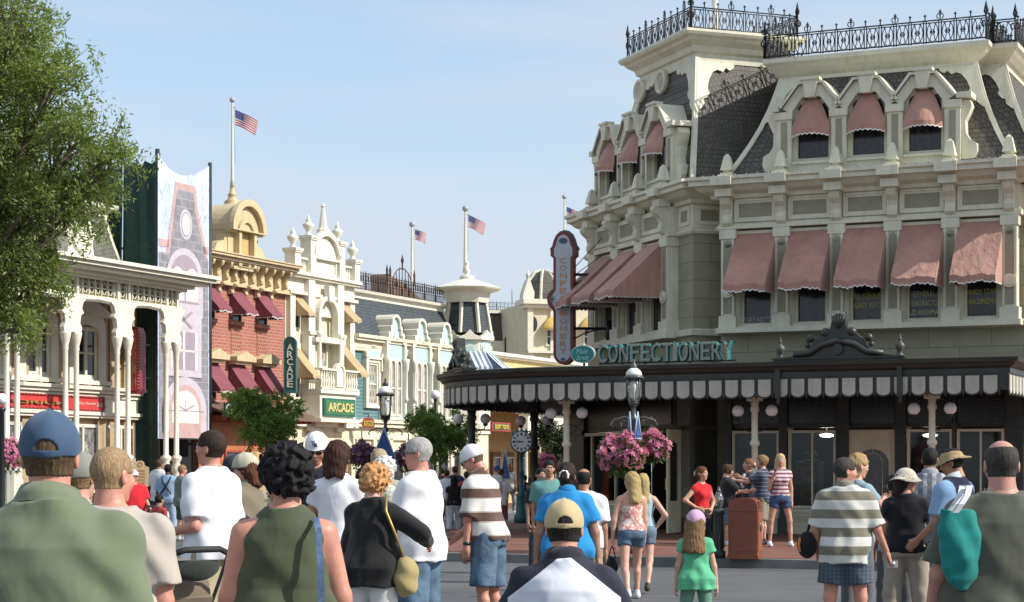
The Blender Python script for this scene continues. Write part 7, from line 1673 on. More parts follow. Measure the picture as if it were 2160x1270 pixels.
    # upper garment
    if top:
        m_,hem,slv,ez=top['m'],top.get('hem',.88),top.get('sleeve',.55),top.get('ease',.016); nk=top.get('neck',1.475); flare=top.get('flare',1.0)
        lo_=(min(mn[0],-.3*fa*wide),min(mn[1],-.25*fa),Zs(hem)-.04); P,lo=grid(lo_,(max(mx[0],.3*fa*wide),max(mx[1],.26*fa),Zs(1.53)),max(.0085,hb*.85))
        st3=[(z,cx,cy,(a+ez*1.2)*(1 if z>Zs(1.2) else 1+(flare-1)*min(1,(Zs(1.2)-z)/.3)),(b+ez)*(1 if z>Zs(1.2) else 1+(flare-1)*min(1,(Zs(1.2)-z)/.3))) for z,cx,cy,a,b in st2]
        if hem<.86: st3=[(Zs(hem),0,0,st3[0][3]*1.02,st3[0][4]*1.02)]+st3
        d=full(P,loft(P,st3))
        if fem:
            for s_ in (1,-1): d=smin(d,ell_(P,(s_*.068*wide,.085+sh(1.27)+.02*(fa-1),Zs(1.265)),(.066*lim+ez*.5,.062*lim+ez*.5,.064)),.04)
        if not top.get('strapless') and not top.get('tank'):
            for s_ in(1,-1): d=smin(d,cone(P,(s_*.035,sh(1.46)-.015,Zs(1.455)),(s_*(sw-.03),sh(1.40)-.008,Zs(1.39)),.047*neckr+ez*.5,.052+ez*.8),.035)
        if hem<.97:
            for n_,s_ in (('R',1),('L',-1)): d=smin(d,ell_(P,(s_*.075*wide,-.055*lim,hip+.02),(.09*lim*wide,.08*lim+ez*.5,.10)),.05)
        if top.get('tank'):
            for n_,s_ in (('R',1),('L',-1)): d=smin(d,cone(P,(s_*.05,sh(1.45)-.01,Zs(1.47)),(s_*(sw-.055),sh(1.42)-.005,Zs(1.41)),.045,.05),.02)
            d=-smin(-d,np.minimum(cone(P,J['shR']+Vector((.015,0,.06)),J['shR']+Vector((.03,0,-.07)),.062,.062),cone(P,J['shL']+Vector((-.015,0,.06)),J['shL']+Vector((-.03,0,-.07)),.062,.062)),.01)
        elif slv>0:
            for n_ in 'RL':
                S0=J['sh'+n_]; segs=[(S0,S0.lerp(J['el'+n_],min(1,slv)),.058*la+ez*.7,(.052 if slv<1 else .045)*la+ez*1.05)]
                if slv>1: segs.append((J['el'+n_],J['el'+n_].lerp(J['wr'+n_],slv-1),.045*la+ez,.034+ez*.8))
                dd=None
                for i_,(a,b,ra,rb) in enumerate(segs):
                    q=cone(P,a,b,ra,rb)
                    if i_==len(segs)-1: ax=(b-a).normalized(); q=np.maximum(q,(P[0]-b.x)*ax.x+(P[1]-b.y)*ax.y+(P[2]-b.z)*ax.z)
                    dd=q if dd is None else smin(dd,q,.02)
                d=smin(d,dd,.045)
        elif top.get('strapless'): d=np.maximum(d,P[2]-Zs(1.30))
        d=d+folds(P,top.get('fold',.0022)*(1.0),ph)
        d=d-.007*np.clip((Zs(1.12)-P[2])*5,0,1); th_=np.arctan2(P[0],P[1]+.3*0); d=d+top.get('fold',.0022)*1.6*np.clip((Zs(1.22)-P[2])*3,0,1)*np.sin(th_*8+ph+1.2*np.sin(P[2]*7+ph))+top.get('fold',.0022)*.9*np.sin((np.abs(P[0])*1.3+P[2])*34+2*np.sin(P[0]*6+ph))*np.clip((np.abs(P[0])-.06)*8,0,1)*np.clip((P[2]-Zs(1.12))*5,0,1)
        d=np.maximum(d,Zs(hem)+.006*np.sin(P[0]*20+ph)-P[2]); nz=Zs(nk)
        if not top.get('strapless'): d=np.maximum(d,P[2]-Zs(1.515)); d=-smin(-d,ell_(P,(0,sh(1.5)+.03,Zs(nk+.075)),(.083*neckr,.10*neckr,.095+.0)),.008)
        V,Q=nets(full(P,d),lo,max(.0085,hb*.85)); 
        if top.get('raglan'):
            sh_=part('shirt',V,Q,raglan(m_,top['m2'],Zs(1.45)*k,top['raglan']*k,top['slope'],(sw+.085)*k))
        elif top.get('split'):      # sleeves in another colour
            ctr=V[Q].mean(1); m2=np.abs(ctr[:,0])>np.minimum(top['split']+top.get('slope',1.0)*np.clip(Zs(1.45)-ctr[:,2],-.05,.5),sw+.035); sh_=part('shirt',V,Q[~m2],m_); part('shirt_sleeves',V,Q[m2],top['m2'])
        else: sh_=part(top.get('name','shirt'),V,Q,m_)
        if top.get('collar'):
            mb=MB(); mb.smooth=True; n=20; c=nb+Vector((0,.004,.012)); vs=[]
            for rr_,zz in ((.066,.035),(.074,.045),(.088,.012),(.096,-.012)):
                for i in range(n): a=2*math.pi*i/n; gap=.03*max(0,math.sin(a))**6; vs.append(((c.x+rr_*neckr*math.cos(a)*1.05)*k,(c.y+rr_*neckr*math.sin(a)*.95+.012)*k,(c.z+zz-.03*math.sin(a)-gap)*k))
            mb.add(vs,[(j*n+i,j*n+(i+1)%n,(j+1)*n+(i+1)%n,(j+1)*n+i) for j in range(3) for i in range(n)]); mb.build('collar',top['collar'],body)
    if bottom:
        m_,ln,ez=bottom['m'],bottom.get('len',2.0),bottom.get('ease',.016); ws=bottom.get('waist',1.03); fl=bottom.get('flare',0)
        lo_=(mn[0]*.9,mn[1],max(.03,(J['knR'].z if ln<=1 else 0)-.15)); 
        P,lo=grid((min(-.28*fa*wide,min(J['knL'].x,J['anL'].x)-.12),min(-.24*fa,min(J['knR'].y,J['knL'].y,J['anR'].y,J['anL'].y)-.14),.04 if ln>1 else max(.03,min(J['knR'].z,J['knL'].z)-.2)),(max(.28*fa*wide,max(J['knR'].x,J['anR'].x)+.12),max(.26*fa,max(J['knR'].y,J['knL'].y,J['anR'].y,J['anL'].y)+.14),Zs(ws)+.04),max(.0085,hb*.9))
        d=full(P,loft(P,[(z,cx,cy,a+ez*.8,b+ez*.8) for z,cx,cy,a,b in st2])); d=np.maximum(d,P[2]-Zs(ws))
        for n_,s_ in (('R',1),('L',-1)): d=smin(d,ell_(P,(s_*.075*wide,-.055*lim,hip+.02),(.088*lim*wide,.078*lim+ez*.5,.095)),.04)
        for n_ in 'RL':
            h0,kn,an=J['hip'+n_],J['kn'+n_],J['an'+n_]
            if ln<=1.15:
                e=h0.lerp(kn,min(1,ln)) if ln<=1 else kn.lerp(an,ln-1); ax=(e-h0).normalized(); q=cone(P,h0+Vector((0,-.005,0)),e,.086*lim+ez,(.083-.030*min(1,ln))*lim+ez*1.5+fl); q=np.maximum(q,(P[0]-e.x)*ax.x+(P[1]-e.y)*ax.y+(P[2]-e.z)*ax.z)
            else:
                e=kn.lerp(an,min(1.03,ln-1)); ax=(e-kn).normalized(); q2=cone(P,kn,e,.054*lim+ez,.048+ez*1.1+fl); q2=np.maximum(q2,(P[0]-e.x)*ax.x+(P[1]-e.y)*ax.y+(P[2]-e.z)*ax.z); q=smin(cone(P,h0,kn,.086*lim+ez,.055*lim+ez),q2,.03)
            d=smin(d,q,.028)
        d=np.maximum(d,P[2]-Zs(ws)); d=d+folds(P,.0022,ph+2); V,Q=nets(full(P,d),lo,max(.0085,hb*.9)); part(bottom.get('name','trousers'),V,Q,m_)
    # shoes
    if shoes is not None:
        for n_ in 'RL':
            an=J['an'+n_]; c=an+Vector((0,.045,-.045)); P,lo=grid((c.x-.07,c.y-.15,c.z-.055),(c.x+.07,c.y+.17,c.z+.09),max(.007,hb*.8))
            d=smin(cone(P,c+Vector((0,-.075,.0)),c+Vector((0,.085,-.006)),.042,.036),cone(P,an+Vector((0,-.01,-.02)),an+Vector((0,-.005,.015)),.042,.040),.03); d=np.maximum(d,-(P[2]-(an.z-.083))); V,Q=nets(full(P,d),lo,max(.007,hb*.8)); part('shoe',V,Q,cloth(shoes,.6,.1))
    # hair
    hk,hcol=hair
    tr=(HR,hc_)
    if hk!='none':
        hh0=hh
        cur=hk in('curly','bigcurly'); P,lo=grid((-.16,-.20,-.34 if hk in('long','bob','ponylow') else -.16),(.16,.14,.16),hh*1.1)
        th={'buzz':.003,'short':.0075,'bald':.004,'curly':.022,'bigcurly':.034,'long':.013,'bob':.017,'pony':.009,'ponylow':.009,'fringe':.014}[hk]
        if hat: th=min(th,.0075)
        d=full(P,ell_(P,(0,-.014,.030),(.076+th,.096+th,.090+th)))
        fit=hk in('buzz','short','bald','pony','ponylow','fringe')
        if fit:
            d0=smin(full(P,ell_(P,(0,-.012,.03),(.076,.096,.090))),ell_(P,(0,.024,-.036),(.058,.068,.078)),.03); d0=smin(d0,cone(P,(0,-.022,-.06),(0,-.034,-.2),.052*neckr,.056*neckr),.025)
            d=d0-np.clip(th+.0005+(P[2]+.02)*(.05 if hk!='fringe' else .1),.0012,th+.002)-(.004*np.exp(-((P[2]-.11)/.03)**2) if hk!='bald' else 0)
        ang=np.arctan2(P[0],-(P[1]+.01))
        if hk in('curly','bigcurly'): d=smin(d,ell_(P,(0,-.045,-.035),(.062+th*.8,.050+th,.060)),.03)
        if hk in('long','bob'):
            zl=-.30 if hk=='long' else -.16; d=smin(d,ell_(P,(0,-.045,-.03),(.075+th,.062+th,.09)),.03); w_=.096 if hk=='long' else .088
            d=smin(d,cone(P,(0,-.06,-.02),(0,-.078,zl+.03),w_,w_*(1.22 if hk=='long' else 1.02),.66),.04); d=np.maximum(d,zl-P[2]+.012*np.sin(P[0]*60))
        if hk=='pony': d=smin(d,ell_(P,(0,-.125,.0),(.040,.045,.055)),.02)
        if hk=='ponylow': d=smin(d,cone(P,(0,-.10,.03),(0,-.135,-.12),.036,.03),.02)
        # keep the face clear
        fy=.052 if hk not in('fringe',) else .075
        d=-smin(-d,np.minimum(ell_(P,(0,.112,-.055),(.088,.070,.125)),1e3),.015)
        if hk in('buzz','short','curly','bald','pony','ponylow'):
            d=-smin(-d,np.maximum(-(P[1]+.002)-0*P[0],(P[2]-.012))*1.0,.01) if hk!='bigcurly' else d       # clear in front of the ears
            for s_ in(1,-1): d=-smin(-d,ell_(P,(s_*.092,-.004,-.012),(.022,.024,.036)),.006)
        if hk=='bald': d=-smin(-d,ell_(P,(0,.0,.135),(.082,.105,.075)),.012)
        if hk in('buzz','short','fringe','bald'): d=np.maximum(d,-(P[2]+.056))
        if cur: 
            fr=125 if hk=='curly' else 112; d=d+.0016*np.sin(P[0]*260+P[2]*120)*np.sin(P[2]*240)+.0062*(np.sin(P[0]*fr+2*np.sin(P[2]*fr*.6))+np.sin(P[1]*fr*1.1+2*np.sin(P[0]*fr*.5))+np.sin(P[2]*fr*.95+2*np.sin(P[1]*fr*.7)))
        else: d=d+(.0004 if hk in('buzz','bald') else .0010 if hk=='short' else .0034)*(np.sin(ang*26+P[2]*30)+np.sin(ang*47-P[2]*22+1)+np.sin(P[2]*70+ang*5)*.5)
        V,Q=nets(full(P,d),lo,hh*1.1); part('hair',V,Q,hairm(hcol,cur),tr)
        if hk in('pony',): 
            P,lo=grid((-.075,-.18,-.06),(.075,-.08,.085),hh); d=full(P,np.sqrt((np.sqrt(P[0]**2+(P[2]-.012)**2)-.034)**2+(P[1]+.128)**2)-.016+.003*np.sin(np.arctan2(P[0],P[2])*9)); V,Q=nets(d,lo,hh); part('hair_tie',V,Q,WHITE,tr)
    # face details for those who turn towards us
    rel=(face+head[0])%360
    if 60<rel<300 and Y<38:
        m=MB(); T4=Matrix.Translation(hc_*k)@HR.to_4x4()@Matrix.Scale(k,4); 
        for s_ in(1,-1):
            m=MB(); m.M=T4; m.ball((s_*.031,.083,.008),.0125,10,7); m.build('eye',mat('eye_white',(.62,.60,.58),.25),body); m=MB(); m.M=T4; m.ball((s_*.031,.0915,.008),.0055,8,6); m.build('iris',mat('iris_dark',(.03,.02,.015),.2),body)
            m=MB(); m.M=T4; m.tube([(s_*.014,.094,.026),(s_*.031,.095,.031),(s_*.047,.084,.026)],[.003,.004,.002],5); m.build('eyebrow',hairm(hcol if hk!='none' else (.1,.08,.06)),body)
        m=MB(); m.M=T4; m.ball((0,.0945,-.0555),.02,12,6,(.022,.006,.0065)); m.build('lips',skin((sk[0]*.85,sk[1]*.55,sk[2]*.6),'lip'),body)
    if sung:
        T4=Matrix.Translation(hc_*k)@HR.to_4x4()@Matrix.Scale(k,4); m=MB(); m.M=T4
        for s_ in(1,-1): m.ball((s_*.033,.100,.008),.02,12,8,(.026,.008,.017)); m.tube([(s_*.056,.098,.012),(s_*.082,.05,.012),(s_*.083,-.01,.008)],.0035,5)
        m.tube([(-.01,.105,.012),(.01,.105,.012)],.003,5); m.build('sunglasses',LENSM,body)
    if hat:
        ht,hm=hat[0],hat[1]; P,lo=grid((-.20,-.21,-.06),(.20,.25,.19),hh*1.05); o_=.015
        if ht=='bandana':
            d=full(P,ell_(P,(0,-.014,.030),(.078+.018,.098+.020,.092+.016))); d=np.maximum(d,-.012-P[2]+.22*(P[1]+.05)); d=-smin(-d,ell_(P,(0,.13,-.03),(.09,.06,.07)),.01); d=smin(d,cone(P,(.075,.03,-.01),(.085,.02,-.055),.012,.009),.02)
        elif ht.startswith('cap'):
            d=full(P,ell_(P,(0,-.012,.034),(.078+o_,.098+o_,.094+o_))); tilt=.13*P[1]; d=np.maximum(d,.010-P[2]+tilt*.75)
            ramp_=.0015*np.cos(np.arctan2(P[0],P[1]+.012)*6); d=d-ramp_
            br=np.maximum(np.sqrt((P[0]/.072)**2+((P[1]-.085)/.095)**2)-1,0)*.07; br=np.maximum(br,np.abs(P[2]-(.034-.35*(P[1]-.09)-2.2*P[0]**2))-.0045); br=np.maximum(br,.045-P[1]); d=smin(d,br,.006)
            if 'open' in ht:
                op=np.maximum(ell_(P,(0,-.115,.018),(.036,.05,.036)),.020-P[2]); d=np.maximum(d,-op)
            d=smin(d,ell_(P,(0,-.012,.144),(.008,.008,.006)),.004)
        else:
            cz=.03; rho=np.sqrt(P[0]**2+((P[1]+.01)/1.12)**2); crn=full(P,ell_(P,(0,-.01,.035),(.090,.110,.100 if ht=='bucket' else .098))); 
            if ht=='bucket': crn=np.maximum(crn,P[2]-.115-.01*np.sin(P[0]*25))
            crn=np.maximum(crn,cz-P[2]); sl=.45 if ht=='bucket' else .75; Rm_=.155 if ht=='bucket' else .15
            wv=.010*np.sin(np.arctan2(P[0],P[1])*3+1); brm=np.maximum(np.abs(P[2]-(cz+.012-sl*(rho-.09)+wv))-.005,np.maximum(rho-Rm_,.07-rho)); d=smin(crn,brm,.01)
        V,Q=nets(full(P,d),lo,hh*1.05); hp=part('cap' if ht.startswith('cap') else ('bandana' if ht=='bandana' else 'hat'),V,Q,hm,tr)
        if len(hat)>2 and hat[2]=='TB':
            T4=Matrix.Translation(hc_*k)@HR.to_4x4()@Matrix.Scale(k,4)
            m=MB(); m.M=T4@Matrix.Rotation(R(180),4,'Z'); m.text('T',-.026,.006,.076,.108,-.100,.012,bold=.02); m.text('B',-.002,.024,.064,.094,-.106,.012,bold=.02); m.build('cap_emblem',mat('emblem_navy',(.02,.03,.09),.6),hp)
        if len(hat)>2 and hat[2]=='band':
            T4=Matrix.Translation(hc_*k)@HR.to_4x4()@Matrix.Scale(k,4); m=MB(); m.M=T4; n=24; m.smooth=True
            vs=[((.0935 if z else .0945)*math.cos(2*math.pi*i/n),(.1145)*math.sin(2*math.pi*i/n)-.012,.022+z) for z in (0,.03) for i in range(n)]; m.add(vs,[(i,(i+1)%n,n+(i+1)%n,n+i) for i in range(n)]); m.build('hat_band',hat[3],hp)
    body['_k']=k; PJ[label]=(body,J,k,hc_,HR)
    del body['_k']
    return body
PJ={}
W_=(.74,.74,.77); FAIR=(.56,.34,.25); TANN=(.46,.25,.16); REDSK=(.55,.28,.20); DARKSK=(.10,.055,.035); OLV=(.38,.21,.13)
GREYH=(.36,.35,.33); BLK=(.014,.012,.011); BRN=(.07,.040,.022); BLD=(.42,.29,.13); SANDY=(.24,.15,.075)
G1='people in the crowd'
# near row, seen from behind
person('man in a sage green polo and blue cap seen from behind',104,5.9,1.735,3,sk=REDSK,fat=1.45,wide=1.12,head=(-9,0),hair=('short',(.10,.065,.035)),hat=('cap_open',cloth((.045,.085,.15),.8,.15)),neckr=1.16,
 top=dict(m=cloth((.155,.185,.115)),hem=.84,sleeve=.72,ease=.03,collar=cloth((.165,.195,.125)),fold=.0042),bottom=dict(m=cloth((.25,.22,.16)),len=1.0,name='shorts'))
person('man with cropped sandy hair and a pale grey T-shirt behind the blue cap man',236,8.0,1.665,8,sk=REDSK,fat=1.3,wide=1.08,head=(24,2),hair=('buzz',(.30,.20,.11)),neckr=1.12,
 top=dict(m=cloth((.43,.385,.34)),hem=.84,sleeve=.75,ease=.03,fold=.0042),bottom=dict(m=denim(),len=1.0,name='shorts'))
person('woman in a grey cap and pale top between the two near men',168,9.8,1.65,20,fem=True,sk=FAIR,hair=('short',SANDY),hat=('cap',cloth((.22,.22,.19),.8,.1)),top=dict(m=cloth((.5,.42,.36)),hem=.9,sleeve=.4),bottom=dict(m=cloth((.1,.1,.12))))
person('man in a white T-shirt and khaki cargo shorts with a hand on the stroller',446,14.5,1.86,-56,sk=REDSK,fat=1.0,head=(-12,-4),hair=('short',(.035,.022,.015)),
 top=dict(m=cloth(W_),hem=.86,sleeve=.82,ease=.035,fold=.0042,flare=1.06),bottom=dict(m=cloth((.36,.31,.20)),len=1.0,ease=.035,flare=.02,name='shorts'),arms={'L':((.12,-.15,-1),(.05,1,-.22)),'R':((.15,0,-1),(.0,.7,-.4))},shoes=(.2,.2,.2))
person('woman in a khaki cap and brown shirt in profile facing left',520,16,1.70,-75,fem=True,fat=1.2,sk=FAIR,head=(-8,8),hair=('bob',(.09,.03,.015)),hat=('cap',cloth((.46,.44,.33),.8,.1)),top=dict(m=cloth((.19,.16,.11)),hem=.86,sleeve=.7,ease=.03,collar=cloth((.19,.16,.11))),bottom=dict(m=cloth((.1,.1,.1))),sung=True)
person('person in a black cap behind the khaki cap woman',490,18.2,1.70,10,sk=TANN,hair=('short',BLK),hat=('cap',cloth((.02,.02,.022),.8,.1)),top=dict(m=cloth((.06,.06,.07)),hem=.88,sleeve=.7),bottom=dict(m=cloth((.1,.1,.1))))
person('blonde person standing behind the khaki cap woman',538,19.5,1.75,5,fem=True,sk=FAIR,hair=('long',BLD),top=dict(m=cloth((.6,.55,.4)),hem=.9,sleeve=.5),bottom=dict(m=cloth((.3,.3,.3))))
person('woman with short black curls in an olive sleeveless top with blue strap',600,8.2,1.665,-6,fem=True,fat=1.5,wide=1.10,sk=REDSK,head=(-42,2),hair=('bigcurly',(.010,.009,.010)),sung=True,
 top=dict(m=cloth((.072,.085,.048)),hem=.84,sleeve=0,tank=True,ease=.02,fold=.0042,flare=1.05,name='tank_top'),bottom=dict(m=cloth((.08,.09,.07)),name='trousers'),arms={'R':((.26,.0,-1),(.20,.10,-1)),'L':((.22,.0,-1),(-.02,.25,-1))})
person('man facing us in a white cap with letters and a black polo',668,16.8,1.89,178,sk=TANN,fat=1.15,head=(4,22),hair=('short',BRN),hat=('cap',cloth((.74,.74,.76),.8,.08),'TB'),sung=True,
 top=dict(m=cloth((.012,.014,.022)),hem=.86,sleeve=.7,ease=.03,collar=cloth((.015,.017,.026))),bottom=dict(m=cloth((.2,.18,.13))),arms={'L':((.15,.1,-1),(-.2,.8,-.5)),'R':((.15,.1,-1),(-.2,.8,-.5))})
person('brown haired woman in a white T-shirt seen from behind',713,15.5,1.80,10,fem=True,fat=1.12,sk=TANN,head=(12,2),hair=('bob',(.045,.018,.012)),top=dict(m=cloth(W_),hem=.93,sleeve=.42,ease=.014,fold=.0022),bottom=dict(m=cloth((.20,.165,.13)),len=1.0,ease=.02,name='shorts'),arms={'L':((.3,.15,-1),(-.1,.9,-.5)),'R':((.2,.15,-1),(-.1,.9,-.5))})
person('dark haired person half hidden behind the brown haired woman',652,19.4,1.72,15,fem=True,sk=FAIR,hair=('curly',(.09,.065,.045)),top=dict(m=cloth((.25,.22,.2)),hem=.9,sleeve=.6),bottom=dict(m=cloth((.1,.1,.1))))
person('woman with ginger curls in a black blazer and white trousers',782,14.2,1.60,28,fem=True,fat=1.25,wide=1.05,lean=5,sk=FAIR,head=(14,12),hair=('bigcurly',(.48,.25,.10)),
 top=dict(m=cloth((.014,.014,.015)),hem=.80,sleeve=1.85,ease=.026,flare=1.12,fold=.0042,name='blazer'),bottom=dict(m=cloth((.70,.69,.66)),ease=.03,flare=.02),arms={'R':((.85,.25,-.55),(-.25,.9,-.35)),'L':((.25,.1,-1),(.1,.8,-.5))})
person('white haired person in a floral shirt behind the blazer woman',812,17.2,1.68,20,sk=FAIR,hair=('curly',(.66,.62,.57)),top=dict(m=plaid('floral_print',(.45,.47,.38),(.6,.58,.5),(.3,.33,.26),.02),hem=.86,sleeve=.7),bottom=dict(m=cloth((.1,.1,.1))))
person('grey blond haired person behind the white haired one',800,19.4,1.775,10,sk=REDSK,hair=('short',(.36,.28,.18)),top=dict(m=cloth((.4,.38,.3)),hem=.86,sleeve=.7),bottom=dict(m=cloth((.1,.1,.1))))
person('small black haired person behind the blazer woman',768,20.5,1.60,0,fem=True,sk=OLV,hair=('bob',BLK),top=dict(m=cloth((.03,.03,.03)),hem=.88,sleeve=.7),bottom=dict(m=cloth((.1,.1,.1))))
person('grey haired man with sunglasses in a white T-shirt and denim shorts',884,15.5,1.825,-70,sk=REDSK,fat=1.3,wide=1.0,head=(-14,4),hair=('short',GREYH),sung=True,
 top=dict(m=cloth(W_),hem=.82,sleeve=.85,ease=.035,flare=1.05,fold=.0042),bottom=dict(m=denim((.08,.135,.20)),len=1.0,ease=.03,flare=.015,name='shorts'),arms={'L':((.12,.25,-1),(.1,1,-.25)),'R':((.12,.25,-1),(.0,1,-.25))},shoes=(.5,.5,.5))
BRW=stripemat('brown_white_stripes',[(.09,(.72,.71,.66)),(.11,(.18,.09,.06)),(.13,(.72,.71,.66)),(.52,(.105,.055,.038)),(.54,(.72,.71,.66)),(.56,(.18,.09,.06)),(1,(.72,.71,.66))],.215)
person('man in a white cap and brown and white striped polo looking down',1030,18,1.80,-68,sk=REDSK,fat=1.12,lean=11,head=(-8,30),hair=('buzz',(.12,.08,.05)),hat=('cap',cloth((.72,.72,.74),.8,.08)),sung=True,
 top=dict(m=BRW,hem=.90,sleeve=.95,ease=.028,fold=.0042,collar=cloth((.11,.058,.04))),bottom=dict(m=denim((.07,.125,.195)),len=1.0,ease=.028,flare=.02,name='shorts'),arms={'L':((.1,.10,-1),(.05,.05,-1)),'R':((.1,.3,-1),(.0,.8,-.6))},shoes=(.3,.3,.3))
person('woman in a bright blue polo with dark ponytail and white scrunchie',1196,17,1.63,4,fem=True,fat=1.3,wide=1.12,sk=OLV,head=(10,0),hair=('pony',(.028,.016,.012)),neckr=1.0,
 top=dict(m=cloth((.02,.24,.56)),hem=.86,sleeve=.62,ease=.03,collar=cloth((.02,.22,.50)),fold=.0042),bottom=dict(m=denim((.2,.28,.38))),arms={'L':((.30,.0,-1),(.10,.1,-1)),'R':((.30,.0,-1),(.12,.08,-1))})
wheel_man=person('man in a beige cap and white shirt with black sleeves in a wheelchair',1190,9.0,1.75,0,sk=REDSK,fat=1.3,wide=.97,head=(0,6),hair=('short',(.022,.018,.016)),hat=('cap_open',cloth((.50,.40,.22),.8,.12)),neckr=1.12,
 top=dict(m=(.68,.70,.77),hem=.88,sleeve=.8,ease=.03,raglan=.10,slope=1.25,m2=(.018,.02,.035),collar=cloth((.02,.02,.03)),fold=.0042),bottom=dict(m=denim(),ease=.02),legs='sit',seat=.585,arms={'L':((.5,.30,-1),(-.15,1,-.15)),'R':((.5,.30,-1),(-.15,1,-.15))})
person('balding man in a white T-shirt behind the blue polo woman',1232,19.7,1.585,14,sk=OLV,fat=1.2,wide=1.05,head=(4,0),hair=('bald',BLK),top=dict(m=cloth(W_),hem=.86,sleeve=.75,ease=.03),bottom=dict(m=cloth((.3,.28,.22)),len=1.0,name='shorts'))
person('dark haired man in a teal shirt facing us beyond the blue polo woman',1158,27,1.70,172,sk=OLV,head=(5,0),hair=('short',BLK),top=dict(m=cloth((.11,.27,.25)),hem=.86,sleeve=.75,ease=.03),bottom=dict(m=cloth((.05,.05,.06))))
person('dark haired person in black just behind the teal shirt man',1140,29.5,1.60,160,sk=OLV,hair=('short',BLK),top=dict(m=cloth((.02,.02,.02)),hem=.86,sleeve=.75),bottom=dict(m=cloth((.05,.05,.06))))
HALT,_h,_hb=_nt('halter_print'); _c=objco(_h); _h.links.new(mixc(_h,ramp(_h,noise(_h,_c,15,3,.6,1.5),.44,.56),(.55,.20,.17),(.70,.60,.55)),_hb.inputs['Base Color']); _hb.inputs['Roughness'].default_value=.85
person('blonde woman in a pink halter top and denim shorts seen from behind',1332,23.7,1.575,-8,fem=True,fat=1.05,sk=(.60,.37,.27),head=(-40,0),hair=('long',(.40,.29,.13)),
 top=dict(m=HALT,hem=.96,sleeve=0,strapless=True,ease=.010,name='halter_top'),bottom=dict(m=denim((.10,.15,.20)),len=.38,ease=.012,flare=.008,waist=1.0,name='shorts'),legs='walk',arms={'L':((.30,-.05,-1),(.05,.12,-1)),'R':((.10,.05,-1),(.0,.2,-1))},shoes=(.6,.6,.6))
person('woman with hand on hip half hidden behind the halter top woman',1356,25.0,1.55,12,fem=True,sk=(.60,.37,.27),hair=('long',(.40,.29,.13)),top=dict(m=cloth((.35,.50,.55)),hem=.98,sleeve=.0,tank=True),bottom=dict(m=denim((.12,.18,.26)),len=.45,name='shorts'),legs='walk2',arms={'R':((.62,-.15,-.8),(-.60,.25,-.75)),'L':((.35,.0,-1),(.25,.1,-1))},shoes=(.05,.04,.03))
person('small girl in a mint green top and pink bandana cap',1468,17,1.17,4,fem=True,sk=FAIR,hs=1.32,head=(14,6),hair=('long',(.20,.12,.055)),hat=('bandana',cloth((.56,.34,.50),.8,.15)),top=dict(m=cloth((.11,.45,.25)),hem=.80,sleeve=.35,ease=.03,flare=1.2,fold=.0042),bottom=dict(m=cloth((.12,.25,.18)),ease=.02),arms={'L':((.26,.0,-1),(.12,.05,-1)),'R':((.26,.02,-1),(.14,.06,-1))})
person('smiling young woman in a red top with hands on hips',1480,31.3,1.62,140,fem=True,sk=(.56,.33,.22),head=(-12,-3),hair=('pony',(.12,.05,.02)),top=dict(m=cloth((.62,.02,.025)),hem=1.03,sleeve=.25,ease=.008),bottom=dict(m=cloth((.015,.015,.02)),ease=.01),arms={'R':((.72,-.22,-.75),(-.55,.45,-.45)),'L':((.55,-.10,-.8),(-.55,.35,-.5))})
person('boy in a black T-shirt reaching towards the white post',1534,36.4,1.50,82,z0=GZ,sk=FAIR,hair=('fringe',BRN),hs=1.08,head=(4,10),top=dict(m=cloth((.018,.018,.02)),hem=.84,sleeve=.85,ease=.035),bottom=dict(m=denim((.08,.12,.2)),len=1.05,ease=.03,name='shorts'),arms={'R':((.1,.8,-.7),(.1,1,.1)),'L':((.1,.6,-.8),(.1,1,.1))},shoes=(.5,.5,.5))
person('young woman in dark jacket over a white top in profile by the white post',1579,37.4,1.63,-100,z0=GZ,fem=True,sk=FAIR,head=(6,-6),hair=('pony',(.20,.09,.045)),top=dict(m=cloth((.03,.03,.045)),hem=.86,sleeve=1.4),bottom=dict(m=cloth((.05,.30,.10))),arms={'L':((.2,.4,-.9),(-.3,.8,-.3)),'R':((.2,.4,-.9),(-.3,.8,-.3))})
NVS=stripemat('navy_thin_stripes',[(.82,(.030,.045,.085)),(.90,(.35,.38,.42)),(1,(.030,.045,.085))],.07)
person('boy in a navy striped T-shirt and khaki shorts beside the white post',1608,36.9,1.68,-70,z0=GZ,sk=FAIR,hs=1.05,head=(-25,-5),hair=('fringe',SANDY),top=dict(m=NVS,hem=.84,sleeve=.8,ease=.032),bottom=dict(m=cloth((.24,.23,.16)),len=1.0,ease=.03,name='shorts'),arms={'L':((.1,.9,-.5),(.1,1,.15)),'R':((.1,.9,-.4),(.0,1,.3))},shoes=(.03,.03,.04))
RWS=stripemat('red_white_stripes',[(.5,(.62,.58,.60)),(1,(.27,.065,.095))],.072)
person('blonde woman on the phone in a red and white striped top and denim shorts',1646,36.1,1.72,176,z0=GZ,fem=True,sk=(.50,.30,.21),head=(6,0),hair=('long',(.50,.38,.20)),top=dict(m=RWS,hem=.96,sleeve=.35,ease=.012),bottom=dict(m=denim((.035,.075,.16)),len=.42,ease=.016,name='shorts'),legs='wide',arms={'R':((.22,.15,-1),(-.28,.35,1)),'L':((.16,-.02,-1),(.04,.1,-1))},shoes=(.75,.75,.76))
GWS=stripemat('olive_white_stripes',[(.5,(.62,.61,.57)),(1,(.19,.175,.125))],.158,offset=.2)
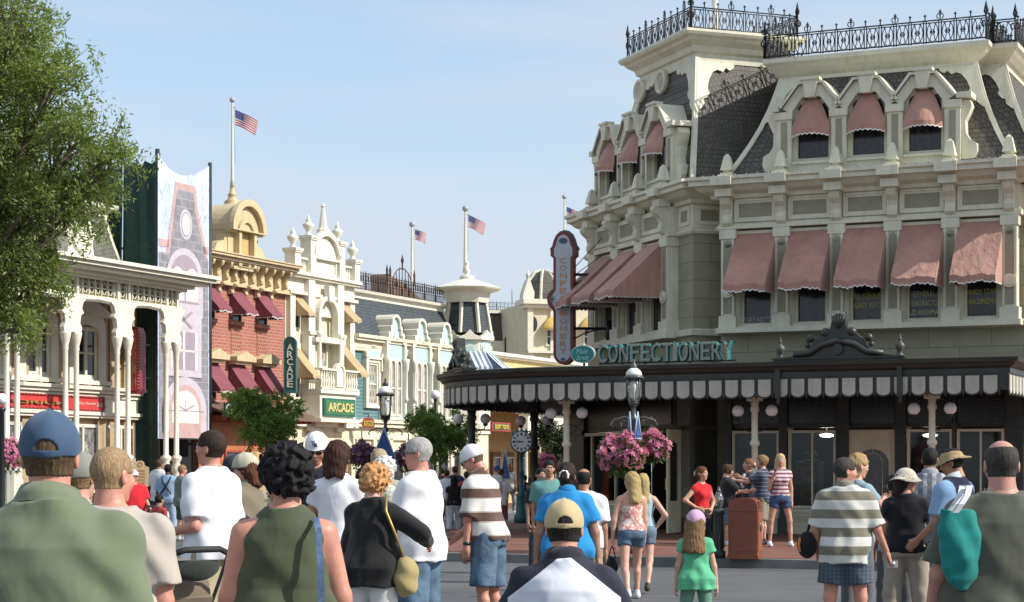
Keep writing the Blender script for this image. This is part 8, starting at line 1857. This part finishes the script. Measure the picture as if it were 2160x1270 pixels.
person('man in an olive and white striped polo and checked shorts looking right',1783,17,1.675,12,sk=REDSK,fat=1.22,wide=1.03,head=(62,2),hair=('short',(.05,.042,.036)),top=dict(m=GWS,hem=.80,sleeve=.9,ease=.035,collar=cloth((.22,.20,.15)),fold=.0042),bottom=dict(m=plaid('checked_navy',(.055,.075,.10),(.09,.115,.14),(.03,.045,.07),.018),len=.72,ease=.028,flare=.02,name='shorts'),arms={'R':((.35,.10,-1),(.42,.42,-1)),'L':((.28,.05,-1),(-.05,.35,-.9))},shoes=(.3,.3,.3))
person('woman with tied up blonde hair holding a camera behind the striped polo man',1808,19,1.73,62,fem=True,sk=FAIR,head=(6,6),hair=('pony',(.36,.24,.11)),top=dict(m=cloth((.25,.35,.4)),hem=.88,sleeve=.45),bottom=dict(m=cloth((.12,.12,.13))),arms={'R':((.15,.7,-.7),(.0,.9,.35)),'L':((.15,.7,-.7),(.0,.9,.35))})
person('woman in a cream sun hat, black T-shirt and khaki trousers looking right',1912,18,1.585,14,fem=True,fat=1.2,wide=1.05,sk=(.45,.25,.18),head=(82,4),hair=('bob',(.02,.012,.01)),hat=('sunhat',cloth((.55,.50,.40),.8,.15)),top=dict(m=cloth((.012,.012,.016)),hem=.90,sleeve=.5,ease=.022),bottom=dict(m=cloth((.36,.31,.25)),ease=.03,flare=.012),arms={'L':((.25,.05,-1),(-.05,.3,-1)),'R':((.42,.15,-1),(-.1,.7,-.7))})
person('person in a pale blue shirt mostly hidden behind the cream hat woman',1886,19.6,1.52,0,sk=TANN,hair=('short',BLK),top=dict(m=cloth((.30,.42,.52)),hem=.88,sleeve=.7),bottom=dict(m=cloth((.1,.1,.1))))
person('man in a grey and white checked shirt with dark cropped hair',1962,19.8,1.795,14,sk=OLV,fat=1.25,wide=1.08,head=(10,0),hair=('buzz',BLK),top=dict(m=plaid('grey_plaid',(.13,.14,.16),(.36,.37,.40),(.20,.21,.25),.045),hem=.84,sleeve=.8,ease=.035,collar=cloth((.3,.3,.33))),bottom=dict(m=cloth((.05,.05,.06))))
person('man in a tan bucket hat and blue and navy shirt looking left',2012,17.5,1.76,-48,sk=OLV,fat=1.15,head=(-18,16),hair=('short',BLK),hat=('bucket',cloth((.36,.26,.13),.8,.15)),top=dict(m=cloth((.012,.016,.04)),hem=.86,sleeve=.8,ease=.035,split=.16,slope=0,m2=cloth((.22,.36,.56)),collar=cloth((.6,.62,.66))),bottom=dict(m=cloth((.02,.025,.05)),len=1.0,name='shorts'),arms={'L':((.15,.2,-1),(.0,.7,-.6)),'R':((.15,.2,-1),(.0,.7,-.6))})
bigman=person('large bald man in a dark grey green T-shirt with a teal tote bag',2113,9.2,1.715,-4,sk=(.50,.27,.21),fat=1.5,wide=1.16,head=(4,2),hair=('bald',(.045,.04,.036)),neckr=1.18,
 top=dict(m=cloth((.085,.09,.068)),hem=.80,sleeve=.85,ease=.035,flare=1.04,fold=.0042),bottom=dict(m=cloth((.03,.03,.03)),len=1.0,name='shorts'),arms={'L':((.34,.05,-1),(.0,.65,-.8)),'R':((.2,.05,-1),(.05,.3,-1))})
# distant left
person('man in a white cap and red T-shirt pushing a stroller',282,34,1.56,158,sk=REDSK,fat=1.2,hair=('short',BRN),hat=('cap',cloth((.7,.72,.76),.8,.1)),sung=True,top=dict(m=cloth((.55,.018,.03)),hem=.82,sleeve=.8,ease=.04),bottom=dict(m=cloth((.03,.035,.06)),len=1.0,name='shorts'),arms={'L':((.2,.4,-.9),(.1,.9,-.5)),'R':((.15,.4,-.9),(-.2,.9,-.5))})
person('person in a grey top partly hidden behind the red T-shirt man',268,36.5,1.50,120,sk=TANN,hair=('short',BLK),top=dict(m=cloth((.2,.2,.2)),hem=.84,sleeve=.7),bottom=dict(m=cloth((.05,.05,.05))))
person('man in a loose white T-shirt before the dark passage',336,46,1.66,25,z0=GZ,sk=OLV,hair=('short',BRN),top=dict(m=cloth((.60,.60,.60)),hem=.72,sleeve=.9,ease=.045),bottom=dict(m=cloth((.03,.035,.06))))
hs_man=person('man in a light blue shirt with crossed black braces on his back',354,44,1.69,8,z0=0,sk=DARKSK,fat=1.15,hair=('short',(.008,.007,.007)),top=dict(m=cloth((.25,.36,.50)),hem=.84,sleeve=.9,ease=.04),bottom=dict(m=cloth((.33,.42,.55)),ease=.03),arms={'L':((.25,.0,-1),(-.1,.4,-1)),'R':((.25,.0,-1),(-.1,.4,-1))})
person('sandy haired man in a grey green T-shirt facing right by the passage',384,43,1.67,60,sk=REDSK,fat=1.25,hair=('short',SANDY),top=dict(m=cloth((.15,.17,.145)),hem=.80,sleeve=.85,ease=.035),bottom=dict(m=cloth((.09,.10,.06)),len=1.0,name='shorts'))
person('small dark haired boy below the near man in the white T-shirt',336,33,1.12,30,sk=TANN,hs=1.25,hair=('short',BLK),top=dict(m=cloth((.35,.05,.05)),hem=.84,sleeve=.7),bottom=dict(m=cloth((.1,.1,.1))))
# distant street
person('woman in a black top and white trousers walking up the street',958,46.5,1.44,3,fem=True,fat=1.35,wide=1.1,sk=TANN,hair=('bob',BLK),top=dict(m=cloth((.014,.014,.014)),hem=.90,sleeve=.35,ease=.02),bottom=dict(m=cloth((.55,.57,.60)),ease=.03,len=1.85),legs='walk')
person('person in a white T-shirt left of the black top woman up the street',942,51,1.57,8,sk=TANN,hair=('short',BRN),top=dict(m=cloth(W_),hem=.86,sleeve=.7),bottom=dict(m=cloth((.05,.05,.06))))
person('person in a navy shirt just behind the black top woman up the street',960,52.5,1.66,0,sk=TANN,fat=1.2,hair=('short',BRN),top=dict(m=cloth((.03,.04,.09)),hem=.84,sleeve=.8,ease=.04),bottom=dict(m=cloth((.03,.03,.05))))
person('person in a red shirt to the right of the black top woman',984,50,1.52,-10,sk=TANN,hair=('short',BRN),top=dict(m=cloth((.40,.05,.05)),hem=.86,sleeve=.7),bottom=dict(m=cloth((.25,.2,.18))))
person('person in a white shirt carrying a child in the street',1056,44,1.58,35,sk=TANN,hair=('short',BRN),top=dict(m=cloth((.65,.65,.68)),hem=.86,sleeve=.7),bottom=dict(m=cloth((.16,.04,.05)),len=1.0,name='shorts'),arms={'L':((.2,.5,-.8),(-.2,.8,.3)),'R':((.2,.5,-.8),(-.2,.8,.3))})
person('child in a blue cap held in front of the white shirt carrier',1048,43.4,.95,30,z0=.66,sk=FAIR,hs=1.3,hair=('short',SANDY),hat=('cap',cloth((.03,.08,.25),.8,.1)),top=dict(m=cloth((.6,.6,.6)),hem=.86,sleeve=.7),bottom=dict(m=cloth((.1,.1,.15))))
person('boy in a black T-shirt and white shorts walking below the clock',1107,58,1.42,6,sk=TANN,hs=1.08,hair=('short',BLK),top=dict(m=cloth((.012,.012,.012)),hem=.80,sleeve=.85,ease=.04),bottom=dict(m=cloth((.50,.50,.56)),len=1.02,ease=.035,name='shorts'),legs='walk')
person('girl in a pink striped dress beside the boy below the clock',1121,57,1.36,40,fem=True,sk=FAIR,hs=1.1,hair=('long',BRN),top=dict(m=stripemat('pink_dress',[(.5,(.65,.5,.5)),(1,(.5,.2,.22))],.1),hem=.62,sleeve=.3,flare=1.3,name='dress'),bottom=None)
person('person in dark clothes walking left of the black top woman far off',934,60,1.62,0,sk=TANN,hair=('short',BLK),top=dict(m=cloth((.05,.05,.05)),hem=.86,sleeve=.8),bottom=dict(m=cloth((.3,.3,.33))))
person('red haired pedestrian in cream clothes on the far pavement',1076,64,1.60,10,z0=GZ,fem=True,sk=FAIR,hair=('bob',(.2,.06,.03)),top=dict(m=cloth((.5,.48,.4)),hem=.86,sleeve=.7),bottom=dict(m=cloth((.2,.2,.25))))
# ---------------------------------------------------------------- things carried and wheeled
def on(body_label,off):
    b,J,k,hc,HR=PJ[body_label]; M=Matrix.Translation(b.location)@Matrix.Rotation(b.rotation_euler[2],4,'Z'); return M@Vector(off),b.rotation_euler[2],J,k,M
def blob(nm,fn,lo,hi,h,m,parent,fine=True):
    P,l=grid(lo,hi,h); V,Q=nets(full(P,fn(P)),l,h); return mesh_np(nm,V,Q,m,parent,True)
# teal tote
p,rz,J,k,M=on('large bald man in a dark grey green T-shirt with a teal tote bag',(0,0,0))
q=M@(Vector((-.245,-.13,1.27)))
t=thing('tote_bag','large teal cloth tote bag with white straps on the bald man shoulder','bag',tuple(q),rz+R(8))
blob('bag_body',lambda P:np.maximum(loft(P,[(-.25,.02,0,.035,.02),(-.20,.02,0,.075,.045),(-.10,.01,0,.098,.060),(.0,0,0,.104,.055),(.13,0,0,.092,.03)],2.2)+.0035*np.sin(P[0]*60+3*np.sin(P[2]*8))*np.clip(1-P[2]*3,0,1)+.003*np.sin(P[2]*32+P[0]*40+1)+.0015*np.sin(P[2]*70-P[0]*30),P[2]-.122+.08*P[0]-.008*np.sin(P[0]*40)),(-.14,-.10,-.28),(.14,.10,.16),.0075,cloth((.012,.20,.18)),t)
m=MB()
for yy in (-.055,.02):
    pts=[(-.06,yy-.01,.11),(-.035,yy-.02,.15),(.0,yy-.005,.19),(.035,yy+.05,.225),(.06,yy+.10,.235)]; 
    for a,b in zip(pts[:-1],pts[1:]): m.add([(a[0]-.002,a[1]-.0,a[2]),(a[0]+.028,a[1],a[2]),(b[0]+.028,b[1],b[2]),(b[0]-.002,b[1],b[2])],[(0,1,2,3)]); m.add([(a[0]-.002,a[1]-.004,a[2]),(a[0]+.028,a[1]-.004,a[2]),(b[0]+.028,b[1]-.004,b[2]),(b[0]-.002,b[1]-.004,b[2])],[(3,2,1,0)])
m.build('strap',cloth((.62,.64,.68),.9,.1),t)
# blue strap bag of the olive top woman
p,rz,J,k,M=on('woman with short black curls in an olive sleeveless top with blue strap',(0,0,0))
t=thing('shoulder_bag','bag hanging on a denim blue strap from the right shoulder of the olive top woman','bag',tuple(M@Vector((.20,-.10,.66))),rz)
m=MB(); m.smooth=True; pts=[(-.07,.02,.72),(-.06,-.055,.68),(-.05,-.095,.5),(-.045,-.11,.3),(-.035,-.115,.1),(-.03,-.09,.02)]
for a,b in zip(pts[:-1],pts[1:]): m.add([(a[0]-.013,a[1]-.006,a[2]),(a[0]+.013,a[1]-.006,a[2]),(b[0]+.013,b[1]-.006,b[2]),(b[0]-.013,b[1]-.006,b[2])],[(0,1,2,3)]); m.add([(a[0]-.013,a[1],a[2]),(a[0]+.013,a[1],a[2]),(b[0]+.013,b[1],b[2]),(b[0]-.013,b[1],b[2])],[(3,2,1,0)])
m.build('strap',denim((.08,.14,.24)),t); blob('bag_body',lambda P:ell_(P,(0,-.02,-.1),(.10,.05,.12)),(-.13,-.09,-.25),(.13,.06,.04),.01,denim((.08,.14,.24)),t)
# gold handbag of the blazer woman
p,rz,J,k,M=on('woman with ginger curls in a black blazer and white trousers',(0,0,0))
t=thing('handbag','pale gold handbag hanging from a gold strap at the blazer woman hip','bag',tuple(M@Vector((.27,.05,.80))),rz)
blob('bag_body',lambda P:ell_(P,(0,0,0),(.09,.10,.15))+.006*np.sin(P[2]*40+P[0]*30),(-.13,-.14,-.18),(.13,.14,.18),.009,cloth((.36,.29,.13)),t)
m=MB(); m.tube([(0,-.02,.12),(-.03,-.09,.30),(-.09,-.13,.48),(-.13,-.06,.60)],.010,5); m.build('strap',mat('gold_strap',(.40,.28,.08),.4,.1,5,metal=.5),t)
# black handbag of halter woman
b,J,k,hc,HR=PJ['blonde woman in a pink halter top and denim shorts seen from behind']; M=Matrix.Translation(b.location)@Matrix.Rotation(b.rotation_euler[2],4,'Z'); q=M@((J['wrL']+J['fdL']*.13)*k)
t=thing('black_handbag','small black string bag held low by the halter top woman','bag',tuple(q),0); blob('bag_body',lambda P:ell_(P,(0,0,-.24),(.07,.05,.15))+.01*np.sin(P[0]*60+P[2]*50)*.5,(-.1,-.08,-.42),(.1,.08,-.06),.012,cloth((.012,.012,.014)),t)
m=MB()
for sx in(-1,1): m.tube([(sx*.045,0,-.13),(sx*.02,0,-.03),(0,0,.02)],.007,4)
m.build('strap',cloth((.012,.012,.014)),t)
# black camera bag and camera of the striped polo man
b,J,k,hc,HR=PJ['man in an olive and white striped polo and checked shorts looking right']; M=Matrix.Translation(b.location)@Matrix.Rotation(b.rotation_euler[2],4,'Z')
q=M@(Vector((-.33,.02,.92))); t=thing('camera_bag','black and orange camera bag at the left side of the striped polo man','bag',tuple(q),R(20))
blob('bag_body',lambda P:ell_(P,(0,0,0),(.09,.08,.12)),(-.12,-.11,-.15),(.12,.11,.15),.009,cloth((.012,.011,.012)),t); m=MB(); m.tube([(-.088,-.03,.06),(-.098,-.03,.0),(-.088,-.03,-.06)],.010,5); m.build('orange_trim',cloth((.75,.25,.02)),t); m=MB(); m.tube([(0,.0,.10),(.08,.03,.30),(.15,.06,.46)],.012,4); m.build('strap',cloth((.012,.011,.012)),t)
q=M@((J['wrR']+J['fdR']*.13)*k); t=thing('camera','small silver camera in the right hand of the striped polo man','camera',tuple(q),R(15)); m=MB(); m.box(-.05,.05,-.015,.015,-.03,.03); m.M=Matrix.Rotation(R(90),4,'X'); m.lathe(0,0,[(.022,.015),(.022,.03),(.018,.035)],12); m.M=None; m.build('camera_body',mat('silver',(.35,.35,.36),.3,.05,metal=.7),t)
b,J,k,hc,HR=PJ['woman with tied up blonde hair holding a camera behind the striped polo man']; M=Matrix.Translation(b.location)@Matrix.Rotation(b.rotation_euler[2],4,'Z'); q=M@((J['wrR']+J['fdR']*.12)*k); t=thing('camera','dark compact camera held up by the blonde woman','camera',tuple(q),R(-60)); m=MB(); m.box(-.055,.055,-.015,.015,-.03,.035); m.M=Matrix.Rotation(R(90),4,'X'); m.lathe(0,0,[(.022,.015),(.022,.035)],12); m.M=None; m.build('camera_body',mat('camera_dark',(.05,.06,.08),.3),t)
b,J,k,hc,HR=PJ['blonde woman on the phone in a red and white striped top and denim shorts']; M=Matrix.Translation(b.location)@Matrix.Rotation(b.rotation_euler[2],4,'Z'); q=M@((J['wrR']+J['fdR']*.09)*k); t=thing('mobile_phone','black phone held to the ear of the striped top woman','phone',tuple(q),0); m=MB(); m.box(-.012,.012,-.025,.025,-.06,.06); m.prism([(-.012,.05),(.012,.05),(.012,.062),(-.012,.062)],-.02,.02); m.build('phone_body',mat('phone_black',(.01,.01,.011),.3),t)
# crossed braces on the blue shirt
b,J,k,hc,HR=PJ['man in a light blue shirt with crossed black braces on his back']; 
m=MB(); yb=-.175
m.tube([(.11*k,-.11*k,1.47*k),(.07*k,yb*k,1.33*k),(-.13*k,yb*k*1.02,1.06*k)],.016,5); m.tube([(-.11*k,-.11*k,1.47*k),(-.07*k,yb*k,1.33*k),(.13*k,yb*k*1.02,1.06*k)],.016,5); m.build('braces',cloth((.012,.012,.014)),b)
# wristwatches
for lb,sd in (('man in a white cap and brown and white striped polo looking down','L'),('man in a white T-shirt and khaki cargo shorts with a hand on the stroller','L')):
    b,J,k,hc,HR=PJ[lb]; w0=(J['wr'+sd]-J['fd'+sd]*.03)*k; m=MB(); m.tube([w0-J['fd'+sd]*.014,w0+J['fd'+sd]*.014],.034*k,14); m.build('wristwatch',mat('watch_black' if 'striped' in lb else 'watch_steel',(.03,.03,.03) if 'striped' in lb else (.3,.3,.3),.3),b)
# panda panel on the white top: plain pale panel
b,J,k,hc,HR=PJ['young woman in dark jacket over a white top in profile by the white post']
blob('white_top',lambda P:ell_(P,(0,.085*k,1.28*k),(.115*k,.085*k,.17*k)),(-.16,-.03,.98),(.16,.22,1.5),.014,cloth((.6,.6,.6)),b)
# ---- wheelchair
g=at(1190,9.0,z=0); t=thing('wheelchair','dark grey wheelchair with padded back under the beige cap man','wheelchair',(g.x,g.y,0),0)
m=MB(); DG=mat('chair_grey',(.05,.052,.06),.6,.15,5,.1,20)
blob('backrest',lambda P:np.maximum(np.abs(P[1]+.235)-.028,0)+np.maximum(np.sqrt(np.maximum(np.abs(P[0])-.17,0)**2+np.maximum(np.abs(P[2]-.80)-.13,0)**2)-.045,-.02)-.006+0*P[0],(-.26,-.31,.58),(.26,-.15,1.02),.009,DG,t)
m=MB(); m.box(-.24,.24,-.2,.26,.44,.50); m.build('seat',DG,t)
for sx in(-1,1):
    w=MB(); w.M=Matrix.Translation((sx*.29,-.10,.30))@Matrix.Rotation(R(90),4,'Y'); w.lathe(0,0,[(.27,-.02),(.30,-.012),(.30,.012),(.27,.02)],28); w.M=None; wh_=w.build('wheel',mat('tyre',(.02,.02,.02),.7),t); w=MB(); w.M=Matrix.Translation((sx*.29,-.10,.30))@Matrix.Rotation(R(90),4,'Y'); w.lathe(0,0,[(.03,-.03),(.03,.03)],12); w.M=None
    for a in range(0,360,30): w.tube([(sx*.29,-.10,.30),(sx*.29,-.10+.27*math.cos(R(a)),.30+.27*math.sin(R(a)))],.004,4)
    w.build('spokes',mat('silver',(.35,.35,.36),.3,.05,metal=.7),wh_)
    w=MB(); w.M=Matrix.Translation((sx*.24,.42,.09))@Matrix.Rotation(R(90),4,'Y'); w.lathe(0,0,[(.08,-.02),(.09,0),(.08,.02)],16); w.M=None; w.build('caster',mat('tyre',(.02,.02,.02)),t)
    w=MB(); w.tube([(sx*.25,-.24,.50),(sx*.25,-.24,.9),(sx*.25,-.30,.93)],.014,6); w.tube([(sx*.25,-.24,.45),(sx*.25,.42,.45),(sx*.24,.42,.12)],.014,6); w.tube([(sx*.25,-.1,.45),(sx*.27,-.10,.30)],.014,6); w.tube([(sx*.27,-.2,.68),(sx*.27,.2,.70)],.022,8); w.tube([(sx*.27,.15,.68),(sx*.27,.15,.45)],.012,6); w.tube([(sx*.24,.40,.30),(sx*.14,.56,.10),(sx*.10,.62,.10)],.012,6); w.build('frame_side',mat('silver',(.35,.35,.36)),t)
# ---- stroller
g=at(352,12.3,z=0); t=thing('stroller','brown canopied stroller under the white T-shirt man hand beside the near men','stroller',(g.x,g.y,0),R(38))
STB=cloth((.17,.13,.095),.85,.2)
blob('canopy',lambda P:np.maximum(np.abs(np.sqrt((P[1]/1.0)**2+((P[2]-.78)/1.05)**2+(P[0]/1.15)**2*.35)-.22)-.012,np.maximum(np.abs(P[0])-.20,-(P[2]-.66)-.5*P[1])),(-.25,-.28,.5),(.25,.28,1.06),.011,STB,t)
m=MB(); m.prismx([(-.10,.36),(.20,.34),(.28,.40),(.30,.44),(-.05,.42),(-.20,.80),(-.25,.78)],-.19,.19); m.build('seat',STB,t)
m=MB(); m.box(-.17,.17,-.22,.12,.14,.16); m.box(-.17,.17,-.22,-.2,.14,.28); m.box(-.17,.17,.10,.12,.14,.28); m.build('basket',mat('basket_black',(.02,.02,.022),.8),t)
m=MB()
for sx in(-1,1): m.tube([(sx*.22,.32,.12),(sx*.22,.0,.48),(sx*.22,-.34,.98),(sx*.20,-.42,1.06)],.013,6); m.tube([(sx*.22,-.32,.12),(sx*.22,.02,.5)],.013,6); m.tube([(sx*.22,.0,.48),(sx*.2,.0,.8)],.010,6)
m.build('frame',mat('stroller_steel',(.10,.10,.11),.4,.1,5,metal=.5),t)
m=MB(); m.tube([(-.20,-.42,1.06),(-.12,-.46,1.09),(.12,-.46,1.09),(.20,-.42,1.06)],.020,8); m.build('handle',mat('rubber_black',(.015,.015,.015),.7),t)
blob('organiser',lambda P:np.maximum(ell_(P,(0,-.36,.98),(.17,.07,.09)),P[2]-1.02),(-.2,-.45,.87),(.2,-.27,1.05),.010,cloth((.03,.035,.03)),t)
for sx in(-1,1):
    for yy in(-.34,.34): w=MB(); w.M=Matrix.Translation((sx*.25,yy,.10))@Matrix.Rotation(R(90),4,'Y'); w.lathe(0,0,[(.085,-.02),(.10,-.01),(.10,.01),(.085,.02)],18); w.lathe(0,0,[(.02,-.03),(.02,.03)],8); w.M=None; w.build('wheel',mat('tyre',(.02,.02,.02)),t)
# far stroller with sign board
g=at(304,33,z=0); t=thing('stroller','distant stroller with pale name board pushed by the red T-shirt man','stroller',(g.x,g.y,0),R(150))
m=MB(); m.box(-.2,.2,-.2,.25,.3,.36); m.prismx([(-.22,.36),(-.18,.36),(-.10,.85),(-.16,.85)],-.2,.2); m.build('seat',cloth((.16,.22,.12)),t); m=MB()
for sx in(-1,1): m.tube([(sx*.2,.3,.1),(sx*.2,-.1,.5),(sx*.2,-.35,.95)],.014,5); m.tube([(sx*.2,-.3,.1),(sx*.2,.0,.4)],.014,5)
m.tube([(-.2,-.35,.95),(.2,-.35,.95)],.018,6); m.build('frame',mat('stroller_steel',(.10,.10,.11)),t); m=MB(); m.box(-.15,.15,-.33,-.31,.42,.86); m.build('name_board',mat('board_pale',(.40,.42,.48),.5),t)
for sx in(-1,1):
    for yy in(-.3,.3): w=MB(); w.M=Matrix.Translation((sx*.22,yy,.09))@Matrix.Rotation(R(90),4,'Y'); w.lathe(0,0,[(.08,-.02),(.09,0),(.08,.02)],14); w.M=None; w.build('wheel',mat('tyre',(.02,.02,.02)),t)
